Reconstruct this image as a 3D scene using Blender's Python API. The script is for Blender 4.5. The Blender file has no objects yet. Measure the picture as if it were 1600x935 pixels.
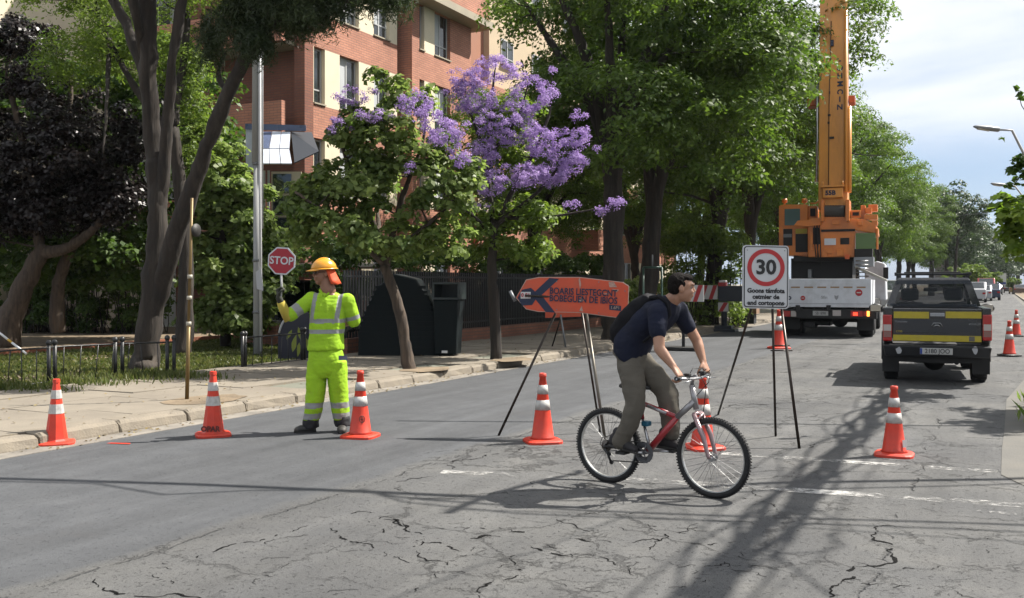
import bpy, math, random
import numpy as np
from mathutils import Vector, Matrix, noise as mnoise
PI = math.pi
sc = bpy.context.scene
col = sc.collection
random.seed(7)

# ---------------------------------------------------------------- camera
EYE = 1.62; FPX = 1500.0; HORIZ = 443.0; PSI = math.atan(760.0 / FPX)
CP, SP = math.cos(PSI), math.sin(PSI)
cd = bpy.data.cameras.new("camera"); cam = bpy.data.objects.new("camera", cd); col.objects.link(cam)
cam.location = (0, 0, EYE); cam.rotation_euler = (PI / 2, 0, PSI)
cd.sensor_width = 36; cd.lens = 36 * FPX / 1600; cd.shift_y = -(467.5 - HORIZ) / 1600
cd.clip_start = 0.05; cd.clip_end = 4000
sc.camera = cam
# ---------------------------------------------------------------- render / exposure
sc.view_settings.view_transform = 'Standard'; sc.view_settings.look = 'None'
sc.view_settings.gamma = 1.0; sc.view_settings.use_curve_mapping = False
sc.view_settings.exposure = 1.2
sc.render.engine = 'CYCLES'
sc.cycles.max_bounces = 5; sc.cycles.diffuse_bounces = 3; sc.cycles.glossy_bounces = 2
sc.cycles.transmission_bounces = 3; sc.cycles.transparent_max_bounces = 8
sc.cycles.use_denoising = True
sc.cycles.sample_clamp_indirect = 6
# ---------------------------------------------------------------- sun and sky
SUN_EL = math.radians(51); SUN_XY = Vector((0.70, 0.714)).normalized()
SUN_DIR = Vector((SUN_XY.x * math.cos(SUN_EL), SUN_XY.y * math.cos(SUN_EL), math.sin(SUN_EL)))
ld = bpy.data.lights.new("sun", 'SUN'); ld.energy = 5.0; ld.angle = math.radians(0.53); ld.color = (1.0, 0.945, 0.86)
sun = bpy.data.objects.new("sun", ld); col.objects.link(sun); sun.location = (30, 30, 60)
sun.rotation_euler = SUN_DIR.to_track_quat('Z', 'Y').to_euler()
w = bpy.data.worlds.new("World"); sc.world = w; w.use_nodes = True
nt = w.node_tree; nt.nodes.clear()
N = nt.nodes.new; L = nt.links.new
out = N('ShaderNodeOutputWorld'); bg = N('ShaderNodeBackground'); bg.inputs['Strength'].default_value = 0.05
sky = N('ShaderNodeTexSky'); sky.sky_type = 'NISHITA'; sky.sun_disc = False
sky.sun_elevation = SUN_EL; sky.sun_rotation = math.atan2(SUN_XY.x, SUN_XY.y)
sky.altitude = 500; sky.air_density = 1.0; sky.dust_density = 1.6; sky.ozone_density = 1.0
tc = N('ShaderNodeTexCoord'); sep = N('ShaderNodeSeparateXYZ'); L(tc.outputs['Generated'], sep.inputs[0])
# clouds: project the view direction on a high plane
zc = N('ShaderNodeMath'); zc.operation = 'MAXIMUM'; zc.inputs[1].default_value = 0.03; L(sep.outputs['Z'], zc.inputs[0])
zd = N('ShaderNodeMath'); zd.operation = 'ADD'; zd.inputs[1].default_value = 0.12; L(zc.outputs[0], zd.inputs[0])
dv = N('ShaderNodeVectorMath'); dv.operation = 'DIVIDE'; L(tc.outputs['Generated'], dv.inputs[0])
cz = N('ShaderNodeCombineXYZ'); L(zd.outputs[0], cz.inputs[0]); L(zd.outputs[0], cz.inputs[1]); L(zd.outputs[0], cz.inputs[2])
L(cz.outputs[0], dv.inputs[1])
nz = N('ShaderNodeTexNoise'); nz.inputs['Scale'].default_value = 0.9; nz.inputs['Detail'].default_value = 7; nz.inputs['Roughness'].default_value = 0.55
nz.inputs['Distortion'].default_value = 0.3
L(dv.outputs[0], nz.inputs['Vector'])
rp = N('ShaderNodeMapRange'); rp.inputs['From Min'].default_value = 0.12; rp.inputs['From Max'].default_value = 0.47; rp.clamp = True
L(nz.outputs[0], rp.inputs['Value'])
el = N('ShaderNodeMapRange'); el.inputs['From Min'].default_value = 0.10; el.inputs['From Max'].default_value = 0.18; el.clamp = True; el.interpolation_type = 'SMOOTHSTEP'
L(sep.outputs['Z'], el.inputs['Value'])
mm = N('ShaderNodeMath'); mm.operation = 'MULTIPLY'; L(rp.outputs[0], mm.inputs[0]); L(el.outputs[0], mm.inputs[1])
mm2 = N('ShaderNodeMath'); mm2.operation = 'MULTIPLY'; mm2.inputs[1].default_value = 0.93; L(mm.outputs[0], mm2.inputs[0])
mx = N('ShaderNodeMix'); mx.data_type = 'RGBA'; L(mm2.outputs[0], mx.inputs[0])
thin = N('ShaderNodeMix'); thin.data_type = 'RGBA'; thin.inputs[0].default_value = 0.5; thin.inputs[7].default_value = (3.2, 4.9, 8.0, 1)
L(sky.outputs[0], thin.inputs[6]); L(thin.outputs[2], mx.inputs[6]); mx.inputs[7].default_value = (9.3, 9.5, 9.9, 1)
L(mx.outputs[2], bg.inputs['Color']); L(bg.outputs[0], out.inputs[0])

# ---------------------------------------------------------------- measured positions
def c2w(xc, zc, z=0.0):            # camera-aligned ground frame -> world
    return Vector((xc * CP - zc * SP, xc * SP + zc * CP, z))
def G(px, py):                      # ground point seen at a photo position
    zc = FPX * EYE / (py - HORIZ); return c2w((px - 800) / FPX * zc, zc)
def D(px, py, zc):                  # point at a distance
    return c2w((px - 800) / FPX * zc, zc, EYE - (py - HORIZ) / FPX * zc)
def CF(px, py, zc):                 # same in the camera-aligned frame
    return Vector(((px - 800) / FPX * zc, zc, EYE - (py - HORIZ) / FPX * zc))

# ---------------------------------------------------------------- materials
MATS = {}
def mat(name, c, rough=0.6, metal=0.0, var=0.0, scale=8.0, bump=0.0, bscale=None, spec=0.5, emit=None, estr=0, coat=0.0,
        alpha=None, dirt=None, dirt_amt=0.0, stretch=None, transl=0.0):
    if name in MATS: return MATS[name]
    m = bpy.data.materials.new(name); m.use_nodes = True; t = m.node_tree; b = t.nodes['Principled BSDF']
    b.inputs['Roughness'].default_value = rough; b.inputs['Metallic'].default_value = metal
    b.inputs['Specular IOR Level'].default_value = spec
    if coat: b.inputs['Coat Weight'].default_value = coat; b.inputs['Coat Roughness'].default_value = 0.08
    c = tuple(q * 0.68 for q in c[:3]) + (1,)
    if dirt: dirt = tuple(q * 0.7 for q in dirt)
    b.inputs['Base Color'].default_value = c
    n = t.nodes.new; l = t.links.new
    src = None
    if var or bump or dirt:
        tcn = n('ShaderNodeTexCoord'); mp = n('ShaderNodeMapping'); l(tcn.outputs['Object'], mp.inputs[0])
        if stretch: mp.inputs['Scale'].default_value = stretch
    if var:
        x = n('ShaderNodeTexNoise'); x.inputs['Scale'].default_value = scale; x.inputs['Detail'].default_value = 6; l(mp.outputs[0], x.inputs[0])
        r = n('ShaderNodeMapRange'); r.inputs[1].default_value = 0.3; r.inputs[2].default_value = 0.7; r.inputs[3].default_value = 1 - var; r.inputs[4].default_value = 1 + var
        l(x.outputs[0], r.inputs[0])
        h = n('ShaderNodeHueSaturation'); h.inputs['Color'].default_value = c; l(r.outputs[0], h.inputs['Value'])
        l(h.outputs[0], b.inputs['Base Color']); src = h.outputs[0]
        r2 = n('ShaderNodeMapRange'); r2.inputs[1].default_value = 0.3; r2.inputs[2].default_value = 0.7
        r2.inputs[3].default_value = max(0.02, rough - 0.1); r2.inputs[4].default_value = min(1, rough + 0.1); l(x.outputs[0], r2.inputs[0]); l(r2.outputs[0], b.inputs['Roughness'])
    if dirt:
        x = n('ShaderNodeTexNoise'); x.inputs['Scale'].default_value = scale * 0.45; x.inputs['Detail'].default_value = 9; x.inputs['Roughness'].default_value = 0.7
        l(mp.outputs[0], x.inputs[0])
        r = n('ShaderNodeMapRange'); r.inputs[1].default_value = 0.48; r.inputs[2].default_value = 0.72; r.inputs[3].default_value = 0; r.inputs[4].default_value = dirt_amt
        l(x.outputs[0], r.inputs[0])
        q = n('ShaderNodeMix'); q.data_type = 'RGBA'; l(r.outputs[0], q.inputs[0])
        if src: l(src, q.inputs[6])
        else: q.inputs[6].default_value = c
        q.inputs[7].default_value = tuple(dirt) + (1,); l(q.outputs[2], b.inputs['Base Color'])
    if bump:
        x = n('ShaderNodeTexNoise'); x.inputs['Scale'].default_value = bscale or scale * 3; x.inputs['Detail'].default_value = 5; l(mp.outputs[0], x.inputs[0])
        bp = n('ShaderNodeBump'); bp.inputs['Strength'].default_value = bump; bp.inputs['Distance'].default_value = 0.02; l(x.outputs[0], bp.inputs['Height']); l(bp.outputs[0], b.inputs['Normal'])
    if emit: b.inputs['Emission Color'].default_value = tuple(emit) + (1,); b.inputs['Emission Strength'].default_value = estr
    MATS[name] = m; return m

def leafmat(name, c1, c2, transl=0.35, rough=0.5, tcol=None, spec=0.3):
    m = bpy.data.materials.new(name); m.use_nodes = True; t = m.node_tree; b = t.nodes['Principled BSDF']; n = t.nodes.new; l = t.links.new
    at = n('ShaderNodeAttribute'); at.attribute_name = 'tone'
    q = n('ShaderNodeMix'); q.data_type = 'RGBA'; q.inputs[6].default_value = tuple(c1) + (1,); q.inputs[7].default_value = tuple(c2) + (1,)
    l(at.outputs['Fac'], q.inputs[0]); l(q.outputs[2], b.inputs['Base Color']); b.inputs['Roughness'].default_value = rough
    b.inputs['Specular IOR Level'].default_value = spec
    tr = n('ShaderNodeBsdfTranslucent'); hs = n('ShaderNodeHueSaturation'); hs.inputs['Value'].default_value = 1.35; hs.inputs['Saturation'].default_value = 1.1
    if tcol: hs.inputs['Color'].default_value = tuple(tcol) + (1,)
    else: l(q.outputs[2], hs.inputs['Color'])
    l(hs.outputs[0], tr.inputs[0]); ms = n('ShaderNodeMixShader'); ms.inputs[0].default_value = transl
    l(b.outputs[0], ms.inputs[1]); l(tr.outputs[0], ms.inputs[2]); l(ms.outputs[0], t.nodes['Material Output'].inputs[0])
    return m

# ---------------------------------------------------------------- object helpers
def tag(o, label=None, cat=None, group=None, kind=None):
    if label: o['label'] = label
    if cat: o['category'] = cat
    if group: o['group'] = group
    if kind: o['kind'] = kind
    return o
def empty(name, loc=(0, 0, 0), rz=0.0, label=None, cat=None, group=None, kind=None):
    o = bpy.data.objects.new(name, None); col.objects.link(o); o.location = loc; o.rotation_euler = (0, 0, rz)
    o.empty_display_size = 0.1
    return tag(o, label, cat, group, kind)
def copy_tree(o, parent=None):
    c = o.copy(); col.objects.link(c)
    if parent is not None: c.parent = parent
    for ch in list(o.children): copy_tree(ch, c)
    return c
def again(o, loc, rz=0.0, label=None, scale=None):
    c = copy_tree(o); c.location = loc; c.rotation_euler = (0, 0, rz)
    if scale: c.scale = (scale, scale, scale) if isinstance(scale, (int, float)) else scale
    if label: c['label'] = label
    return c

class MB:
    def __init__(s): s.v = []; s.f = []; s.m = []; s.sm = []
    def add(s, vs, fs, m=0, M=None, smooth=False):
        o = len(s.v)
        for p in vs:
            p = Vector(p)
            if M is not None: p = M @ p
            s.v.append(tuple(p))
        for f in fs: s.f.append(tuple(i + o for i in f)); s.m.append(m); s.sm.append(smooth)
        return s
    def box(s, x0, x1, y0, y1, z0, z1, m=0, M=None):
        return s.add([(x0, y0, z0), (x1, y0, z0), (x1, y1, z0), (x0, y1, z0), (x0, y0, z1), (x1, y0, z1), (x1, y1, z1), (x0, y1, z1)],
                     [(0, 3, 2, 1), (4, 5, 6, 7), (0, 1, 5, 4), (1, 2, 6, 5), (2, 3, 7, 6), (3, 0, 4, 7)], m, M)
    def hexa(s, p, m=0, M=None):     # 8 corners, bottom ring then top ring
        return s.add(p, [(0, 3, 2, 1), (4, 5, 6, 7), (0, 1, 5, 4), (1, 2, 6, 5), (2, 3, 7, 6), (3, 0, 4, 7)], m, M)
    def tube(s, pts, rad, n=8, m=0, caps=True, M=None, smooth=True, closed=False):
        pts = [Vector(p) for p in pts]
        if isinstance(rad, (int, float)): rad = [rad] * len(pts)
        vs = []; fs = []; K = len(pts); up = None
        for i, p in enumerate(pts):
            if closed: t = pts[(i + 1) % K] - pts[i - 1]
            else: t = pts[min(i + 1, K - 1)] - pts[max(i - 1, 0)]
            if t.length < 1e-9: t = Vector((0, 0, 1))
            t.normalize()
            if up is None:
                up = Vector((0, 0, 1)) if abs(t.z) < 0.9 else Vector((1, 0, 0))
            a = (up - t * up.dot(t))
            if a.length < 1e-6: a = t.orthogonal()
            a.normalize(); b = t.cross(a); up = a
            for k in range(n):
                w_ = 2 * PI * k / n; vs.append(p + (a * math.cos(w_) + b * math.sin(w_)) * rad[i])
        for i in range(K if closed else K - 1):
            j = (i + 1) % K
            for k in range(n):
                k2 = (k + 1) % n; fs.append((i * n + k, i * n + k2, j * n + k2, j * n + k))
        s.add(vs, fs, m, M, smooth)
        if caps and not closed:
            o = len(s.v) - len(vs); s.f.append(tuple(o + k for k in range(n))[::-1]); s.m.append(m); s.sm.append(False)
            s.f.append(tuple(o + (K - 1) * n + k for k in range(n))); s.m.append(m); s.sm.append(False)
        return s
    def lathe(s, prof, n=24, m=0, M=None, smooth=True, sx=1, sy=1):
        vs = []; fs = []
        for r, z in prof:
            for k in range(n):
                a = 2 * PI * k / n; vs.append((r * math.cos(a) * sx, r * math.sin(a) * sy, z))
        for i in range(len(prof) - 1):
            for k in range(n):
                k2 = (k + 1) % n; fs.append((i * n + k, i * n + k2, (i + 1) * n + k2, (i + 1) * n + k))
        s.add(vs, fs, m, M, smooth)
        o = len(s.v) - len(vs)
        if prof[0][0] > 1e-4: s.f.append(tuple(o + k for k in range(n))[::-1]); s.m.append(m); s.sm.append(False)
        if prof[-1][0] > 1e-4: s.f.append(tuple(o + (len(prof) - 1) * n + k for k in range(n))); s.m.append(m); s.sm.append(False)
        return s
    def prism(s, poly, d0, d1, m=0, M=None, side=None):   # poly in (x,z), from y=d0 to y=d1 (counter-clockwise seen from -y)
        n = len(poly); vs = [(x, d0, z) for x, z in poly] + [(x, d1, z) for x, z in poly]
        s.add(vs, [tuple(range(n)), tuple(range(2 * n - 1, n - 1, -1))], m, M)
        o = len(s.v) - 2 * n
        for k in range(n):
            k2 = (k + 1) % n; s.f.append((o + k2, o + k, o + n + k, o + n + k2)); s.m.append(m if side is None else side); s.sm.append(False)
        return s
    def ell(s, c, r, m=0, n=16, k=10, M=None, R=None):
        c = Vector(c); vs = []; fs = []
        if isinstance(r, (int, float)): r = (r, r, r)
        for i in range(k + 1):
            th = PI * i / k
            for j in range(n):
                ph = 2 * PI * j / n
                p = Vector((r[0] * math.sin(th) * math.cos(ph), r[1] * math.sin(th) * math.sin(ph), r[2] * math.cos(th)))
                if R is not None: p = R @ p
                vs.append(c + p)
        for i in range(k):
            for j in range(n):
                j2 = (j + 1) % n
                if i == 0: fs.append((j, (i + 1) * n + j, (i + 1) * n + j2))
                elif i == k - 1: fs.append((i * n + j, (i + 1) * n + j, i * n + j2))
                else: fs.append((i * n + j, (i + 1) * n + j, (i + 1) * n + j2, i * n + j2))
        return s.add(vs, fs, m, M, True)
    def mesh(s, name, mats):
        me = bpy.data.meshes.new(name); me.from_pydata(s.v, [], s.f)
        for mt in (mats if isinstance(mats, (list, tuple)) else [mats]): me.materials.append(mt)
        me.polygons.foreach_set('material_index', s.m); me.polygons.foreach_set('use_smooth', s.sm)
        me.update(); return me
    def build(s, name, mats, parent=None, bevel=0.0, seg=2, loc=None, rot=None, **kw):
        o = bpy.data.objects.new(name, s.mesh(name, mats)); col.objects.link(o)
        if parent is not None: o.parent = parent
        if loc is not None: o.location = loc
        if rot is not None: o.rotation_euler = rot
        if bevel:
            b = o.modifiers.new('bevel', 'BEVEL'); b.width = bevel; b.segments = seg; b.limit_method = 'ANGLE'; b.angle_limit = math.radians(40)
            b.harden_normals = False
        return tag(o, **kw)

def text(name, body, size, M, mt, parent, ext=0.002, space=1.0, sx=1.0, align='CENTER', bold=0.0, kw=None):
    c = bpy.data.curves.new(name, 'FONT'); c.body = body; c.size = size; c.extrude = ext; c.align_x = align; c.align_y = 'CENTER'
    c.space_character = space; c.offset = bold; c.resolution_u = 3
    o = bpy.data.objects.new('tmp', c); col.objects.link(o); bpy.context.view_layer.update()
    me = bpy.data.meshes.new_from_object(o.evaluated_get(bpy.context.evaluated_depsgraph_get()))
    bpy.data.objects.remove(o); bpy.data.curves.remove(c)
    me.transform(Matrix.Diagonal((sx, 1, 1, 1))); me.transform(M); me.materials.clear(); me.materials.append(mt)
    ob = bpy.data.objects.new(name, me); col.objects.link(ob); ob.parent = parent
    return ob
def TM(x, y, z, rx=90, ry=0, rz=0):   # text standing up, facing -y
    return Matrix.Translation((x, y, z)) @ Matrix.Rotation(math.radians(rz), 4, 'Z') @ Matrix.Rotation(math.radians(ry), 4, 'Y') @ Matrix.Rotation(math.radians(rx), 4, 'X')
# ================================================================ ground, road, pavement
def asphalt_mat():
    m = bpy.data.materials.new('asphalt'); m.use_nodes = True; t = m.node_tree; b = t.nodes['Principled BSDF']; n = t.nodes.new; l = t.links.new
    tcn = n('ShaderNodeTexCoord'); P = tcn.outputs['Object']
    def noise(scale, det=4, rough=0.5, vec=P, dist=0.0):
        x = n('ShaderNodeTexNoise'); x.inputs['Scale'].default_value = scale; x.inputs['Detail'].default_value = det; x.inputs['Roughness'].default_value = rough
        x.inputs['Distortion'].default_value = dist; l(vec, x.inputs[0]); return x.outputs[0]
    def rng(v, a, b_, c=0.0, d=1.0, smooth=False):
        r = n('ShaderNodeMapRange'); r.inputs[1].default_value = a; r.inputs[2].default_value = b_; r.inputs[3].default_value = c; r.inputs[4].default_value = d
        if smooth: r.interpolation_type = 'SMOOTHSTEP'
        l(v, r.inputs[0]); return r.outputs[0]
    def ma(op, a, b_):
        x = n('ShaderNodeMath'); x.operation = op
        for i, q in enumerate((a, b_)):
            if isinstance(q, (int, float)): x.inputs[i].default_value = q
            else: l(q, x.inputs[i])
        return x.outputs[0]
    def mix(f, a, b_):
        x = n('ShaderNodeMix'); x.data_type = 'RGBA'
        if isinstance(f, float): x.inputs[0].default_value = f
        else: l(f, x.inputs[0])
        for i, q in ((6, a), (7, b_)):
            if isinstance(q, tuple): x.inputs[i].default_value = q + (1,)
            else: l(q, x.inputs[i])
        return x.outputs[2]
    sp = n('ShaderNodeSeparateXYZ'); l(P, sp.inputs[0]); X, Y = sp.outputs[0], sp.outputs[1]
    wob = ma('MULTIPLY', ma('SUBTRACT', noise(1.3, 5, 0.65), 0.5), 0.34)
    xs = ma('ADD', X, wob)
    new = rng(xs, -4.72, -4.60, 1.0, 0.0)                     # 1 on the newer strip at the far kerb
    fine = noise(420, 2, 0.6); fine2 = noise(120, 3, 0.6); big = noise(0.55, 5, 0.6); med = noise(3.2, 5, 0.6)
    oldc = mix(rng(big, 0.32, 0.68), (0.072, 0.073, 0.075), (0.114, 0.113, 0.109))
    oldc = mix(rng(med, 0.35, 0.75, 0, 0.45), oldc, (0.058, 0.060, 0.063))
    newc = mix(rng(med, 0.3, 0.7), (0.058, 0.061, 0.066), (0.074, 0.077, 0.082))
    colr = mix(new, oldc, newc)
    stv = n('ShaderNodeMapping'); stv.inputs['Scale'].default_value = (2.6, 0.16, 1); l(P, stv.inputs[0]); stk = noise(1.0, 5, 0.65, vec=stv.outputs[0])
    h2 = n('ShaderNodeHueSaturation'); l(colr, h2.inputs['Color']); l(ma('MULTIPLY', rng(stk, 0.3, 0.7, 0.80, 1.20), rng(noise(0.35, 4, 0.6), 0.3, 0.7, 0.88, 1.12)), h2.inputs['Value']); colr = h2.outputs[0]
    # aggregate
    gr = ma('MULTIPLY', rng(fine, 0.3, 0.7, 0.70, 1.30), rng(fine2, 0.3, 0.7, 0.74, 1.26))
    hs = n('ShaderNodeHueSaturation'); l(colr, hs.inputs['Color']); l(gr, hs.inputs['Value']); colr = hs.outputs[0]
    # small ravelled pits, old part mostly
    pitn = noise(34, 5, 0.75, dist=0.8)
    pit = ma('MULTIPLY', rng(pitn, 0.595, 0.64), rng(new, 0, 1, 1.0, 0.35))
    # cracks: two voronoi scales, distorted
    dn = n('ShaderNodeTexNoise'); dn.inputs['Scale'].default_value = 2.6; dn.inputs['Detail'].default_value = 8; dn.inputs['Roughness'].default_value = 0.72; l(P, dn.inputs[0])
    dsub = n('ShaderNodeVectorMath'); dsub.operation = 'SUBTRACT'; dsub.inputs[1].default_value = (0.5, 0.5, 0.5); l(dn.outputs['Color'], dsub.inputs[0])
    dsc = n('ShaderNodeVectorMath'); dsc.operation = 'SCALE'; dsc.inputs['Scale'].default_value = 0.5; l(dsub.outputs[0], dsc.inputs[0])
    da = n('ShaderNodeVectorMath'); da.operation = 'ADD'; l(P, da.inputs[0]); l(dsc.outputs[0], da.inputs[1])
    def vor(scale, wd, soft):
        v = n('ShaderNodeTexVoronoi'); v.feature = 'DISTANCE_TO_EDGE'; v.inputs['Scale'].default_value = scale; l(da.outputs[0], v.inputs['Vector'])
        return rng(v.outputs['Distance'], wd, wd + soft, 1.0, 0.0)
    old = rng(new, 0, 1, 1.0, 0.0)
    m1 = rng(noise(0.42, 3, 0.5), 0.44, 0.56); m2 = rng(noise(0.7, 3, 0.5), 0.54, 0.57); brk = rng(noise(5.5, 4, 0.6), 0.38, 0.5)
    c1 = ma('MULTIPLY', ma('MULTIPLY', vor(0.8, 0.005, 0.006), m1), brk)
    c2 = ma('MULTIPLY', ma('MULTIPLY', vor(2.3, 0.010, 0.012), m2), brk)
    crack = ma('MULTIPLY', ma('MAXIMUM', c1, c2), old)
    # the long joint between the strips and one running along the near lane
    j1 = ma('MULTIPLY', rng(ma('ABSOLUTE', ma('ADD', xs, 4.55), 0), 0.006, 0.022, 1, 0), rng(noise(4.0, 4, 0.6), 0.45, 0.55))
    j2 = ma('MULTIPLY', rng(ma('ABSOLUTE', ma('ADD', xs, 0.62), 0), 0.006, 0.020, 1, 0), rng(noise(2.2, 4, 0.6), 0.52, 0.58))
    crack = ma('MAXIMUM', crack, ma('MAXIMUM', j1, j2))
    flk = rng(noise(62, 3, 0.7, dist=1.2), 0.60, 0.66)
    colr = mix(ma('MULTIPLY', flk, rng(new, 0, 1, 0.8, 0.4)), colr, (0.022, 0.022, 0.023))
    pale_flk = rng(noise(75, 3, 0.7), 0.66, 0.72)  # random pale specks in the aggregate
    colr = mix(ma('MULTIPLY', pale_flk, rng(new, 0, 1, 0.5, 0.25)), colr, (0.24, 0.235, 0.22))
    colr = mix(ma('MULTIPLY', crack, 0.30), colr, (0.010, 0.010, 0.010))
    colr = mix(ma('MULTIPLY', pit, 0.75), colr, (0.026, 0.026, 0.027))
    # pale dust patches and darker tar seams / oil
    dust = rng(noise(1.1, 6, 0.7), 0.55, 0.8, 0, 0.5)
    colr = mix(ma('MULTIPLY', dust, old), colr, (0.130, 0.127, 0.119))
    oil = ma('MULTIPLY', rng(noise(0.8, 4, 0.6), 0.62, 0.72, 0, 0.5), 1.0)
    colr = mix(oil, colr, (0.052, 0.052, 0.054))
    l(colr, b.inputs['Base Color']); b.inputs['Roughness'].default_value = 0.86; b.inputs['Specular IOR Level'].default_value = 0.3
    hgt = ma('SUBTRACT', ma('ADD', ma('MULTIPLY', fine, 0.25), ma('MULTIPLY', fine2, 0.35)), ma('ADD', ma('MULTIPLY', crack, 2.2), ma('MULTIPLY', pit, 0.9)))
    bp = n('ShaderNodeBump'); bp.inputs['Strength'].default_value = 0.8; bp.inputs['Distance'].default_value = 0.014; l(hgt, bp.inputs['Height']); l(bp.outputs[0], b.inputs['Normal'])
    return m
M_asph = asphalt_mat()
M_conc = mat('pavement_concrete', (0.265, 0.230, 0.180), 0.85, var=0.16, scale=2.2, bump=0.25, bscale=60, dirt=(0.17, 0.145, 0.115), dirt_amt=0.75)
M_kerb = mat('kerb_stone', (0.27, 0.232, 0.178), 0.85, var=0.2, scale=5, bump=0.4, bscale=40, dirt=(0.16, 0.14, 0.12), dirt_amt=0.6)
M_soil = mat('soil', (0.22, 0.165, 0.105), 0.95, var=0.35, scale=2.5, bump=0.7, bscale=25)
M_far = mat('far_ground', (0.20, 0.18, 0.13), 0.95, var=0.2, scale=0.1)
M_dark = mat('dark_joint', (0.05, 0.045, 0.04), 0.95)

def sheet(name, poly, z, mt, sub=None):
    mb = MB(); mb.add([(x, y, z) for x, y in poly], [tuple(range(len(poly)))]); return mb.build(name, mt, kind='structure')
sheet('ground', [(-900, -60), (900, -60), (900, 1500), (-900, 1500)], -0.03, M_far)
KX = -8.62                                        # far kerb line
sheet('road', [(KX, -14), (14, -14), (14, 4.0), (9, 600), (KX, 600)], 0.0, M_asph)
# far pavement
PW = -12.3
pav = MB(); pav.box(PW - 0.05, KX - 0.16, -6, 60, -0.02, 0.100, 0); pav.box(PW - 0.05, KX - 0.16, 60, 500, -0.02, 0.12, 0)
pavement = pav.build('pavement', mat('pavement_bed', (0.20, 0.205, 0.16), 0.95, var=0.2, scale=3), kind='structure')
slabs = []
for k in range(4):
    mb = MB(); x0, y0 = -0.445, -0.745
    mb.box(x0, -x0, y0, -y0, 0, 0.045); slabs.append(mb.mesh('paving_slab', M_conc))
cols = [PW + 0.02 + 0.45 + 0.9 * i for i in range(4)]
for i, cx in enumerate(cols):
    for j in range(32):
        cy = 2.2 + 1.5 * j + 0.35 * (i % 2)
        if cy > 50: continue
        if i == 3 and any(abs(cy - ty) < 0.72 for ty in (11.25, 15.15, 17.75)): continue      # planting pits
        o = bpy.data.objects.new('paving_slab', slabs[(i * 7 + j) % 4]); col.objects.link(o); o.parent = pavement
        o.location = (cx, cy, 0.088 + random.uniform(-0.006, 0.006)); o.rotation_euler = (random.uniform(-.006, .006), random.uniform(-.006, .006), random.uniform(-.004, .004) + (PI if random.random() < .5 else 0))
# kerb of separate stones
kerb = empty('kerb', (0, 0, 0), kind='structure')
kst = []
for k in range(5):
    rr = random.Random(k); L_ = 0.475
    prof = [(-0.16, -0.05), (-0.16, 0.135), (0.10, 0.135 - rr.uniform(0, .01)), (0.145, 0.10), (0.16, 0.02), (0.165, -0.05)]
    vs = []; ys = [-L_, -L_ + 0.02, -0.15, 0.15, L_ - 0.02, L_]
    for q, y in enumerate(ys):
        e = 0.012 if q in (0, 5) else 0.0
        for (x, z) in prof: vs.append((x + rr.uniform(-.006, .006) - (e if x > 0 else 0), y, z + rr.uniform(-.004, .004) - (e if z > 0 else 0)))
    n_ = len(prof); fs = []
    for q in range(len(ys) - 1):
        for p_ in range(n_ - 1): fs.append((q * n_ + p_, q * n_ + p_ + 1, (q + 1) * n_ + p_ + 1, (q + 1) * n_ + p_))
    fs.append(tuple(range(n_))[::-1]); fs.append(tuple((len(ys) - 1) * n_ + p_ for p_ in range(n_)))
    mb = MB(); mb.add(vs, fs); kst.append(mb.mesh('kerb_stone', M_kerb))
for j in range(66):
    y = 1.0 + 0.975 * j
    o = bpy.data.objects.new('kerb_stone', kst[j * 3 % 5]); col.objects.link(o); o.parent = kerb
    o.location = (KX + random.uniform(-.014, .014), y, random.uniform(-.012, .006)); o.rotation_euler = (random.uniform(-.01, .01), random.uniform(-.03, .02), random.uniform(-.012, .012))
mb = MB(); mb.box(KX - 0.16, KX + 0.15, 65.5, 500, -0.05, 0.13); mb.build('kerb_run', M_kerb, kerb)
mb = MB(); mb.box(KX + 0.13, KX + 0.44, -6, 66, 0.0, 0.006); gut = mb.build('gutter', mat('gutter_concrete', (0.27, 0.245, 0.21), 0.9, var=0.3, scale=3, bump=0.4, bscale=50, dirt=(0.1, 0.09, 0.08), dirt_amt=0.6), kind='structure')
# near side: pale gutter apron, kerb and planted verge
pts = [(0.34, 8.3), (0.02, 9.1), (0.03, 10.5), (0.06, 12), (0.10, 15), (0.45, 19), (0.9, 24), (1.3, 34), (1.6, 60), (1.9, 500)]
mb = MB(); vs = []; fs = []
for (x, y) in pts: vs += [(x, y, 0.005), (x + 0.42 + (0.25 if y < 8 else 0), y, 0.012)]
for i in range(len(pts) - 1): fs.append((2 * i, 2 * i + 1, 2 * i + 3, 2 * i + 2))
mb.add(vs, fs); mb.build('apron', mat('apron_concrete', (0.145, 0.14, 0.127), 0.9, var=0.2, scale=2.5, bump=0.3, bscale=50, dirt=(0.2, 0.18, 0.15), dirt_amt=0.5), kind='structure')
mb = MB(); vs = []; fs = []
for (x, y) in pts:
    k = x + 0.42
    vs += [(k, y, 0.0), (k + 0.01, y, 0.13), (k + 0.16, y, 0.14), (k + 0.16, y, 0.0)]
for i in range(len(pts) - 1):
    for q in range(3): fs.append((4 * i + q, 4 * i + q + 1, 4 * i + q + 5, 4 * i + q + 4))
fs += [(3, 2, 1, 0)]
mb.add(vs, fs); mb.build('kerb_near', M_kerb, kind='structure')
mb = MB(); vs = []; fs = []
for (x, y) in pts: vs += [(x + 0.57, y, 0.12), (x + 9, y, 0.14)]
for i in range(len(pts) - 1): fs.append((2 * i, 2 * i + 1, 2 * i + 3, 2 * i + 2))
mb.add(vs, fs); mb.build('verge', M_soil, kind='structure')
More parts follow.
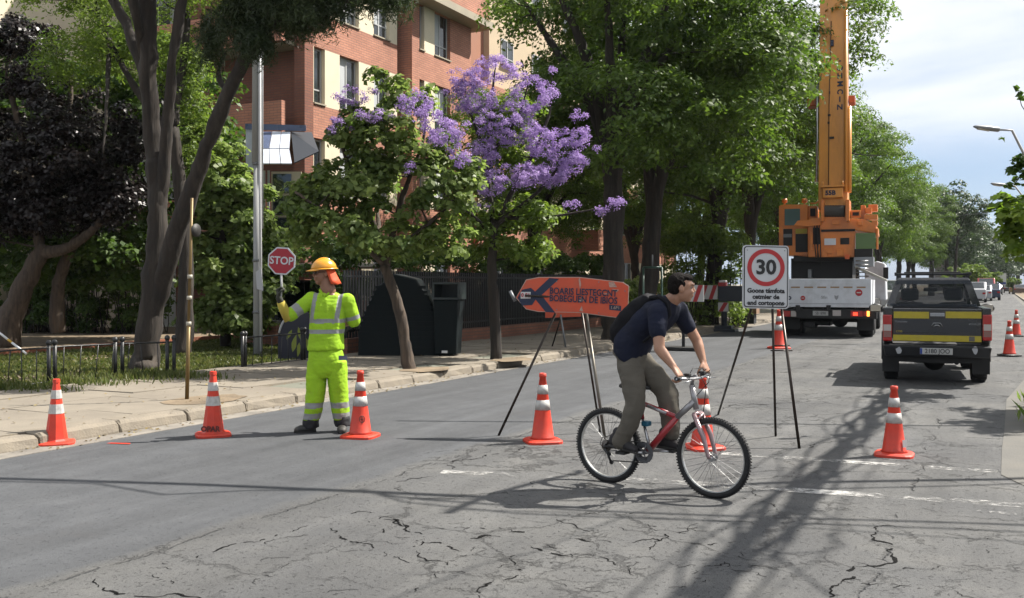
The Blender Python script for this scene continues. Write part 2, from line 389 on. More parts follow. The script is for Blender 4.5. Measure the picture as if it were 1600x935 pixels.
# crossing lines, worn through
def worn(name, c, a, b_):
    m = bpy.data.materials.new(name); m.use_nodes = True; t = m.node_tree; b = t.nodes['Principled BSDF']; n = t.nodes.new; l = t.links.new
    b.inputs['Base Color'].default_value = c + (1,); b.inputs['Roughness'].default_value = 0.7
    tcn = n('ShaderNodeTexCoord'); x = n('ShaderNodeTexNoise'); x.inputs['Scale'].default_value = 14; x.inputs['Detail'].default_value = 8; x.inputs['Roughness'].default_value = 0.75; l(tcn.outputs['Object'], x.inputs[0])
    y = n('ShaderNodeTexNoise'); y.inputs['Scale'].default_value = 1.3; y.inputs['Detail'].default_value = 3; l(tcn.outputs['Object'], y.inputs[0])
    ad = n('ShaderNodeMath'); ad.operation = 'ADD'; l(x.outputs[0], ad.inputs[0]); l(y.outputs[0], ad.inputs[1])
    r = n('ShaderNodeMapRange'); r.inputs[1].default_value = a; r.inputs[2].default_value = b_; l(ad.outputs[0], r.inputs[0]); l(r.outputs[0], b.inputs['Alpha'])
    return m
M_line = worn('worn_white_paint', (0.36, 0.355, 0.34), 0.95, 1.2)
M_line2 = worn('faint_white_paint', (0.30, 0.295, 0.28), 1.05, 1.3)
def line(a, b_, wd, m=M_line):
    a = Vector(a).to_3d(); b_ = Vector(b_).to_3d(); d = (b_ - a).normalized(); p = Vector((-d.y, d.x, 0)) * wd / 2; mb = MB(); z = Vector((0, 0, 0.004))
    mb.add([a - p + z, b_ - p + z, b_ + p + z, a + p + z], [(0, 1, 2, 3)]); mb.build('crossing_line', m, kind='structure')
line(G(1020, 752).xy, G(1640, 793).xy, 0.17); line(G(690, 738).xy, G(1016, 751.6).xy, 0.16, M_line)
line(G(1128, 709).xy, G(1560, 738).xy, 0.15)
line(G(1500, 797).xy, G(1532, 799).xy, 0.06); line(G(1546, 801).xy, G(1588, 804).xy, 0.06)
line(G(190 * .5 + 600, 742).xy, G(735, 741).xy, 0.08, M_line2)
# cracks in the old surface: jagged gaps of uneven width
def cracks(name, lines, seed, label):
    r = random.Random(seed); mb = MB()
    for pts, wd, gap in lines:
        P = [Vector(p[:2]) for p in pts]
        for it in range(5):
            Q = [P[0]]
            for a, b_ in zip(P, P[1:]):
                d = b_ - a; L_ = d.length
                if L_ > .03: Q.append((a + b_) / 2 + Vector((-d.y, d.x)) * r.uniform(-.26, .26))
                Q.append(b_)
            P = Q
        n_ = len(P); ph = r.uniform(0, 9); run = 0
        for i in range(n_ - 1):
            if run > 0: run -= 1; continue
            if r.random() < gap: run = r.randint(1, 4); continue
            e = min(1, 4 * i / n_, 4 * (n_ - 1 - i) / n_)
            w0 = wd * (.25 + .75 * e) * abs(.55 + .6 * math.sin(i * .55 + ph) * math.sin(i * .21 + ph)) + .003; w1 = wd * (.25 + .75 * e) * abs(.55 + .6 * math.sin((i + 1) * .55 + ph) * math.sin((i + 1) * .21 + ph)) + .003
            d = (P[i + 1] - P[i]); q = Vector((-d.y, d.x)).normalized() if d.length > 1e-6 else Vector((0, 1))
            mb.add([(P[i] - q * w0 / 2).to_3d() + Vector((0, 0, .0025)), (P[i + 1] - q * w1 / 2).to_3d() + Vector((0, 0, .0025)), (P[i + 1] + q * w1 / 2).to_3d() + Vector((0, 0, .0025)), (P[i] + q * w0 / 2).to_3d() + Vector((0, 0, .0025))], [(0, 1, 2, 3)])
    o = mb.build(name, mat('crack_black', (.008, .008, .008), .95, spec=.1), kind='stuff'); return tag(o, label, 'cracks')
CR_ = [([(600, 812), (620, 815), (630, 828)], .022, .1), ([(620, 840), (650, 845), (705, 858), (730, 862), (760, 866)], .014, .3), ([(735, 842), (765, 837), (782, 839)], .045, .0), ([(795, 832), (820, 832)], .03, 0),
  ([(830, 855), (850, 862), (875, 869), (885, 868)], .028, .05), ([(660, 824), (740, 826), (800, 831)], .010, .3), ([(870, 812), (900, 822), (922, 831)], .014, .2), ([(898, 842), (927, 847)], .03, 0), ([(930, 845), (1020, 842), (1080, 850), (1150, 847)], .012, .3),
  ([(805, 868), (811, 885), (785, 908), (750, 935)], .014, .35), ([(1372, 823), (1365, 842), (1335, 885), (1315, 912), (1300, 938)], .026, .12), ([(1372, 823), (1420, 826)], .01, .3), ([(149, 905), (166, 924), (262, 929), (345, 936)], .018, .15),
  ([(481, 822), (442, 832), (398, 848), (328, 865), (284, 880), (254, 880)], .016, .3), ([(516, 826), (538, 843), (572, 848)], .02, .1), ([(577, 816), (600, 808), (622, 813), (634, 830), (660, 835)], .022, .1), ([(500, 808), (560, 800), (582, 802)], .010, .3),
  ([(850, 690), (820, 700), (755, 715), (700, 738), (630, 768)], .016, .45), ([(640, 715), (700, 705), (760, 700)], .010, .5), ([(575, 815), (560, 850), (600, 870), (640, 880)], .010, .35), ([(640, 832), (660, 850), (700, 880), (690, 905)], .009, .4),
  ([(1015, 860), (1040, 835), (1090, 825)], .012, .2), ([(1165, 760), (1180, 775), (1175, 790)], .008, .2), ([(1340, 880), (1400, 890), (1470, 885)], .009, .4), ([(1085, 770), (1150, 775), (1200, 800)], .007, .4), ([(885, 868), (960, 880), (990, 900)], .010, .3), ([(1180, 688), (1260, 700), (1330, 690)], .009, .4), ([(1130, 640), (1180, 632), (1240, 640)], .02, .35), ([(1200, 584), (1250, 582)], .06, .2), ([(1000, 690), (1060, 670), (1120, 665)], .010, .4), ([(1450, 590), (1520, 598)], .03, .4)]
lines = [([G(*p) for p in pts], wd * .9, gp_ * .45) for pts, wd, gp_ in CR_]
r_ = random.Random(12)
for i in range(300):
    x, y = r_.uniform(-4.5, .1), 3.6 + 9 * r_.random() ** 1.5; a = r_.gauss(.35, .7); l_ = r_.uniform(.05, .42); k_ = mnoise.noise(Vector((x * .8, y * .8, 3)))
    if k_ < -.02 and r_.random() < .8: continue
    lines.append(([Vector((x, y, 0)), Vector((x + math.cos(a) * l_, y + math.sin(a) * l_, 0))], r_.uniform(.001, .006), .15))
cracks('road_cracks', lines, 5, 'jagged black cracks broken into the old grey asphalt')
rgl = np.random.default_rng(9); n_ = 1500; X_ = np.concatenate([rgl.normal(KX + .28, .10, n_ // 2), rgl.uniform(PW + .1, KX - .2, n_ - n_ // 2)]); Y_ = rgl.uniform(5, 34, n_); Z_ = np.where(X_ > KX + .14, .012, .146)
an = rgl.uniform(0, 6.3, n_); s_ = rgl.uniform(.012, .030, n_)
LITTER = (np.stack([X_, Y_, Z_], 1), np.stack([np.cos(an) * s_, np.sin(an) * s_, rgl.normal(0, .004, n_)], 1), np.stack([-np.sin(an) * s_ * .5, np.cos(an) * s_ * .5, rgl.normal(0, .004, n_)], 1), rgl.random(n_))
# garden lawn and beds behind the railing
LN = -13.0
mb = MB(); mb.box(-40, PW - 0.05, -8, 40, -0.1, 0.06); mb.box(-40, PW - 0.05, 40, 500, -0.1, 0.05)
mb.build('garden_soil', M_soil, kind='structure')
mb = MB(); mb.box(-19.3, -16.2, 4, 22.5, 0.06, 0.12); mb.build('brick_border', mat('border_brick', (0.35, 0.13, 0.07), 0.9, var=0.25, scale=9), kind='structure') if False else None
mb = MB(); mb.box(-19.0, -18.85, 3, 24, 0.05, 0.20); mb.build('garden_edging', mat('edging_brick', (0.33, 0.12, 0.065), 0.9, var=0.25, scale=9), label='low red brick edging along the back of the lawn', cat='edging')
# ================================================================ vegetation
def quads_object(name, C, A, B, tone, mt, parent=None, kind='stuff', link=True):
    """leaves: centre C (n,3), half length A (n,3), half width B (n,3): a rhombus-like leaf folded a little along its rib"""
    n = len(C); nrm = np.cross(A, B); nrm /= (np.linalg.norm(nrm, axis=1, keepdims=True) + 1e-9)
    lift = nrm * np.linalg.norm(B, axis=1, keepdims=True) * 0.35
    V = np.empty((n, 4, 3), dtype=np.float32)
    V[:, 0] = C - A; V[:, 1] = C + B - A * 0.1 + lift; V[:, 2] = C + A; V[:, 3] = C - B - A * 0.1 + lift
    me = bpy.data.meshes.new(name); me.vertices.add(n * 4); me.vertices.foreach_set('co', V.ravel())
    me.loops.add(n * 4); me.loops.foreach_set('vertex_index', np.arange(n * 4, dtype=np.int32))
    me.polygons.add(n); me.polygons.foreach_set('loop_start', np.arange(0, n * 4, 4, dtype=np.int32)); me.polygons.foreach_set('loop_total', np.full(n, 4, dtype=np.int32))
    me.update(calc_edges=True)
    a = me.attributes.new('tone', 'FLOAT', 'FACE'); a.data.foreach_set('value', tone.astype(np.float32))
    me.materials.append(mt)
    o = bpy.data.objects.new(name, me)
    if link: col.objects.link(o)
    if parent is not None: o.parent = parent
    if kind: o['kind'] = kind
    return o
def unit(v): return v / (np.linalg.norm(v, axis=1, keepdims=True) + 1e-9)
def clump_leaves(rng, centers, rads, outs, per, ll, lw, flat=0.62, droop=0.25, up=0.55):
    """leaves in flattened domes; centers (k,3), rads (k,), outs (k,3) outward directions"""
    k = len(centers); cnt = np.maximum(3, (per * (rads / rads.mean()) ** 2).astype(int)); idx = np.repeat(np.arange(k), cnt); n = len(idx)
    d = unit(rng.normal(size=(n, 3))); d[:, 2] = np.where(rng.random(n) < 0.75, np.abs(d[:, 2]), d[:, 2])
    rad = rng.random(n) ** 0.45
    R = rads[idx][:, None]
    P = centers[idx] + d * rad[:, None] * R * np.array([1, 1, flat])
    P[:, 2] -= droop * R[:, 0] * (np.linalg.norm(d[:, :2], axis=1) * rad) ** 2
    nr = unit(d * 0.55 + outs[idx] * 0.35 + np.array([0, 0, up]) + rng.normal(size=(n, 3)) * 0.42)
    t = unit(np.cross(nr, rng.normal(size=(n, 3)))); t[:, 2] -= 0.25; t = unit(t); b = unit(np.cross(nr, t))
    s = rng.uniform(0.65, 1.3, n)[:, None]
    tone = np.clip(rng.normal(0.5, 0.22, n) + np.repeat(rng.normal(0, 0.14, k), cnt), 0, 1)
    return P, t * ll / 2 * s, b * lw / 2 * s, tone
def lobe_centers(rng, lobes, n, shell=0.5):
    """clump centres in the outer part of a set of ellipsoids (cx,cy,cz,rx,ry,rz)"""
    lob = np.array(lobes, dtype=float); wt = (lob[:, 3] * lob[:, 4] + lob[:, 3] * lob[:, 5] + lob[:, 4] * lob[:, 5]); wt /= wt.sum()
    i = rng.choice(len(lob), n, p=wt); d = unit(rng.normal(size=(n, 3))); r = shell + (1 - shell) * rng.random(n) ** 0.6
    r *= rng.uniform(0.86, 1.1, n)
    P = lob[i, :3] + d * r[:, None] * lob[i, 3:]
    return P, d
def branch(mb, a, b_, r0, r1, rr, segs=5, wob=0.12, n=6, sag=0.0):
    a = Vector(a); b_ = Vector(b_); d = b_ - a; Ln = d.length; pts = []; rad = []
    o1 = Vector((rr.uniform(-1, 1), rr.uniform(-1, 1), rr.uniform(-.3, .8))) * Ln * wob
    for i in range(segs + 1):
        t = i / segs; p = a + d * t + o1 * math.sin(PI * t) + Vector((rr.uniform(-1, 1), rr.uniform(-1, 1), rr.uniform(-1, 1))) * Ln * 0.018 * (0 < i < segs)
        p.z -= sag * t * (1 - t) * Ln
        pts.append(p); rad.append(r0 + (r1 - r0) * t)
    mb.tube(pts, rad, n=n, m=0, caps=True); return pts
M_bark = mat('bark_dark', (0.030, 0.023, 0.018), 0.95, var=0.6, scale=14, bump=1.0, bscale=16, stretch=(1, 1, 0.14), dirt=(.10, .085, .068), dirt_amt=.6)
M_bark2 = mat('bark_brown', (0.085, 0.062, 0.045), 0.95, var=0.6, scale=16, bump=1.0, bscale=18, stretch=(1, 1, 0.15), dirt=(.15, .12, .09), dirt_amt=.5)
M_leafA = leafmat('leaf_locust', (0.036, 0.072, 0.013), (0.120, 0.182, 0.034), 0.5)
M_leafB = leafmat('leaf_street_tree', (0.072, 0.120, 0.028), (0.230, 0.290, 0.090), 0.55, rough=0.42)
M_leafC = leafmat('leaf_light', (0.075, 0.125, 0.020), (0.19, 0.26, 0.055), 0.5)
M_leafP = leafmat('leaf_plum', (0.006, 0.004, 0.004), (0.018, 0.012, 0.011), 0.12, rough=0.38)
M_leafW = leafmat('leaf_pepper', (0.014, 0.028, 0.009), (0.050, 0.072, 0.026), 0.3)
M_leafH = leafmat('leaf_hedge', (0.030, 0.065, 0.012), (0.095, 0.155, 0.030), 0.4)
M_leafD = leafmat('leaf_far', (0.020, 0.042, 0.014), (0.055, 0.090, 0.028), 0.25)
M_leafN = leafmat('leaf_near', (0.10, 0.17, 0.025), (0.22, 0.30, 0.055), 0.6)
M_litter = leafmat('dry_leaf', (0.10, 0.06, 0.025), (0.24, 0.19, 0.07), .1)
M_blos = leafmat('jacaranda_blossom', (0.24, 0.155, 0.37), (0.46, 0.34, 0.60), 0.35, rough=0.7)

def tree(name, base, trunk, limbs, lobes, nclump, crad, per, ll, lw, mt, seed, label, cat='tree', group=None, bark=None, shell=0.5,
         twig=0.35, droop=0.25, flat=0.62, bloss=None, up=0.55, extra=None):
    """trunk: list of (x,y,z,r) relative to base; limbs: lists of (x,y,z,r); lobes relative to base"""
    rng = np.random.default_rng(seed); rr = random.Random(seed)
    root = empty(name, base, 0, label, cat, group)
    mb = MB(); nodes = []
    def chain(pts):
        P = [Vector(p[:3]) for p in pts]; R = [p[3] for p in pts]; fine = []; fr = []
        for i in range(len(P) - 1):
            for s in range(7):
                t = s / 7; q0 = P[max(i - 1, 0)]; q1 = P[i]; q2 = P[i + 1]; q3 = P[min(i + 2, len(P) - 1)]
                q = 0.5 * ((2 * q1) + (q2 - q0) * t + (2 * q0 - 5 * q1 + 4 * q2 - q3) * t * t + (3 * q1 - q0 - 3 * q2 + q3) * t ** 3)
                q += Vector((rr.uniform(-1, 1), rr.uniform(-1, 1), 0)) * R[i] * 0.10; fine.append(q); fr.append((R[i] + (R[i + 1] - R[i]) * t) * rr.uniform(0.94, 1.06))
        fine.append(P[-1]); fr.append(R[-1]); mb.tube(fine, fr, n=18); return list(zip(fine, fr))
    t0 = chain(trunk); nodes += t0[len(t0) // 2:]
    for lb in limbs: nodes += chain(lb)[2:]
    for i_, p_ in enumerate(mb.v):
        q_ = Vector((p_[0] * 8, p_[1] * 8, p_[2] * 1.5 + seed)); a_ = min(.03, .16 * trunk[0][3]); r_ = 1 - 2 * abs(mnoise.noise(q_ * 1.3))
        mb.v[i_] = (p_[0] + a_ * (mnoise.noise(q_) + .5 * r_), p_[1] + a_ * (mnoise.noise(q_ + Vector((7, 3, 1))) + .4 * r_), p_[2])
    C, O = lobe_centers(rng, lobes, nclump, shell); rads = rng.uniform(0.7, 1.3, nclump) * crad
    NP = np.array([tuple(p) for p, r in nodes]); NR = [r for p, r in nodes]
    order = rr.sample(range(nclump), int(nclump * twig))
    for i in order:
        c = C[i]; j = int(np.argmin(((NP - c) ** 2).sum(1) + np.maximum(0, NP[:, 2] - c[2]) * 3)); s = Vector(NP[j]); e = Vector(c)
        if (e - s).length < 0.15: continue
        r0 = min(NR[j] * 0.6, 0.018 + 0.012 * (e - s).length); ps = branch(mb, s, e, r0, 0.006, rr, 4, 0.1, 5)
        if len(NP) < 3000:
            NP = np.vstack([NP, [tuple(ps[2])]]); NR.append(r0 * 0.6)
    tr = mb.build('trunk', bark or M_bark, root)
    P, A, B, tone = clump_leaves(rng, C, rads, O, per, ll, lw, flat, droop, up)
    if extra is not None:
        P, A, B, tone = [np.concatenate([q, r]) for q, r in zip((P, A, B, tone), extra(rng))]
    quads_object('crown', P, A, B, tone, mt, root)
    if bloss is not None:
        blobes, nb, br, bper, bl = bloss; C, O = lobe_centers(rng, blobes, nb, 0.45); rads = rng.uniform(0.6, 1.35, nb) * br
        P, A, B, tone = clump_leaves(rng, C, rads, O, bper, bl, bl * 0.75, 0.95, 0.1, 0.3); quads_object('blossoms', P, A, B, tone, M_blos, root)
    return root
def rel(base, px, py, zc): p = D(px, py, zc); return (p.x - base[0], p.y - base[1], p.z)
def lob(base, px, py, zc, rx, rz, ry=None): x, y, z = rel(base, px, py, zc); return (x, y, z, rx, ry or rx, rz)
def lim(base, *pts): return [rel(base, px, py, zc) + (r,) for px, py, zc, r in pts]

def hedge(name, x0, x1, y0, y1, z0, z1, n, ll, lw, mt, seed, label, cat, lump=0.25, loc=None, rz=0, group=None):
    """a clipped or rough mass of leaves over a twiggy core"""
    rng = np.random.default_rng(seed); root = empty(name, loc or (0, 0, 0), rz, label, cat, group)
    k = max(6, int(n / 160)); sx, sy, sz = x1 - x0, y1 - y0, z1 - z0
    C = rng.random((k, 3)) * [sx, sy, sz] + [x0, y0, z0]
    face = rng.random(k); hi = z1 - (z1 - z0) * 0.08
    C[:, 2] = np.where(face < 0.35, hi + rng.normal(0, lump * 0.5, k), C[:, 2])
    O = np.tile([0.4, -0.2, 0.6], (k, 1)).astype(float); rads = rng.uniform(0.7, 1.4, k) * max(lump, 0.16)
    P, A, B, tone = clump_leaves(rng, C, rads, O, n / k, ll, lw, 0.8, 0.1, 0.3)
    q = quads_object('foliage', P, A, B, tone, mt, root)
    mb = MB(); rr = random.Random(seed)
    for i in range(min(70, k)):
        c = C[rr.randrange(k)]; branch(mb, (c[0] + rr.uniform(-.3, .3), c[1] + rr.uniform(-.3, .3), z0 - 0.02), c, 0.018, 0.005, rr, 4, 0.1, 4)
    mb.build('stems', M_bark, root); return root

def near_pepper(rng):
    L_ = [lob(b1, 430, 5, Z1 - 1.7, .75, .36), lob(b1, 375, 25, Z1 - 1.5, .40, .40), lob(b1, 480, 0, Z1 - 2, .50, .33), lob(b1, 520, -5, Z1 - 2, .30, .25), lob(b1, 335, 60, Z1 - 1, .22, .45), lob(b1, 600, -18, Z1 - 2.2, .5, .12), lob(b1, 400, 55, Z1 - 1.8, .32, .22), lob(b1, 460, -40, Z1 - 2, 1.2, .2)]
    C, O = lobe_centers(rng, L_, 300, .1); return clump_leaves(rng, C, rng.uniform(.6, 1.3, 300) * .22, O, 230, .11, .016, .95, 1.8, 0.0)
# ---- dark trunked pepper tree in the lawn (leftmost big trunk, crown mostly above the picture)
Z1 = 17.1; b1 = G(228, 585)
tree('pepper_tree', b1, lim(b1, (222, 588, Z1, .30), (229, 540, Z1, .22), (240, 430, Z1, .20), (246, 330, Z1, .17), (240, 250, Z1, .15)),
     [lim(b1, (243, 380, Z1, .15), (246, 300, Z1, .17), (236, 200, Z1, .15), (230, 90, Z1 - .2, .15), (228, 0, Z1 - .3, .14), (232, -120, Z1 - .5, .12), (250, -260, Z1 - .5, .06)),
      lim(b1, (242, 420, Z1, .08), (251, 320, Z1, .12), (262, 180, Z1 - .2, .09), (272, 70, Z1 - .3, .085), (288, -20, Z1 - .3, .08), (330, -180, Z1 - .4, .06)),
      lim(b1, (236, 150, Z1, .12), (205, 60, Z1 + .1, .09), (176, 0, Z1 + .3, .08), (130, -90, Z1 + .5, .05)),
      lim(b1, (228, 100, Z1, .10), (210, 20, Z1 - .6, .08), (195, -60, Z1 - .8, .05)),
      lim(b1, (228, 575, Z1, .12), (240, 490, Z1, .17), (272, 375, Z1 - .3, .155), (306, 275, Z1 - .6, .13), (335, 195, Z1 - .9, .115), (372, 110, Z1 - 1.2, .105), (405, 40, Z1 - 1.5, .09), (440, -60, Z1 - 1.7, .11), (520, -160, Z1 - 1.9, .06)),
      lim(b1, (355, 145, Z1 - 1, .06), (340, 120, Z1 - .8, .04), (350, 80, Z1 - .8, .02)),
      lim(b1, (392, 65, Z1 - 1.4, .09), (440, 30, Z1 - 1.8, .06), (500, 10, Z1 - 2.1, .04), (560, 0, Z1 - 2.2, .02))],
     [lob(b1, 430, -10, Z1 - 1.7, .7, .32), lob(b1, 480, -170, Z1 - 1.5, 1.8, .8), lob(b1, 480, -260, Z1 - 1, 2.6, 1.4), lob(b1, 250, -230, Z1, 2.8, 1.2), lob(b1, 330, -150, Z1 - .6, 1.4, .7), lob(b1, 250, -330, Z1 + 1, 3, 1.2)],
     560, .34, 120, .15, .024, M_leafW, 11, 'tall dark pepper tree with forked trunk rising from the lawn behind the railing', bark=M_bark, shell=0.15, droop=1.5, flat=0.9, up=0.0, extra=near_pepper)
tag(quads_object('leaf_litter', *LITTER, M_litter), 'scattered dry leaves along the kerb and on the far pavement', 'leaves')
# ---- light foliage behind it
b1b = G(285, 560); ZB = 21.5
tree('acacia_tree', b1b, lim(b1b, (285, 560, 20.8, .2), (290, 400, 21, .15), (270, 200, 21, .12)),
     [lim(b1b, (270, 220, 21, .1), (200, 120, 21.5, .07), (150, 20, 22, .05)), lim(b1b, (270, 200, 21, .1), (290, 60, 21.5, .07), (290, -40, 22, .05)), lim(b1b, (170, 60, 21.8, .05), (165, 180, 20.5, .03), (160, 240, 20.2, .015))],
     [lob(b1b, 285, 110, ZB, .65, 1.1), lob(b1b, 190, 60, ZB + .5, 1.5, .8), lob(b1b, 130, 100, ZB + .8, 1.2, .6), lob(b1b, 300, -30, ZB, 1.5, .9), lob(b1b, 120, -40, ZB + .5, 1.8, 1.0), lob(b1b, 300, 200, ZB, .55, .9)],
     330, .36, 95, .09, .04, M_leafC, 12, 'pale green feathery tree behind the forked dark trunk', droop=0.5, shell=0.2)
# ---- dark plum
b2 = G(15, 527); Z2 = 23.5
tree('plum_tree', b2, lim(b2, (8, 535, Z2, .36), (22, 480, Z2, .27), (50, 420, Z2, .21), (72, 385, Z2, .18)),
     [lim(b2, (66, 395, Z2, .17), (110, 385, Z2 - .3, .12), (160, 340, Z2 - .7, .08), (190, 260, Z2 - .8, .05)), lim(b2, (64, 400, Z2, .15), (55, 330, Z2, .11), (40, 250, Z2, .08), (10, 120, Z2, .05)),
      lim(b2, (50, 330, Z2, .1), (100, 250, Z2, .07), (110, 120, Z2, .05)), lim(b2, (90, 520, Z2 + .8, .2), (92, 440, Z2 + .6, .15), (125, 370, Z2 + .2, .1), (200, 330, Z2, .05))],
     [lob(b2, 55, 260, Z2, 1.7, 1.25), lob(b2, 140, 240, Z2 - .5, 1.4, 1.1), lob(b2, 205, 215, Z2 - .4, .6, .8), lob(b2, -20, 330, Z2, 1.4, .9), lob(b2, 90, 330, Z2, 1.4, .6), lob(b2, 170, 310, Z2 - .6, .8, .6),
      lob(b2, 70, 150, Z2, 1.2, .7), lob(b2, 20, 60, Z2 + .3, 1.0, .6), lob(b2, -90, 180, Z2, 1.4, 1.8), lob(b2, 270, 140, Z2 - .6, .45, .5)],
     620, .34, 95, .105, .07, M_leafP, 13, 'dark purple leaved plum tree at the edge of the lawn', shell=0.35, bark=M_bark2)
b2b = G(-60, 560)
# ---- ivy and shrubs along the garden wall
bi = G(352, 538); Zi = 22.5
tree('garden_tree', bi, lim(bi, (352, 540, Zi, .12), (350, 420, Zi, .10), (345, 330, Zi, .07)), [lim(bi, (345, 340, Zi, .06), (320, 260, Zi, .03)), lim(bi, (347, 350, Zi, .06), (385, 300, Zi, .03))],
     [lob(bi, 345, 290, Zi, .8, 1.0), lob(bi, 390, 330, Zi, .6, .8), lob(bi, 310, 350, Zi, .6, .9), lob(bi, 350, 420, Zi, 1.0, .9), lob(bi, 360, 490, Zi, 1.1, .6), lob(bi, 320, 220, Zi, .45, .5), lob(bi, 400, 450, Zi + .2, .8, .9), lob(bi, 425, 400, Zi + .8, .7, .8)],
     360, .3, 60, .15, .12, M_leafB, 21, 'leafy green garden tree with large leaves left of the lamp post', shell=.3)
bk_ = G(240, 520); Zk = 26.5
tree('garden_tree', bk_, lim(bk_, (240, 520, Zk, .2), (240, 300, Zk, .15)), [lim(bk_, (240, 320, Zk, .1), (180, 200, Zk, .05)), lim(bk_, (240, 320, Zk, .1), (300, 180, Zk, .05))],
     [lob(bk_, 230, 260, Zk, 2.6, 1.8), lob(bk_, 130, 180, Zk, 2.2, 1.6), lob(bk_, 330, 190, Zk, 1.1, 1.2), lob(bk_, 40, 120, Zk + 1, 2.0, 1.6), lob(bk_, 230, 120, Zk, 1.8, 1.2), lob(bk_, 200, 400, Zk, 2.6, 1.0), lob(bk_, 60, 400, Zk, 2.4, 1.0)],
     520, .5, 60, .17, .12, M_leafH, 27, 'dark green garden tree filling the gap behind the plum tree', shell=.4)
hedge('garden_hedge', -3.0, 3.0, -.5, .5, .1, 1.9, 17000, .11, .08, M_leafH, 22, 'dark rough hedge along the back of the lawn under the plum tree', 'hedge', .28, loc=tuple(G(110, 524))[:2] + (0,), rz=PSI)
hedge('garden_shrub', -1.6, 1.4, -.5, .5, .05, 2.7, 12000, .11, .08, M_leafB, 23, 'sunlit shrub between the two trunks in the garden', 'shrub', .3, loc=tuple(G(165, 522))[:2] + (0,), rz=PSI)
hedge('garden_shrub', -1.3, 1.3, -.5, .5, .05, 2.4, 9000, .11, .08, M_leafB, 24, 'sunlit shrub at the far left edge of the garden', 'shrub', .3, loc=tuple(G(20, 522))[:2] + (0,), rz=PSI)
# ---- street tree with green crown
b4 = G(641, 589); Z4 = 16.7; ZC4 = 16.6
tree('street_tree', b4, lim(b4, (641, 592, Z4, .125), (633, 540, Z4, .105), (622, 480, Z4, .095), (600, 415, Z4, .085)),
     [lim(b4, (602, 420, Z4, .07), (580, 340, Z4, .05), (545, 260, Z4, .035), (520, 190, Z4, .02)), lim(b4, (602, 420, Z4, .07), (625, 320, Z4, .05), (660, 220, Z4, .03), (665, 150, Z4, .02)),
      lim(b4, (600, 415, Z4, .05), (530, 350, Z4 - .5, .035), (460, 300, Z4 - .6, .02)), lim(b4, (605, 400, Z4, .05), (680, 340, Z4 - .3, .035), (740, 280, Z4 - .3, .02)),
      lim(b4, (600, 400, Z4, .05), (590, 320, Z4 + .8, .035), (620, 200, Z4 + 1, .02))],
     [lob(b4, 555, 290, ZC4, .85, .6), lob(b4, 640, 280, ZC4, .9, .75), lob(b4, 590, 210, ZC4, .75, .5), lob(b4, 640, 150, ZC4 + .3, .55, .38), lob(b4, 500, 290, ZC4 - .3, .6, .42), lob(b4, 705, 315, ZC4 - .2, .6, .5),
      lob(b4, 620, 375, ZC4 - .2, .85, .32), lob(b4, 520, 360, ZC4 - .4, .8, .35), lob(b4, 555, 200, ZC4, .45, .4), lob(b4, 700, 235, ZC4, .4, .45), lob(b4, 462, 335, ZC4 - .3, .36, .4), lob(b4, 700, 375, ZC4 - .4, .5, .3), lob(b4, 590, 130, ZC4 + .2, .3, .2), lob(b4, 735, 285, ZC4 - .2, .3, .3)],
     225, .25, 60, .13, .085, M_leafB, 14, 'young green street tree leaning at the kerb behind the cone and worker', group=None, bark=M_bark2, shell=0.35, twig=.3,
     bloss=([lob(b4, 555, 150, ZC4, .38, .18), lob(b4, 530, 200, ZC4 - .3, .25, .16), lob(b4, 590, 185, ZC4 - .5, .35, .12), lob(b4, 648, 165, ZC4 - .7, .33, .25), lob(b4, 690, 205, ZC4 - .8, .4, .22), lob(b4, 720, 245, ZC4 - .7, .25, .2),
             lob(b4, 640, 265, ZC4 - 1, .13, .1), lob(b4, 665, 185, ZC4 - .8, .3, .25)], 150, .085, 46, .032))
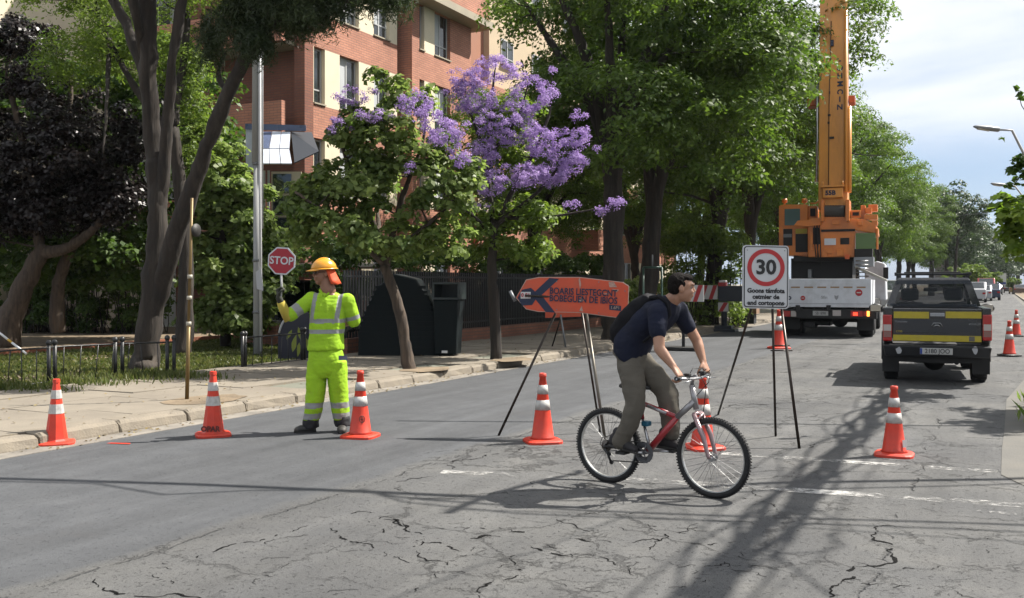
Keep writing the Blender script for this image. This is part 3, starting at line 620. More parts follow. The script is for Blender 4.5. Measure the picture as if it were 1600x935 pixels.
# ---- jacaranda
b5 = G(774, 572); Z5 = 18.9
tree('jacaranda_tree', b5, lim(b5, (774, 574, Z5, .12), (773, 500, Z5, .10), (768, 420, Z5, .09), (772, 350, Z5, .08)),
     [lim(b5, (772, 360, Z5, .07), (800, 300, Z5, .05), (835, 235, Z5, .035), (860, 170, Z5, .02), (862, 120, Z5, .012)),
      lim(b5, (772, 360, Z5, .06), (762, 280, Z5, .045), (765, 200, Z5, .035), (770, 130, Z5, .02), (775, 95, Z5, .01)), lim(b5, (775, 350, Z5, .06), (840, 300, Z5 - .3, .035), (890, 240, Z5 - .4, .02), (925, 220, Z5 - .4, .01)),
      lim(b5, (768, 260, Z5, .035), (735, 180, Z5, .02), (725, 120, Z5, .01)), lim(b5, (768, 240, Z5, .035), (810, 180, Z5, .025), (830, 110, Z5, .01)),
      lim(b5, (772, 370, Z5, .05), (730, 330, Z5 - .4, .03), (690, 300, Z5 - .6, .02)), lim(b5, (780, 340, Z5, .05), (850, 340, Z5 - .2, .03), (940, 325, Z5 - .3, .012), (968, 318, Z5 - .3, .008))],
     [lob(b5, 745, 345, Z5, .8, .45), lob(b5, 815, 345, Z5 + .3, .8, .45), lob(b5, 740, 280, Z5 + .6, .6, .4), lob(b5, 800, 390, Z5 + .4, .8, .35), lob(b5, 790, 200, Z5 + .7, .8, .9)],
     150, .27, 60, .12, .07, M_leafC, 15, 'jacaranda tree in full purple blossom at the kerb behind the orange arrow sign', bark=M_bark, shell=0.3, twig=.5,
     bloss=([lob(b5, 775, 110, Z5, .55, .32), lob(b5, 740, 150, Z5 - .1, .5, .42), lob(b5, 830, 150, Z5 - .1, .5, .45), lob(b5, 790, 195, Z5 - .3, .6, .45), lob(b5, 850, 225, Z5 - .3, .45, .35), lob(b5, 895, 215, Z5 - .3, .40, .25),
             lob(b5, 865, 110, Z5, .12, .08), lob(b5, 720, 125, Z5 - .2, .25, .3), lob(b5, 815, 275, Z5 - .6, .6, .22), lob(b5, 770, 290, Z5 - .7, .3, .25), lob(b5, 890, 255, Z5 - .4, .35, .3), lob(b5, 860, 275, Z5 - .4, .4, .25), lob(b5, 700, 225, Z5 - .6, .3, .2), lob(b5, 925, 238, Z5 - .4, .12, .1),
             lob(b5, 940, 326, Z5 - .4, .14, .1), lob(b5, 965, 317, Z5 - .4, .16, .12), lob(b5, 750, 245, Z5 - .5, .35, .25), lob(b5, 895, 320, Z5 - .5, .15, .08), lob(b5, 755, 325, Z5 - .8, .15, .1), lob(b5, 905, 183, Z5 - .2, .2, .12)],
            640, .095, 55, .032))
# ---- large locusts along the kerb
def big_tree(base, h, r, seed, label, nclump=620, per=90, group='tall green trees along the far kerb', mt=None, lean=0.0, fork=True, ll=.16, lw=.07, crad=.80, ox=0, oy=0, more=()):
    rr = random.Random(seed); hb = h * 0.36
    trunk = [(0, 0, -.05, .36), (.02, .05, .6, .30), (lean * .5, .1, hb * .6, .27), (lean, .15, hb, .24)]
    limbs = []; ends = []
    for i in range(6):
        a = 2 * PI * i / 6 + rr.uniform(-.4, .4); e = r * rr.uniform(.5, .75); zt = h * rr.uniform(.68, .9)
        p1 = (lean + math.cos(a) * e * .25, .15 + math.sin(a) * e * .25, hb + (zt - hb) * .35, .15); p2 = (lean + math.cos(a) * e * .7, .15 + math.sin(a) * e * .7, hb + (zt - hb) * .7, .09)
        p3 = (lean + math.cos(a) * e * 1.1, .15 + math.sin(a) * e * 1.1, zt, .03); z0 = hb * rr.uniform(.75, 1)
        limbs.append([(lean * z0 / hb, .12, z0 - .1, .18), p1, p2, p3]); ends.append(p3)
    lobes = [(lean + ox, oy, h * .70, r * .62, r * .62, h * .22)]
    for e in ends: lobes.append((e[0] + ox * .8, e[1] + oy * .8, e[2] - h * .04, r * .45, r * .45, h * .12))
    for i in range(7):
        a = 2 * PI * i / 7 + rr.uniform(-.3, .3); q = r * rr.uniform(.55, .72); lobes.append((lean + ox + math.cos(a) * q, oy + math.sin(a) * q, h * rr.uniform(.42, .62), r * .38, r * .38, h * .10))
    lobes += list(more)
    if more: limbs.append([(lean, .1, hb, .12), (more[0][0] * .5, more[0][1] * .5, more[0][2] * .75, .08), more[0][:3] + (.03,)])
    return tree('locust_tree', base, trunk, limbs, lobes, nclump, crad, per, ll, lw, mt or M_leafA, seed, label, group=group, shell=0.7, twig=.4, droop=.45, flat=.42, up=.45)
TB = [big_tree(tuple(D(955, 545, 25.5))[:2] + (0,), 12.8, 4.3, 31, 'tall green tree with thick dark trunk directly behind the orange arrow sign', 300, 200, ox=1.2, oy=1.4),
      big_tree((-9.8, 28.5, 0), 13.0, 4.4, 32, 'tall green tree behind the cyclist, next along the kerb after the twin stemmed one', 300, 200, lean=.3, more=[(5.6, -.3, 10.5, 1.0, .9, .5), (4.6, -.8, 10.9, 1.2, 1.0, .6)]),
      big_tree((-9.4, 34.5, 0), 12.5, 5.0, 33, 'tall green tree on the kerb just left of the crane cab', 300, 200, lean=.4)]
# ================================================================ far rows of trees
def place(i, x, y, rz, s, label, group='tall green trees along the far kerb'):
    o = again(TB[i], (x, y, 0), rz, label, s); o['group'] = group; return o
place(1, -9.6, 41.5, 1.1, .98, 'tall green tree on the far kerb level with the crane truck cab')
place(0, -9.5, 49, 2.3, .95, 'tall green tree on the far kerb just past the crane truck')
place(2, -9.4, 57, 3.6, .96, 'tall green tree showing right of the crane boom, first beyond the truck')
place(1, -9.5, 66, 5.0, 1.0, 'tall green tree showing right of the crane boom, second beyond the truck')
for j, (x, y, s) in enumerate([(-9.6, 76, .98), (-9.7, 86, 1.0), (-9.8, 97, 1.02), (-9.5, 109, .95), (-9.6, 122, .9), (-9.8, 137, .95)]):
    place(j % 3, x, y, 1.7 * j, s, ['tall green tree above the pickup roof, third beyond the crane truck', 'tall green tree fourth beyond the crane truck, above the pickup roof', 'tall green tree fifth beyond the crane truck, in the receding row', 'tall green tree sixth beyond the crane truck, in the receding row', 'tall green tree next to last in the row before the sparse tree', 'tall green tree last in the receding row, by the sparse tree'][j])
for j, (x, y, s) in enumerate([(-15.5, 32, .72), (-16.5, 47, .8), (-17, 60, .9), (-17, 78, .95), (-14, 71, 1.0), (-14.5, 92, 1.05), (-15, 104, 1.05), (-14.5, 116, 1.0), (-15, 130, 1.0)]):
    place((j + 1) % 3, x, y, 2.1 * j + .5, s, ['green garden tree behind the twin trunks left of the crane', 'green garden tree behind the crane truck tray', 'green garden tree behind the crane boom', 'green garden tree right of the boom behind the kerbside row', 'green tree filling the gap behind the third tree of the row', 'green tree filling the gap behind the fourth tree of the row', 'green tree filling the gap behind the fifth tree of the row', 'green tree filling the gap behind the sixth tree of the row', 'green tree farthest back behind the kerbside row'][j], 'garden trees behind the kerbside row')
# ================================================================ brick apartment building
M_brick = None
def brickmat(name, c1, c2, mortar, sc_=1.0):
    m = bpy.data.materials.new(name); m.use_nodes = True; t = m.node_tree; b = t.nodes['Principled BSDF']; n = t.nodes.new; l = t.links.new
    tcn = n('ShaderNodeTexCoord'); sp = n('ShaderNodeSeparateXYZ'); l(tcn.outputs['Object'], sp.inputs[0])
    ad = n('ShaderNodeMath'); ad.operation = 'ADD'; l(sp.outputs[0], ad.inputs[0]); l(sp.outputs[1], ad.inputs[1])
    cb = n('ShaderNodeCombineXYZ'); l(ad.outputs[0], cb.inputs[0]); l(sp.outputs[2], cb.inputs[1])
    bt = n('ShaderNodeTexBrick'); bt.inputs['Color1'].default_value = c1 + (1,); bt.inputs['Color2'].default_value = c2 + (1,); bt.inputs['Mortar'].default_value = mortar + (1,)
    bt.inputs['Scale'].default_value = 1; bt.inputs['Mortar Size'].default_value = 0.010; bt.inputs['Brick Width'].default_value = 0.30 * sc_; bt.inputs['Row Height'].default_value = 0.085 * sc_
    l(cb.outputs[0], bt.inputs['Vector']); nz_ = n('ShaderNodeTexNoise'); nz_.inputs['Scale'].default_value = 0.7; nz_.inputs['Detail'].default_value = 5; l(tcn.outputs['Object'], nz_.inputs[0])
    r = n('ShaderNodeMapRange'); r.inputs[1].default_value = .3; r.inputs[2].default_value = .7; r.inputs[3].default_value = .82; r.inputs[4].default_value = 1.15; l(nz_.outputs[0], r.inputs[0])
    h = n('ShaderNodeHueSaturation'); l(bt.outputs[0], h.inputs['Color']); l(r.outputs[0], h.inputs['Value']); l(h.outputs[0], b.inputs['Base Color'])
    bp = n('ShaderNodeBump'); bp.inputs['Strength'].default_value = .5; bp.inputs['Distance'].default_value = .01; bp.invert = True; l(bt.outputs['Fac'], bp.inputs['Height']); l(bp.outputs[0], b.inputs['Normal'])
    b.inputs['Roughness'].default_value = .85; return m
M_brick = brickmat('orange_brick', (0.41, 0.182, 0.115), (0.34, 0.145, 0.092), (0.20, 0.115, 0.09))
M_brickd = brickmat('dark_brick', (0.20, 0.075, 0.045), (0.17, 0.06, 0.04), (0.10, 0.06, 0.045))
M_cream = mat('cream_render', (0.86, 0.76, 0.56), 0.85, var=.06, scale=2)
M_white = mat('white_render', (0.85, 0.86, 0.86), 0.8, var=.05, scale=2)
M_soffit = mat('soffit_concrete', (0.42, 0.37, 0.28), 0.85, var=.1, scale=2)
M_winf = mat('white_window_frame', (0.55, 0.56, 0.56), 0.45)
M_winb = mat('bronze_window_frame', (0.05, 0.038, 0.03), 0.4)
def glassmat(name, c, rough=.06):
    m = mat(name, c, rough, spec=.9); return m
M_glass = glassmat('window_glass', (0.030, 0.038, 0.045)); M_curt = mat('net_curtain', (0.55, 0.58, 0.60), .9, var=.15, scale=14, stretch=(1, 1, .05))

bx = -20.0
B = empty('apartment_building', (bx, 0, 0), 0, 'orange brick apartment building with cream panels behind the street trees', 'building')
FL = [1.0, 4.5, 7.5, 10.5, 13.5, 16.5]      # sill heights
def floor_band(x, y0, y1, z0, z1, depth=6, m=None):
    mb = MB(); mb.box(x - depth, x, y0, y1, z0, z1); return mb.build('brick_band', m or M_brick, B)
def win(parent, x, y0, y1, z0, z1, frame=M_winf, nm=2, curtain=False, rec=.14, dirx=True):
    """window in a street-facing wall (x = wall face): frame, panes, sill"""
    mb = MB(); t = .055; xf = x - rec
    mb.box(xf - .05, xf, y0, y0 + t, z0, z1); mb.box(xf - .05, xf, y1 - t, y1, z0, z1); mb.box(xf - .05, xf, y0 + t, y1 - t, z0, z0 + t); mb.box(xf - .05, xf, y0 + t, y1 - t, z1 - t, z1)
    for k in range(1, nm):
        yy = y0 + (y1 - y0) * k / nm; mb.box(xf - .045, xf - .002, yy - .03, yy + .03, z0 + t, z1 - t)
    zz = z0 + (z1 - z0) * .24; mb.box(xf - .043, xf - .004, y0 + t, y1 - t, zz, zz + .045)
    o = mb.build('window', frame, parent)
    for k in range(nm):
        a = y0 + t + (y1 - y0 - 2 * t) * k / nm + (.03 if k else 0); b_ = y0 + t + (y1 - y0 - 2 * t) * (k + 1) / nm - (.03 if k < nm - 1 else 0)
        g = MB(); g.box(xf - .035, xf - .028, a, b_, z0 + t, zz); g.build('pane', M_glass, o)
        g = MB(); g.box(xf - .035, xf - .028, a, b_, zz + .045, z1 - t); g.build('pane', M_curt if curtain and (k + int(y0)) % 2 == 0 else M_glass, o)
    g = MB(); g.box(xf - .002, x + .05, y0 - .04, y1 + .04, z0 - .05, z0 - .002); g.build('sill', M_soffit, o)
    return o
def lit_face(x, y0, y1, floors, wins, z0=0, ztop=17, end_wall=True):
    """solid body set back with bands in front, cream piers between windows"""
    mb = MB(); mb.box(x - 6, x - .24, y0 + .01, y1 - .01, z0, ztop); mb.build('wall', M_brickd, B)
    for k, s in enumerate(floors):
        top = s + 1.9; nxt = floors[k + 1] if k + 1 < len(floors) else ztop
        mb = MB(); mb.box(x - .238, x, y0, y1, top, nxt); mb.build('brick_band', M_brick, B)
        ys = [y0] + [q for w_ in wins for q in (w_[0], w_[1])] + [y1]
        for i in range(0, len(ys), 2):
            if ys[i + 1] - ys[i] > .05:
                m = M_brick if (i == 0 and wins and wins[0][3]) or (i == len(ys) - 2 and wins and wins[-1][3]) else M_cream
                mb = MB(); mb.box(x - .238, x - .004, ys[i], ys[i + 1], s, top); mb.build('pier', m, B)
        for (a, b_, nm, br) in wins: win(B, x, a + .02, b_ - .02, s + .06, top - .02, M_winf, nm, k >= 1)
    mb = MB(); mb.box(x - .238, x, y0, y1, z0, floors[0]); mb.build('brick_band', M_brick, B)
B0 = 0
# volume 1
lit_face(0, 24.95, 30.0, FL, [(25.12, 25.7, 1, 0), (26.5, 27.6, 2, 0), (28.5, 29.5, 2, 0)], ztop=19)
# pier on the near corner and balcony front facing the camera
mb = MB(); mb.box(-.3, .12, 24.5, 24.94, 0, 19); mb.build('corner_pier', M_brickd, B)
for s in FL[1:]:
    mb = MB(); mb.box(-7.5, -.32, 23.9, 24.1, s - 1.15, s - .05); mb.build('balcony_front', M_brick, B)
    mb = MB(); mb.box(-7.5, -.32, 24.11, 25.2, s - 1.2, s - 1.05); mb.build('balcony_slab', M_soffit, B)
mb = MB(); mb.box(-8.0, -.31, 25.2, 25.5, 0, 19); mb.build('wall', M_white, B)
for s in FL[1:4]:
    for x0 in (-1.9, -4.2, -6.4):
        mb = MB(); mb.box(x0 - 1.3, x0, 25.16, 25.19, s + .1, s + 1.7); o = mb.build('window', M_winf, B)
        g = MB(); g.box(x0 - 1.22, x0 - .68, 25.13, 25.15, s + .18, s + 1.62); g.build('pane', M_glass, o); g = MB(); g.box(x0 - .62, x0 - .08, 25.13, 25.15, s + .18, s + 1.62); g.build('pane', M_glass, o)
# lower left wing in the shade of the trees
mb = MB(); mb.box(-20, -8.02, 19.5, 28, 0, 12); mb.build('left_wing', M_cream, B)
for z_ in (3.2, 6.4, 9.6):
    mb = MB(); mb.box(-20, -8.0, 19.3, 19.49, z_ - .9, z_ + .2); mb.build('brick_band', M_brick, B)
# volume 2: recessed link then projecting bay
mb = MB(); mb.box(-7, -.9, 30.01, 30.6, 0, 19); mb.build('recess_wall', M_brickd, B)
lit_face(.35, 30.5, 35.0, FL[:4], [(31.0, 31.35, 1, 1), (32.1, 33.3, 2, 1)], ztop=12.25)
mb = MB(); mb.box(-1.0, .36, 30.46, 30.499, 0, 12.25); mb.build('side_wall', M_brick, B)
mb = MB(); mb.box(-.6, 1.1, 30.2, 35.6, 12.26, 12.55); mb.build('roof_slab', M_soffit, B)
mb = MB(); mb.box(-.6, .95, 30.3, 35.5, 12.56, 13.5); mb.build('parapet', M_brick, B)
# volume 3: continues behind the jacaranda
lit_face(-.4, 37.0, 66, FL[:3], [(38.5, 40.2, 2, 0), (42.2, 44.2, 2, 0), (46, 47.5, 2, 0), (50, 51.6, 2, 0), (55, 57, 2, 0), (60, 62, 2, 0)], ztop=10.6)
mb = MB(); mb.box(-6, -1.2, 35.01, 36.99, 0, 11.5); mb.build('recess_wall', M_brick, B)
for s in FL[1:3]:
    mb = MB(); mb.box(-.38, .9, 47.9, 49.9, s - 1.1, s); mb.build('balcony_front', M_brick, B)
# tall rendered block behind
B2 = empty('apartment_building', (-22, 37.6, 0), 0, 'tall brown rendered block with beige upper floors rising behind the brick building', 'building')
mb = MB(); mb.box(-8, 0, 0, 2.8, 0, 21); mb.build('wall', mat('brown_render', (0.40, 0.19, 0.12), .9, var=.08, scale=1), B2)
mb = MB(); mb.box(-8, .3, 2.82, 20, 0, 20); mb.build('wall', mat('beige_render', (0.60, 0.48, 0.33), .9, var=.08, scale=1), B2)
for s in (12.4, 15.6):
    for y in (4.0, 7.5, 11.5):
        win(B2, .445, y, y + 1.3, s, s + 1.2, M_winf, 2, False, rec=.1)
# ---- lobby / gatehouse at street level behind the worker
def W2L(px, zc): p = c2w((px - 800) / FPX * zc, zc); return p
ga = c2w((380 - 800) / FPX * 24.2, 24.2)
K = empty('gatehouse', ga, PSI, 'low brick gatehouse with a pale slab roof behind the lamp post and worker', 'building')
def kb(name, px0, px1, y0, y1, z0, z1, m, bev=0):
    zc = 24.2; x0 = (px0 - 380) / FPX * zc; x1 = (px1 - 380) / FPX * zc
    mb = MB(); mb.box(x0, x1, y0, y1, z0, z1); return mb.build(name, m, K, bevel=bev)
kb('pillar', 384, 396, 0, .25, .05, 2.0, M_brick); kb('pillar', 543, 562, 0, .3, .05, 2.02, M_brick)
kb('roof_slab', 380, 606, -.1, 3.0, 2.03, 2.12, mat('pale_slab', (.55, .52, .45), .8, var=.1, scale=3), .01)
kb('lintel', 396, 543, .02, .22, 1.72, 2.02, M_brickd)
kb('wall', 397, 542, 1.0, 1.2, .05, 1.71, mat('dark_grey_wall', (.07, .075, .08), .8, var=.2, scale=2))  # even dark grey wall set back behind the pillars
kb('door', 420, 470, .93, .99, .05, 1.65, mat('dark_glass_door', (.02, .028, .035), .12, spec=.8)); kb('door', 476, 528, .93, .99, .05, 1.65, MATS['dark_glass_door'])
kb('low_pier', 414, 440, -.6, -.25, .05, .62, M_brick); kb('pier_cap', 412, 442, -.63, -.22, .622, .70, mat('pier_cap', (.4, .39, .37), .7, var=.1))
# ---- sloping canopy with glass and blue-white panels above
ca = c2w((384 - 800) / FPX * 24.5, 24.5)
A_ = empty('entrance_canopy', ca, PSI, 'blue and white sloping canopy over the entrance behind the lamp post', 'canopy')
def cp(px, py, dy=0): return ((px - 384) / FPX * 24.5, dy, EYE - (py - HORIZ) / FPX * 24.5)
M_cw = mat('canopy_white', (.80, .86, 1.0), .35, var=.12, scale=3); M_cb = mat('canopy_blue', (.13, .17, .30), .3, var=.2, scale=3); M_cd = mat('canopy_dark', (.035, .04, .05), .3)
def panel(name, pts, m, th=.03):
    P = [Vector(p) for p in pts]; nr = (P[1] - P[0]).cross(P[2] - P[0]).normalized() * th; n_ = len(P); mb = MB()
    mb.add(P + [p - nr for p in P], [tuple(range(n_)), tuple(range(2 * n_ - 1, n_ - 1, -1))] + [(k, n_ + k, n_ + (k + 1) % n_, (k + 1) % n_) for k in range(n_)]); return mb.build(name, m, A_)
panel('side_panel', [cp(384, 196), cp(384, 268), cp(410, 268), cp(410, 196)], M_cw)
panel('top_rail', [cp(384, 194, -.06), cp(384, 203, -.06), cp(478, 205, 0), cp(478, 196, 0)], M_cb)
for k in range(3):
    a0, a1 = 411 + 14.5 * k, 424.5 + 14.5 * k; b0, b1_ = 420 + 17 * k, 436 + 17 * k
    am, bm_ = (a0 * .55 + b0 * .45) - 2, (a1 * .55 + b1_ * .45) - 2
    panel('canopy_panel', [cp(a0, 206, 0), cp(am, 236, -.5), cp(am + 14.6, 236, -.5), cp(a1, 206, 0)], M_cb if k == 0 else M_cw); panel('canopy_panel', [cp(am, 237, -.5), cp(b0, 263, -1.0), cp(b1_, 263, -1.0), cp(am + 14.6, 237, -.5)], M_cw)
panel('canopy_panel', [cp(455, 206, 0), cp(474, 262, -1.0), cp(503, 240, -.4), cp(482, 203, .4)], M_cd)
for px in (414, 421): panel('post', [cp(px, 268, -.2), cp(px, 430, -.2), cp(px + 3, 430, -.2), cp(px + 3, 268, -.2)], M_winf, .05)
for k in range(3): panel('glazing', [cp(426, 272 + 34 * k), cp(426, 302 + 34 * k), cp(455, 302 + 34 * k), cp(455, 272 + 34 * k)], M_glass)
panel('glazing_frame', [cp(423, 268, .06), cp(423, 380, .06), cp(470, 380, .06), cp(470, 268, .06)], M_cream)
# ---- brick plinth, iron fence and clipped hedge along the pavement (px 720 .. 1010)
FY0, FY1 = 16.6, 33.0; FX = -12.45
F = empty('plinth_fence', (FX, FY0, 0), 0, 'black iron fence on a low brick plinth beneath the clipped hedge', 'fence')
mb = MB(); mb.box(-.12, .12, 0, FY1 - FY0, .05, .44); mb.build('plinth', brickmat('plinth_brick', (0.24, 0.10, 0.06), (0.20, 0.08, 0.05), (0.12, 0.08, 0.06)), F)
M_iron = mat('black_iron', (0.016, 0.017, 0.018), .45, var=.2, scale=20)
for z_ in (.58, 1.75): mb = MB(); mb.box(-.02, .02, 0, FY1 - FY0, z_, z_ + .045); mb.build('rail', M_iron, F)
mb = MB(); mb.box(-.012, .012, -.03, .03, .44, 1.9); me = mb.mesh('slat', M_iron)
k = 0
while k * .105 < FY1 - FY0:
    o = bpy.data.objects.new('slat', me); col.objects.link(o); o.parent = F; o.location = (.0, .05 + k * .105, 0); k += 1
hedge('clipped_hedge', -.5, .4, 0, 17, .3, 2.45, 46000, .10, .07, M_leafH, 41, 'clipped green hedge standing above the black iron fence', 'hedge', .26, loc=(-13.2, 16.5, 0))
hedge('clipped_hedge', -.8, .6, 0, 14, .3, 1.5, 16000, .13, .09, M_leafB, 42, 'loose bright green shrubs beyond the twin stemmed tree', 'hedge', .4, loc=(-13.2, 34.5, 0))
hedge('garden_shrub', -1.4, 1.4, -1.2, 1.2, .1, 3.4, 14000, .13, .09, M_leafC, 43, 'pale green shrub between the trunks behind the cyclist', 'shrub', .45, loc=tuple(G(1095, 512))[:2] + (0,))
# ---- thin low pavement railing in front of the lawn
def rail_fence(name, pts, posts, label, h=.72):
    base = G(*pts[0]); R_ = empty(name, base, 0, label, 'railing'); P = [G(*p) - base for p in pts]; tot = [0]
    for i in range(len(P) - 1): tot.append(tot[-1] + (P[i + 1] - P[i]).length)
    def at(s):
        for i in range(len(P) - 1):
            if s <= tot[i + 1] + 1e-6: return P[i] + (P[i + 1] - P[i]) * ((s - tot[i]) / (tot[i + 1] - tot[i]))
        return P[-1]
    for z_ in (.13, h - .07):
        mb = MB(); mb.tube([p + Vector((0, 0, z_)) for p in P], .014, 6); mb.build('rail', M_iron, R_)
    S = tot[-1]; n_ = int(S / .24); rr = random.Random(len(label))
    for k in range(1, n_):
        p = at(S * k / n_); mb = MB(); tx = rr.uniform(-.03, .03); mb.tube([p + Vector((0, 0, .10)), p + Vector((tx, tx, h - .07))], .008, 5); mb.build('baluster', M_iron, R_)
    for s in posts:
        p = at(S * s); mb = MB(); mb.tube([p + Vector((0, 0, .02)), p + Vector((0, 0, h))], [.030, .030], 8); mb.ell(p + Vector((0, 0, h)), (.045, .045, .05), n=10, k=6); mb.build('post', M_iron, R_)
    return R_
rail_fence('railing', [(-60, 632), (8, 619), (105, 607), (187, 601), (272, 596)], [.18, .46, .49, .75, .78, .97, 1.0], 'low black iron railing with ball topped posts in front of the lawn, left stretch')
rail_fence('railing', [(379, 585), (430, 579), (476, 573)], [0.0, .04, .95, 1.0], 'short low black iron railing behind the worker')
# ---- lawn grass
rng = np.random.default_rng(5); n = 90000
X = rng.uniform(-18.8, PW - .12, n); Y = rng.uniform(4, 22.5, n); pn = np.sin(X * 1.3 + 1) * np.cos(Y * .9) + rng.normal(0, .45, n); keep = (pn > -.45) & ~((Y > 17.2) & (X > -14.5) & (rng.random(n) < .9))
X, Y = X[keep], Y[keep]; n = len(X); hh = rng.uniform(.03, .10, n)
C_ = np.stack([X, Y, .06 + hh / 2], 1); A3 = np.stack([rng.normal(0, .02, n), rng.normal(0, .02, n), hh / 2], 1); B3 = np.stack([rng.normal(0, .006, n), rng.normal(0, .006, n), np.zeros(n)], 1) + .004
M_grass = leafmat('grass_blade', (0.045, 0.075, 0.014), (0.14, 0.145, 0.05), .4)
g = quads_object('lawn_grass', C_, A3, B3 * 2.2, np.clip(rng.normal(.5, .28, n), 0, 1), M_grass); tag(g, 'short dry green grass of the lawn behind the railing', 'grass')
def tufts(name, cx, cy, rx, ry, n, h, label, mt=None, z=.1, seed=1, lw=.012):
    rng = np.random.default_rng(seed); C0 = np.stack([cx + rng.normal(0, rx / 2, n), cy + rng.normal(0, ry / 2, n), np.full(n, z)], 1); hh = rng.uniform(.4, 1, n) * h
    A = np.stack([rng.normal(0, .35, n) * hh, rng.normal(0, .35, n) * hh, hh], 1) / 2; B_ = unit(np.cross(A, rng.normal(size=(n, 3)))) * lw
    o = quads_object(name, C0 + A, A, B_, np.clip(rng.normal(.5, .25, n), 0, 1), mt or M_grass); return tag(o, label, 'weeds')
for i, (px, py) in enumerate([(30, 622), (120, 611), (190, 604), (245, 601), (275, 600)]):
    p = G(px, py); tufts('weeds', p.x, p.y, .9, .35, 420, .16, 'dry weeds along the foot of the railing', seed=50 + i)
p = G(1606, 662); tufts('weeds', p.x + .22, p.y, .25, .5, 260, .2, 'green weed tuft on the near kerb edge', M_leafB, seed=61, lw=.02, z=.06)
p = G(1606, 640); tufts('weeds', p.x + .2, p.y + .3, .25, .6, 200, .2, 'green weed tuft on the near kerb edge', M_leafB, seed=62, lw=.02, z=.06)
# planting pits by the kerb trees
for px, py in ((665, 590), (800, 573), (322, 641)):
    p = G(px, py); mb = MB(); rr = random.Random(px); k_ = 14
    mb.add([(p.x + .42 * math.cos(2 * PI * a / k_) * rr.uniform(.8, 1.1), p.y + .6 * math.sin(2 * PI * a / k_) * rr.uniform(.8, 1.1), .141) for a in range(k_)], [tuple(range(k_))]); mb.build('planting_pit', M_soil, kind='structure')
# ---- dark green street containers
Cn = empty('waste_container', G(640, 566), PSI, 'very large dark green slatted container behind the leaning trunk', 'container')
M_bin = mat('dark_green_plastic', (0.006, 0.012, 0.014), .6, spec=.2, var=.25, scale=6); zc = 20.0
def cpt(px, py): return ((px - 640) / FPX * zc, EYE - (py - HORIZ) / FPX * zc)
poly = [cpt(560, 562), cpt(684, 562), cpt(686, 520), cpt(672, 470), cpt(650, 436), cpt(618, 428), cpt(590, 448), cpt(572, 485), cpt(561, 520)]
poly = [(x, max(z, .12)) for x, z in poly]
mb = MB(); mb.prism(poly, 0, 1.3); mb.build('body', M_bin, Cn, bevel=.03)
for k in range(13):
    z_ = .25 + k * .105; x0, x1 = -1.02, .58
    if z_ > .8: x0 += (z_ - .8) * .45; x1 -= (z_ - .8) * .35
    mb = MB(); mb.box(x0, x1, -.022, -.001, z_, z_ + .06); mb.build('slat', M_bin, Cn)
mb = MB(); mb.box(-1.0, -.9, .1, .3, .1, .16); mb.box(.5, .6, .1, .3, .1, .16); mb.build('foot', M_iron, Cn)
Cb = empty('waste_bin', G(700, 567), PSI - .15, 'dark green flared waste bin with an open hatch beside the large container', 'bin')
mb = MB(); mb.hexa([(-.28, 0, .16), (.17, 0, .16), (.17, .5, .16), (-.28, .5, .16), (-.30, -.06, 1.28), (.22, -.06, 1.28), (.22, .6, 1.28), (-.30, .6, 1.28)]); mb.build('body', M_bin, Cb, bevel=.025)
fr = MB()
for (a, b_, c, d) in ((-.31, .25, 1.29, 1.33), (-.31, .25, 1.60, 1.64)): fr.box(a, b_, -.08, .62, c, d)
fr.box(-.31, -.27, -.08, .62, 1.33, 1.6); fr.box(.21, .25, -.08, .62, 1.33, 1.6); fr.box(-.27, .21, .58, .62, 1.33, 1.6); fr.build('hatch_frame', mat('bin_rim', (.035, .05, .05), .4), Cb)
for x_ in (-.2, .1):
    w_ = MB(); w_.lathe([(.02, -.02), (.08, -.02), (.08, .02), (.02, .02)], 14, M=Matrix.Translation((x_, .1, .17)) @ Matrix.Rotation(PI / 2, 4, 'Y')); w_.build('wheel', M_iron, Cb)
st = MB(); st.box(-.12, .0, -.055, -.05, .2, .25); st.build('sticker', M_white, Cb)
# ---- round topped navy board with leaf print behind the railing
Nb = empty('round_board', G(468, 570), PSI + .1, 'navy round topped board with yellow green leaf print behind the railing', 'board'); zc = 19.2
k_ = 20; arc = [(-.42 + 0, 0.05)] + [(.42 * -math.cos(PI * a / k_) * 1.0, .55 + .42 * math.sin(PI * a / k_) * 1.25) for a in range(k_ + 1)] + [(.42, .05)]
arc = arc[::-1]
mb = MB(); mb.prism(arc, 0, .06); mb.build('board', mat('navy_panel', (.012, .014, .035), .4), Nb)
mb = MB(); mb.tube([(x, -.012, z) for x, z in [(.40 * -math.cos(PI * a / k_), .55 + .40 * math.sin(PI * a / k_) * 1.25) for a in range(1, 12)]], .022, 6); mb.build('rim', mat('white_trim', (.6, .6, .62), .5), Nb)
for (x, z, r, a) in ((-.1, .42, .11, .2), (.02, .6, .10, -.3), (-.02, .3, .09, .1), (.12, .45, .12, -.5), (-.2, .6, .07, .5)):
    lf = MB(); pts_ = [(x + math.sin(a) * r * t * 1.6 + math.cos(a) * r * .5 * math.sin(PI * (t + 1) / 2) * s, z + math.cos(a) * r * t * 1.6 - math.sin(a) * r * .5 * math.sin(PI * (t + 1) / 2) * s) for s in (1, -1) for t in ([-1, -.5, 0, .5] if s == 1 else [1, .5, 0, -.5])]
    lf.prism(pts_[::-1], -.012, -.003); lf.build('leaf_print', mat('yellow_green_print', (.30, .36, .05), .6), Nb)
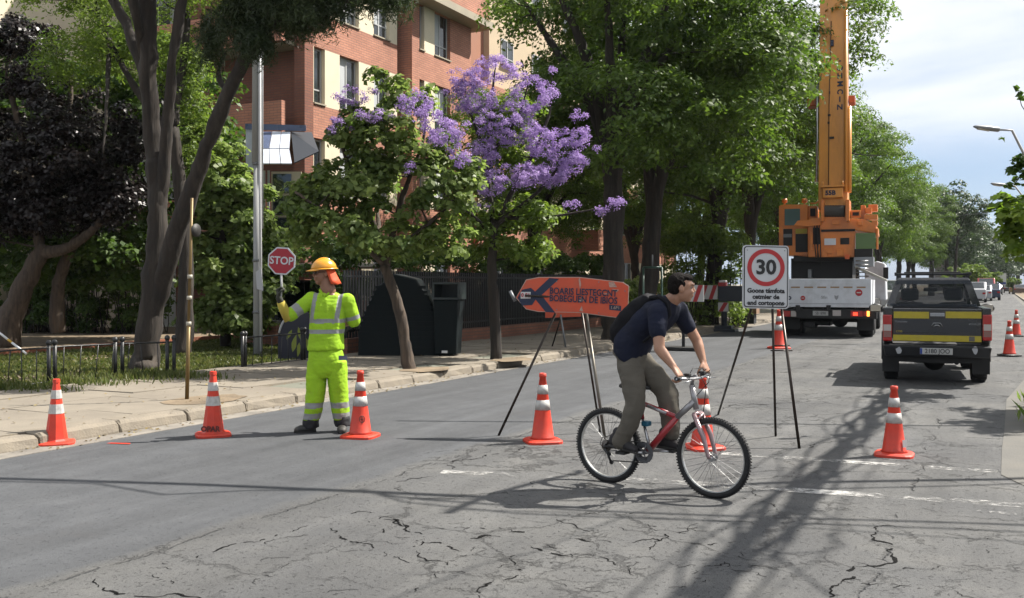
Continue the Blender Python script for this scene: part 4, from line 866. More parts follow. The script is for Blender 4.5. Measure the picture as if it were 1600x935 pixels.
# ================================================================ cones
M_cone = mat('cone_orange', (0.78, 0.052, 0.020), .5, var=.14, scale=7, dirt=(.22, .04, .03), dirt_amt=.7)
M_band = mat('reflective_band', (0.62, 0.61, 0.58), .35, var=.07, scale=30, dirt=(.30, .27, .24), dirt_amt=.65)
M_blk = mat('black_rubber', (0.018, 0.018, 0.018), .7, var=.2, scale=10)
def cone(loc, rz, h, label, kind=0, tilt=0, g='orange traffic cones in the road'):
    o = empty('traffic_cone', loc, rz, label, 'traffic cone', g); s = h / .70
    b = MB(); q = []; R_ = .185 * s
    for ring, (r, z) in enumerate(((R_, 0.0), (R_, .022 * s), (R_ * .9, .034 * s), (.13 * s, .040 * s))):
        for k in range(32):
            a = 2 * PI * k / 32; e = 4.5 if ring < 3 else 2.2; c_, s_ = math.cos(a), math.sin(a); f = (abs(c_) ** e + abs(s_) ** e) ** (-1 / e); q.append((r * f * c_, r * f * s_, z))
    fs = [(i * 32 + k, i * 32 + (k + 1) % 32, (i + 1) * 32 + (k + 1) % 32, (i + 1) * 32 + k) for i in range(3) for k in range(32)] + [tuple(range(31, -1, -1)), tuple(range(96, 128))]
    b.add(q, fs); b.build('base', M_cone if kind != 2 else M_blk, o)
    def R(z): return (.118 - .088 * z / .70) * s
    n = 8 if kind == 0 else 28
    bd = MB(); bd.lathe([(R(.0) + .012 * s, .040 * s), (R(.04), .06 * s), (R(.70) + .002, .655 * s), (R(.70) + .008 * s, .66 * s), (R(.7) + .006 * s, .695 * s), (R(.7) - .006 * s, .70 * s), (R(.7) - .010 * s, .68 * s)], n, smooth=(kind != 0)); bd.build('body', M_cone, o)
    bands = ((.42, .53), (.27, .37)) if kind == 0 else ((.43, .54), (.27, .37))
    for (a, c_) in ((.49, .58), (.33, .43)):
        m = MB(); m.lathe([(R(a) + .003 * s, a * s), (R(c_) + .003 * s, c_ * s)], n, smooth=(kind != 0)); m.build('reflective_band', M_band, o)
    return o
CONES = [(88, 697, 594, 0, 'orange cone at the kerb, leftmost of the row'), (333, 684, 582, 0, 'orange cone with worn black stencil beside the thin brown pole'),
         (563, 686, 581, 1, 'orange cone directly in front of the worker'), (848, 694, 585, 1, 'orange cone under the orange arrow sign'),
         (1098, 704, 590, 1, 'orange cone seen through the front fork of the bicycle'), (1397, 715, 605, 1, 'orange cone with small white sticker in front of the pickup'),
         (1217, 548, 486, 1, 'orange cone behind the legs of the speed sign near the crane truck'), (1577, 560, 504, 2, 'orange cone with black foot right of the pickup, the nearer of two'),
         (1588, 529, 487, 2, 'orange cone at the right edge beyond the pickup, the farther of two')]
cones = []
for px, by, ty, kd, lb in CONES:
    p = G(px, by - 3); zc = FPX * EYE / (by - 3 - HORIZ); cones.append(cone((p.x, p.y, 0.0 if px < 1500 else .012), PSI + random.uniform(-.5, .5) * (0 if kd == 0 else 1) + .39 * (kd == 0), (by - 1 - ty) / FPX * zc, lb, kd))
def cone_print(o, body, zf, size, rz, m):
    h = .70; R = .118 - .088 * zf / .7; M = Matrix.Rotation(rz, 4, 'Z') @ Matrix.Translation((0, -R - .004, zf)) @ Matrix.Rotation(math.radians(90 - 7), 4, 'X')
    return text('stencil', body, size, M, m, o, .0012, bold=.004)
M_black = mat('black_print', (.015, .015, .017), .6); M_printw = mat('white_print', (.72, .72, .70), .5); M_navy = mat('navy_print', (.012, .02, .06), .5)
M_sten = mat('worn_stencil', (.12, .02, .015), .7)
a = cones[1]; cone_print(a, 'OPAR', .085, .075, PSI - a.rotation_euler.z + .05, M_sten)
a = cones[2]; sy = MB(); Mx = Matrix.Rotation(PSI - a.rotation_euler.z + .35, 4, 'Z') @ Matrix.Translation((0, -.098, .20)) @ Matrix.Rotation(math.radians(-7), 4, 'X')
sy.tube([(.028 * math.cos(t / 16 * 2 * PI), 0, .034 * math.sin(t / 16 * 2 * PI)) for t in range(16)], .004, 5, M=Mx, closed=True); sy.tube([(0, 0, -.034), (0, 0, .034)], .0035, 5, M=Mx); sy.tube([(-.02, 0, -.0), (.02, 0, 0)], .0035, 5, M=Mx); sy.build('stencil', M_sten, a)
a = cones[5]; sk = MB(); sk.box(.02, .062, -.004, 0, .09, .16, M=Matrix.Rotation(PSI - a.rotation_euler.z + .25, 4, 'Z') @ Matrix.Translation((0, -.112, 0)) @ Matrix.Rotation(math.radians(-7), 4, 'X')); sk.build('sticker', M_printw, a)
# a flattened red scrap on the road
mb = MB(); p = G(186, 694); mb.add([(p.x - .12, p.y - .05, .006), (p.x + .13, p.y + .02, .006), (p.x + .11, p.y + .05, .010), (p.x - .10, p.y - .01, .008)], [(0, 1, 2, 3)]); mb.build('plastic_scrap', M_cone, label='thin flat red plastic scrap on the asphalt right of the leftmost cone', cat='litter')
# ================================================================ 30 speed sign on tripod
M_leg = mat('dark_steel_tube', (.045, .035, .028), .4, metal=.6, var=.2, scale=8); M_signw = mat('sign_white', (.66, .68, .70), .4, var=.04, scale=4, dirt=(.45, .44, .42), dirt_amt=.25)
M_red = mat('sign_red', (.52, .018, .022), .4, var=.06, scale=5); M_grey = mat('sign_back', (.25, .26, .27), .5, metal=.5)
def rrect(w, h, r, n=6):
    P = []
    for cx, cz, a0 in ((w / 2 - r, h / 2 - r, 0), (-w / 2 + r, h / 2 - r, 90), (-w / 2 + r, -h / 2 + r, 180), (w / 2 - r, -h / 2 + r, 270)):
        for k in range(n + 1): a = math.radians(a0 + 90 * k / n); P.append((cx + r * math.cos(a), cz + r * math.sin(a)))
    return P
ZS = 9.75
S = empty('speed_sign', c2w((1196 - 800) / FPX * ZS, ZS), PSI, 'white 30 speed limit sign on a tall dark tripod in the road', 'road sign', None)
def sp_(px, py, z=ZS): return Vector(((px - 1196) / FPX * z + (1196 - 800) / FPX * (z - ZS), z - ZS, EYE - (py - HORIZ) / FPX * z))
cz_ = sp_(1196.5, 433); W_, H_ = 72 / FPX * ZS, 99 / FPX * ZS; Ms = Matrix.Translation(cz_) @ Matrix.Rotation(math.radians(-3), 4, 'X') @ Matrix.Rotation(math.radians(1.0), 4, 'Y')
def plate(name, par, poly, y0, y1, m, M): mb = MB(); mb.prism(poly, y0, y1, M=M); return mb.build(name, m, par)
plate('panel', S, rrect(W_, H_, .035), .0, .022, M_signw, Ms); plate('border', S, rrect(W_ - .022, H_ - .022, .030), -.003, -.0005, M_black, Ms); plate('face', S, rrect(W_ - .042, H_ - .042, .024), -.006, -.0035, M_signw, Ms)
def ring(par, name, cx, cz, r0, r1, y, m, M, n=48):
    mb = MB(); vs = []
    for r, yy in ((r0, y), (r1, y), (r1, y + .002), (r0, y + .002)):
        for k in range(n): a = 2 * PI * k / n; vs.append((cx + r * math.cos(a), yy, cz + r * math.sin(a)))
    mb.add(vs, [(i * n + k, i * n + (k + 1) % n, ((i + 1) % 4) * n + (k + 1) % n, ((i + 1) % 4) * n + k) for i in range(4) for k in range(n)], 0, M); return mb.build(name, m, par)
ring(S, 'red_ring', 0, .095, .146, .190, -.009, M_red, Ms)
text('numerals', '30', .205, Ms @ TM(0, -.009, .092), M_black, S, bold=.006, sx=1.02)
for i, tx_ in enumerate(('Goons támfota', 'cetmier de', 'and cortopons')): text('caption', tx_, .064, Ms @ TM(0, -.0085, -.142 - .062 * i), M_black, S, bold=.0025, sx=.97)
def leg(par, a, b_, r=.013, name='leg', m=None): mb = MB(); mb.tube([a, b_], r, 10); return mb.build(name, m or M_leg, par)
def gp(px, py): z = FPX * EYE / (py - HORIZ); return sp_(px, py, z)
leg(S, sp_(1174, 482, ZS + .03), gp(1122, 648)); leg(S, sp_(1207, 482, ZS + .03), gp(1212, 682)); leg(S, sp_(1221, 482, ZS + .02), gp(1249, 701), .015)
leg(S, sp_(1178, 386, ZS + .06), sp_(1174, 482, ZS + .04), .012, 'upright'); leg(S, sp_(1215, 386, ZS + .06), sp_(1221, 482, ZS + .04), .012, 'upright')
leg(S, sp_(1204, 548, ZS + .0), sp_(1238, 548, ZS + .0), .007, 'cross_bar'); leg(S, sp_(1208, 540, ZS), sp_(1234, 540, ZS), .006, 'cross_bar')
for sx_, sz_ in ((-.19, .27), (.19, .27), (-.19, -.27), (.19, -.27)):
    mb = MB(); mb.lathe([(.001, 0), (.006, 0), (.006, .004)], 8, M=Ms @ Matrix.Translation((sx_, -.0062, sz_)) @ Matrix.Rotation(PI / 2, 4, 'X')); mb.build('bolt', M_grey, S)
# ================================================================ orange arrow sign
ZA = 10.3
O = empty('arrow_sign', c2w((890 - 800) / FPX * ZA, ZA), PSI, 'dented orange detour sign with a black arrow pointing left on tubular legs', 'road sign')
def ap(px, py, z=ZA): return Vector(((px - 890) / FPX * z + (890 - 800) / FPX * (z - ZA), z - ZA, EYE - (py - HORIZ) / FPX * z))
M_or = mat('sign_orange', (.72, .095, .032), .5, var=.10, scale=6, dirt=(.45, .14, .08), dirt_amt=.5); M_edge = mat('sign_edge', (.55, .40, .32), .5)
u_ = (ap(981, 448) - ap(812, 440)).normalized()     # near-horizontal axis, slightly tilted
AM = Matrix.Translation(ap(895, 464)) @ Matrix.Rotation(math.radians(1.8), 4, 'Y') @ Matrix.Rotation(math.radians(-10), 4, 'Z')
k = ZA / FPX
def al(px, py):                                    # photo -> sign plane, about its centre
    x, z = (px - 895) * k / .985, -(py - 464) * k; a = math.radians(1.8); return (x * math.cos(a) - z * math.sin(a), x * math.sin(a) + z * math.cos(a))
outl = [(806, 466), (822, 437), (842, 433), (905, 433), (972, 441), (981, 447), (980, 478), (974, 496), (966, 497), (905, 489), (842, 488), (822, 484)][::-1]
def rot_poly(P): return P
def inset(P, d):
    cx = sum(p[0] for p in P) / len(P); cz = sum(p[1] for p in P) / len(P); return [(cx + (x - cx) * (1 - d / max(.01, abs(x - cx) + .25)), cz + (z - cz) * (1 - d / max(.01, abs(z - cz) + .03))) for x, z in P]
PO = [al(*p) for p in outl]
def bentplate(name, P, y0, y1, m):
    # subdivide the plate in x strips so that it can be dented
    mb = MB(); mb.prism(P, y0, y1, M=AM); return mb.build(name, m, O)
bentplate('panel', PO, 0, .02, M_edge); bentplate('face', inset(PO, .009), -.004, -.001, M_or)
def lin(poly, m, y=-.007, nm='arrow_band'): mb = MB(); mb.prism([al(*p) for p in poly][::-1], y, y + .0025, M=AM); return mb.build(nm, m, O)
O_arm1 = lin([(832, 460), (859, 434.5), (874, 436), (846, 462)], M_navy); O_arm2 = lin([(832, 462), (846, 461), (868, 489), (853, 488)], M_navy); lin([(809, 466), (816, 453), (830, 450), (842, 461), (832, 477), (816, 478)], M_navy, -.0095, 'arrow_head')
def ax_(px, py, y=-.0105): x, z = al(px, py); return AM @ TM(x, y, z)
lin([(814, 456.5), (829.5, 456.5), (829.5, 467), (814, 467)], M_printw, -.0125, 'badge'); text('badge_text', '0 51', .055, ax_(821.8, 461.8, -.014), M_red, O, bold=.002)
text('lettering', 'BOARIS LIESTEGCNT', .098, ax_(911, 457) @ Matrix.Rotation(math.radians(-.6), 4, 'Z'), M_navy, O, bold=.002, sx=.80); text('lettering', 'BOBEGUEN DE IBIOS', .098, ax_(911, 468.5) @ Matrix.Rotation(math.radians(-.6), 4, 'Z'), M_navy, O, bold=.002, sx=.80)
lin([(951, 476), (969, 478), (969, 486), (951, 484)], M_navy, -.007, 'badge'); text('badge_text', '1.6P1', .045, ax_(960, 481), M_edge, O)
# dents and scuffs
for (pts_) in ([(904, 437), (906, 434), (908, 445), (906, 452)], [(903, 470), (909, 465), (912, 470), (905, 474)], [(905, 486), (909, 478), (911, 487)], [(950, 441), (958, 441), (963, 449), (951, 449)], [(955, 452), (966, 453), (962, 457)], [(939, 458), (951, 459), (950, 461)]):
    lin(pts_, mat('scuff', (.52, .34, .27), .7, var=.3, scale=40), -.0075, 'scuff')
mb = MB(); mb.tube([AM @ Vector(al(797, 455) + (0,)).xzy, AM @ Vector(al(805, 471) + (0,)).xzy], .018, 8); mb.build('lamp_bracket', M_grey, O)
def agp(px, py): z = FPX * EYE / (py - HORIZ); return ap(px, py, z)
leg(O, ap(868, 490, ZA + .06), agp(779, 681), .014); leg(O, ap(916, 488, ZA + .06), agp(946, 692), .016, m=mat('grey_steel_tube', (.16, .145, .12), .4, metal=.7)); leg(O, ap(909, 488, ZA + .08), agp(938, 676), .012)
for bx_, bz_ in ((870, 440), (870, 484), (935, 441), (935, 489), (975, 455), (975, 488)):
    mb = MB(); x, z = al(bx_, bz_); mb.lathe([(.001, 0), (.007, 0), (.007, .005)], 8, M=AM @ Matrix.Translation((x, -.0045, z)) @ Matrix.Rotation(PI / 2, 4, 'X')); mb.build('bolt', M_grey, O)
leg(O, ap(820, 462, ZA + .05), ap(975, 470, ZA + .05), .012, 'stiffener')
# ================================================================ second barrier stand behind it (sign seen low)
Q = empty('barrier_stand', G(886, 552), PSI, 'orange board on a dark folding stand at the far kerb behind the arrow sign', 'barrier'); zq = FPX * EYE / (552 - HORIZ)
def qp(px, py, dy=0): return Vector(((px - 886) / FPX * zq, dy, EYE - (py - HORIZ) / FPX * zq))
pl = MB(); pl.prism([(qp(a, 0).x, qp(0, b_).z) for a, b_ in ((852, 497), (908, 495), (908, 470), (852, 472))], 0, .03); pl.build('panel', M_or, Q)
leg(Q, qp(876, 492), qp(884, 547, -.1), .022, m=M_grey); leg(Q, qp(878, 492, .02), qp(862, 548, .3), .018)
mb = MB(); mb.tube([qp(846, 548, .1), qp(856, 554, -.1), qp(872, 555, -.2), qp(884, 552, -.1), qp(888, 545, 0)], [.03, .05, .05, .06, .04], 8); mb.build('foot', M_blk, Q); mb = MB(); mb.box(-.25, .35, -.3, -.12, .0, .06); mb.build('foot', M_blk, Q, bevel=.015)
# green frame (bin holder) behind cyclist
Gf = empty('green_frame', G(1018, 535), PSI, 'dark green metal frame standing on the far pavement behind the cyclist', 'frame'); zg = FPX * EYE / 92; M_gr = mat('green_paint', (.02, .075, .05), .4)
fx0, fx1 = (1005 - 1018) / FPX * zg, (1034 - 1018) / FPX * zg; zt = EYE + (443 - 418) / FPX * zg
for x_ in (fx0, fx1): leg(Gf, (x_, 0, .1), (x_, 0, zt), .03, 'post', M_gr)
leg(Gf, (fx0, 0, zt), (fx1, 0, zt), .03, 'top_rail', M_gr); leg(Gf, ((fx0 + fx1) / 2, 0, zt), ((fx0 + fx1) / 2, 0, zt + .35), .02, 'finial', M_grey)
# ================================================================ lamp post, poles
zl = 20.4; pb = c2w((402 - 800) / FPX * zl, zl, .08)
Lp = empty('lamp_post', pb, PSI, 'tall grey metal post with a slimmer white pipe behind the stop sign', 'lamp post'); M_post = mat('painted_post', (.48, .49, .49), .5, var=.12, scale=2, stretch=(3, 3, .3)); M_pipe = mat('white_pipe', (.85, .86, .87), .45, var=.08, scale=4)
k = zl / FPX
mb = MB(); mb.tube([(0, 0, 0), (0, 0, 4.1)], [.085, .080], 14); mb.build('lower_post', M_post, Lp); mb = MB(); mb.tube([(-.02, 0, 4.1), (-.03, 0, 10.5)], [.095, .06], 14); mb.build('upper_post', M_post, Lp)
mb = MB(); mb.tube([(.10, -.07, .1), (.08, -.08, 3.4), (.07, -.08, 10.3)], .032, 10); mb.build('pipe', M_pipe, Lp); mb = MB(); mb.tube([(.125, -.06, 2.7), (.12, -.06, 10.3)], .02, 8); mb.build('cable_pipe', M_pipe, Lp)
for z_ in (.9, 2.0, 4.05): mb = MB(); mb.lathe([(.10, z_), (.10, z_ + .05)], 16); mb.build('clamp', M_grey, Lp)
mb = MB(); mb.hexa([(.03, -.14, 1.42), (.16, -.13, 1.38), (.16, -.12, 1.38), (.03, -.13, 1.42), (.0, -.14, 1.78), (.12, -.14, 1.86), (.12, -.13, 1.86), (.0, -.13, 1.78)]); mb.build('paper_notice', mat('paper', (.7, .72, .76), .8), Lp)
pt = G(292, 641); zt_ = FPX * EYE / (641 - HORIZ)
T_ = empty('sign_pole', pt + Vector((0, 0, .13)), PSI, 'thin brown pole with a round sign turned edge on, standing near the kerb', 'pole'); M_br = mat('bronze_pole', (.20, .135, .05), .45, metal=.4, var=.2, scale=5)
lean = (300 - 292) / FPX * zt_; mb = MB(); mb.tube([(0, 0, 0), (lean * .35, 0, 1.0)], .026, 10); mb.build('lower_tube', M_br, T_); mb = MB(); mb.tube([(lean * .35, 0, 1.0), (lean, 0, 2.58)], .019, 10); mb.build('upper_tube', M_br, T_)
for z_ in (.95, 1.28, 1.55): mb = MB(); f = z_ / 2.58 * lean; mb.lathe([(.033, z_), (.033, z_ + .05)], 12, M=Matrix.Translation((f, 0, 0))); mb.build('collar', mat('collar', (.45, .42, .34), .5), T_)
mb = MB(); mb.lathe([(.001, -.006), (.085, -.006), (.085, .006), (.001, .006)], 28, M=Matrix.Translation((lean * .9 + .05, .03, 2.17)) @ Matrix.Rotation(math.radians(66), 4, 'Z') @ Matrix.Rotation(PI / 2, 4, 'X')); mb.build('round_plate', mat('plate_back', (.025, .022, .02), .6), T_)
# leaning striped rod at the left edge
R0 = D(-8, 515, 15.2); R1 = D(41, 553, 15.0); mb = MB(); d_ = R1 - R0
for a, b_, m in ((0, .42, 0), (.42, .55, 1), (.55, 1, 0)): mb.tube([R0 + d_ * a, R0 + d_ * b_], .018, 8, m=m)
mb.build('striped_rod', [M_white, mat('yellow_tape', (.7, .42, .03), .5)], label='white rod with a yellow ring resting on the railing at the left edge', cat='rod')
# ================================================================ street lamps at the right
def lamp(px0, py0, px1, py1, zc, label):
    h = D(px0, py0, zc); o = empty('street_lamp', (h.x + 3.3, h.y + .8, 0.1), 0, label, 'street lamp', 'street lamps on the near side'); b = Vector(o.location); hp = Vector(h) - b; s = zc / FPX
    t = Vector((CP, SP, 0)); e = Vector(D(px1, py1, zc)) - b; e2 = Vector(D(px1 + (1600 - px1) * 1.0, py1 + (py1 - py0 + 22), zc)) - b
    ar = MB(); top = Vector((0, 0, e.z - 3.2)); ar.tube([e, e + t * .35 + Vector((0, 0, -.02)), D(1605, py1 + (48 if py1 < 250 else 26), zc) - b, top], [.03, .035, .04, .05], 8); ar.build('arm', M_post, o)
    po = MB(); po.tube([(0, 0, 0), top], [.11, .07], 12); po.build('pole', M_post, o)
    a = Vector(D(px0, py0, zc)) - b; hd = MB(); d = (e - a); hd.tube([a, a + d * .1, a + d * .6, a + d * .95, e], [.02, .05, .075, .07, .04], 10); q = hd.build('lamp_head', M_grey, o)
    g = MB(); g.tube([a + d * .15 + Vector((0, 0, -.03)), a + d * .6 + Vector((0, 0, -.045))], .045, 8); g.build('lens', mat('lamp_lens', (.55, .5, .4), .3), o)
lamp(1521, 198, 1562, 203, 27, 'grey street lamp head on a bent arm high at the right edge, the nearer one'); lamp(1548, 287, 1573, 290, 42, 'smaller grey street lamp head low at the right edge, the farther one')
# ================================================================ vehicles
def vmap(base, yaw):
    ux = Vector((math.cos(yaw), math.sin(yaw))); uy = Vector((-math.sin(yaw), math.cos(yaw)))
    def f(px, py, y=0.0):
        p = Vector(base[:2]) + uy * y; A = p.x * CP + p.y * SP; B_ = -p.x * SP + p.y * CP; a = ux.x * CP + ux.y * SP; b = -ux.x * SP + ux.y * CP
        k = (px - 800) / FPX; x = (k * B_ - A) / (a - k * b); zc = B_ + x * b
        return Vector((x, y, EYE - (py - HORIZ) / FPX * zc))
    return f
M_tyre = mat('tyre_rubber', (.016, .016, .017), .8, var=.25, scale=12, bump=.4, bscale=60); M_rim = mat('wheel_rim', (.30, .30, .31), .35, metal=.9); M_dk = mat('underbody_black', (.014, .014, .015), .7, var=.3, scale=5)
M_tail = mat('tail_lamp_red', (.45, .012, .012), .15, coat=.5); M_amb = mat('amber_lamp', (.7, .22, .02), .2); M_clr = mat('clear_lamp', (.55, .5, .47), .15)
M_lit = mat('lit_tail_lamp', (.7, .05, .02), .3, emit=(1, .05, .02), estr=1.2); M_lita = mat('lit_amber', (.8, .25, .03), .3, emit=(1, .28, .04), estr=2.5)
def wheel(par, x, y, r, wd, side):
    M = Matrix.Translation((x, y, r)) @ Matrix.Rotation(PI / 2, 4, 'Y'); mb = MB(); h = wd / 2
    mb.lathe([(r * .58, -h * .9), (r * .9, -h), (r * .985, -h * .75), (r, -h * .3), (r, h * .3), (r * .985, h * .75), (r * .9, h), (r * .58, h * .9)], 28, M=M)
    for k in range(28): a = 2 * PI * k / 28; mb.box(-.006, .006, -h * .85, h * .85, r * .985, r * 1.012, M=Matrix.Translation((x, y, r)) @ Matrix.Rotation(a, 4, 'X') @ Matrix.Rotation(PI / 2, 4, 'Z'))
    w_ = mb.build('wheel', M_tyre, par); rm = MB(); rm.lathe([(r * .1, h * .2 * side), (r * .5, h * .55 * side), (r * .6, h * .8 * side), (r * .6, -h * .8 * side)], 20, M=M)
    rm.build('rim', M_rim, w_); return w_
# ---- pickup
pyaw = math.radians(5); pz = G(1463, 603); PK = empty('pickup_truck', pz, pyaw, 'dark grey pickup truck with yellow tailgate stripes and a roof rack seen from behind', 'pickup truck')
v = vmap(pz, pyaw)
M_pk = mat('pickup_paint', (.015, .018, .023), .28, metal=.2, coat=.6, var=.06, scale=3, dirt=(.09, .08, .07), dirt_amt=.35); M_yel = mat('yellow_stripe', (.52, .42, .02), .4, var=.08, scale=12, dirt=(.3, .25, .08), dirt_amt=.35); M_pl = mat('bumper_plastic', (.018, .02, .024), .5, var=.2, scale=8)
Wd = .785; ztg = 1.235; yc = 1.52; LEN = 4.7
# tailgate
a = v(1395, 482); b = v(1534, 536); xl, xr, zt, zb = a.x, b.x, a.z, b.z
mb = MB(); mb.box(xl, xr, .0, .06, zb, zt); tgp = mb.build('tailgate', M_pk, PK, bevel=.012)
for (x0, x1, y0, y1) in ((1396, 1452, 487, 498), (1477, 1534, 487, 498), (1395, 1534, 523, 535)):
    p, q = v(x0, y0), v(x1, y1); mb = MB(); mb.box(p.x + .004, q.x - .004, -.006, -.001, q.z, p.z); mb.build('yellow_stripe', M_yel, tgp)
p, q = v(1453, 489), v(1476, 495); mb = MB(); mb.box(p.x, q.x, -.022, -.001, q.z, p.z); mb.build('handle', mat('satin_chrome', (.45, .46, .47), .25, metal=.9), tgp, bevel=.005)
p, q = v(1404, 499), v(1526, 521); mb = MB(); mb.box(p.x, q.x, -.004, -.001, q.z, p.z); mb.build('recess_panel', mat('pickup_paint_panel', (.024, .028, .035), .33, metal=.2, coat=.4), tgp, bevel=.002)
p = v(1464, 508); ml = MB(); pts_ = [(-.085, -.03), (-.05, .03), (.05, .03), (.085, -.03)]; ml.tube([(p.x + x, -.012, p.z + z) for x, z in pts_], .007, 6); ml.tube([(p.x - .045, -.012, p.z - .03), (p.x - .02, -.012, p.z - .004), (p.x + .02, -.012, p.z - .004), (p.x + .045, -.012, p.z - .03)], .009, 6); ml.build('emblem', MATS['satin_chrome'], tgp)
text('badge', 'TUNSIAN', .036, Matrix.Translation((v(1408, 503).x, -.008, v(1408, 503).z)) @ Matrix.Rotation(PI / 2, 4, 'X'), MATS['satin_chrome'], tgp, sx=1.2); text('badge', 'EMOELTE', .036, Matrix.Translation((v(1523, 507).x, -.008, v(1523, 507).z)) @ Matrix.Rotation(PI / 2, 4, 'X'), MATS['satin_chrome'], tgp, sx=1.1)
text('badge', 'CTRE', .04, Matrix.Translation((v(1405, 518).x, -.008, v(1405, 518).z)) @ Matrix.Rotation(PI / 2, 4, 'X'), M_yel, tgp)
p, q = v(1514, 526), v(1523, 534); mb = MB(); mb.box(p.x, q.x, -.008, -.0062, q.z, p.z); mb.build('pale_sticker', MATS['apron_concrete'], tgp)
# bed sides, with arches
def side_poly(z0, z1, y0, y1, arches):
    P = [(y0, z1), (y0, z0)]
    for (c, r) in arches:
        for k in range(11): t = PI - PI * k / 10; P.append((c + r * math.cos(t), max(z0, .34 + r * math.sin(t) * .98)))
    P += [(y1, z0), (y1, z1)]; return P
RW, FW = .98, 3.72; R_w = .345
RZY = Matrix(((0, 1, 0, 0), (1, 0, 0, 0), (0, 0, 1, 0), (0, 0, 0, 1)))     # swaps x and y: prism along x
for s in (-1, 1):
    mb = MB(); x0, x1 = (xr + .004, Wd) if s > 0 else (-Wd, xl - .004)
    mb.prism([(.0, ztg), (.0, .74)] + [(RW + .41 * math.cos(PI - PI * k / 10), max(.5, .36 + .41 * math.sin(PI * k / 10))) for k in range(11)] + [(1.5, .5), (1.5, ztg)], x0, x1, M=RZY); mb.build('bed_side', M_pk, PK, bevel=.02)
    mb = MB(); t = [(RW + .43 * math.cos(PI - PI * k / 12), .36 + .43 * math.sin(PI * k / 12)) for k in range(13)]; mb.tube([(s * (Wd + .005), y, z) for y, z in t], .03, 6); mb.build('wheel_arch_trim', M_pl, PK)
    # tail lamps
    l0, l1 = (v(1535, 492), v(1549, 533)) if s > 0 else (v(1380, 492), v(1394, 533)); zz = [l0.z, l0.z - (l0.z - l1.z) * .36, l0.z - (l0.z - l1.z) * .62, l0.z - (l0.z - l1.z) * .86, l1.z]
    hx0, hx1 = (xr + .012, Wd + .006) if s > 0 else (-Wd - .006, xl - .012)
    mb = MB(); mb.box(hx0, hx1, -.025, .16, zz[4], zz[0]); lmp = mb.build('tail_light', M_tail, PK, bevel=.015)
    mb = MB(); mb.box(hx0 + .012, hx1 - .012, -.032, -.024, zz[2] + .004, zz[1] - .004); mb.build('reversing_lens', M_clr, lmp); mb = MB(); mb.box(hx0 + .012, hx1 - .012, -.031, -.024, zz[3] + .004, zz[2] - .004); mb.build('indicator_lens', mat('smoked_lens', (.30, .15, .13), .2), lmp)
    wheel(PK, s * (Wd - .115), RW, R_w, .23, s); wheel(PK, s * (Wd - .115), FW, R_w, .23, s)
    # mud flap
    mb = MB(); mb.box(s * (Wd - .11) - .13, s * (Wd - .11) + .13, .52, .53, .16, .58); mb.build('mud_flap', M_dk, PK)
    # cab lower side + door + mirror
    mb = MB(); mb.prism([(1.53, ztg), (1.53, .42), (3.2, .42)] + [(FW + .41 * math.cos(PI - PI * k / 10), max(.42, .36 + .41 * math.sin(PI * k / 10))) for k in range(11)] + [(LEN - .1, .45), (LEN, .75), (LEN - .08, 1.02), (3.3, 1.10), (3.0, ztg)], *((Wd - .10, Wd) if s > 0 else (-Wd, -Wd + .10)), M=RZY); mb.build('cab_side', M_pk, PK, bevel=.02)
    mb = MB(); mb.box(*((Wd + .001, Wd + .014) if s > 0 else (-Wd - .014, -Wd - .001)), 1.75, 1.9, 1.0, 1.03); mb.build('door_handle', M_pl, PK)
    mv = v(1545 if s > 0 else 1382, 479, 3.0); mb = MB(); mb.ell((s * (Wd + .17), 2.95, mv.z - .03), (.125, .06, .085), n=12, k=8); mr = mb.build('wing_mirror', M_pl, PK); mb = MB(); mb.box(s * (Wd + .17) - .09, s * (Wd + .17) + .09, 2.886, 2.893, mv.z - .09, mv.z + .03); mb.build('mirror_glass', mat('mirror', (.5, .5, .52), .05, metal=1), mr)
    mb = MB(); mb.tube([(s * (Wd - .04), 2.98, mv.z - .08), (s * (Wd + .08), 2.95, mv.z - .06)], .02, 6); mb.build('mirror_arm', M_pl, mr)
mb = MB(); mb.box(xl, xr, .065, 1.5, .62, .66); mb.box(-Wd + .1, Wd - .1, 1.42, 1.5, .66, ztg - .02); mb.build('bed_floor', M_dk, PK)
# bumper with plate
p, q = v(1385, 537), v(1545, 560); mb = MB(); mb.hexa([(-Wd + .03, -.06, q.z), (Wd - .03, -.06, q.z), (Wd - .03, .12, q.z), (-Wd + .03, .12, q.z), (-Wd, -.13, p.z - .02), (Wd, -.13, p.z - .02), (Wd, .12, p.z - .01), (-Wd, .12, p.z - .01)]); bm_ = mb.build('rear_bumper', M_pl, PK, bevel=.02)
p, q = v(1437, 543), v(1488, 554); yb = -.125
mb = MB(); mb.box(p.x, q.x, -.135, -.105, q.z, p.z); npl = mb.build('number_plate', mat('plate_white', (.5, .5, .48), .4), PK, bevel=.003)
mb = MB(); mb.box(p.x + .002, p.x + .035, -.1375, -.1355, q.z + .004, p.z - .004); mb.build('plate_strip', mat('plate_blue', (.02, .06, .3), .4), npl)
text('plate_number', '2180 JOO', (p.z - q.z) * 1.02, Matrix.Translation(((p.x + q.x) / 2 + .016, -.138, (p.z + q.z) / 2)) @ Matrix.Rotation(PI / 2, 4, 'X'), M_black, npl, sx=.86, bold=.001)
for px in (1404, 1523):
    p = v(px, 547); mb = MB(); rr = random.Random(px); mb.prism([(p.x + .045 * math.cos(2 * PI * a / 9) * rr.uniform(.7, 1.2), p.z + .06 * math.sin(2 * PI * a / 9) * rr.uniform(.7, 1.2)) for a in range(9)], -.122, -.10); mb.build('reflective_patch', mat('pale_reflector', (.42, .43, .45), .4), bm_)
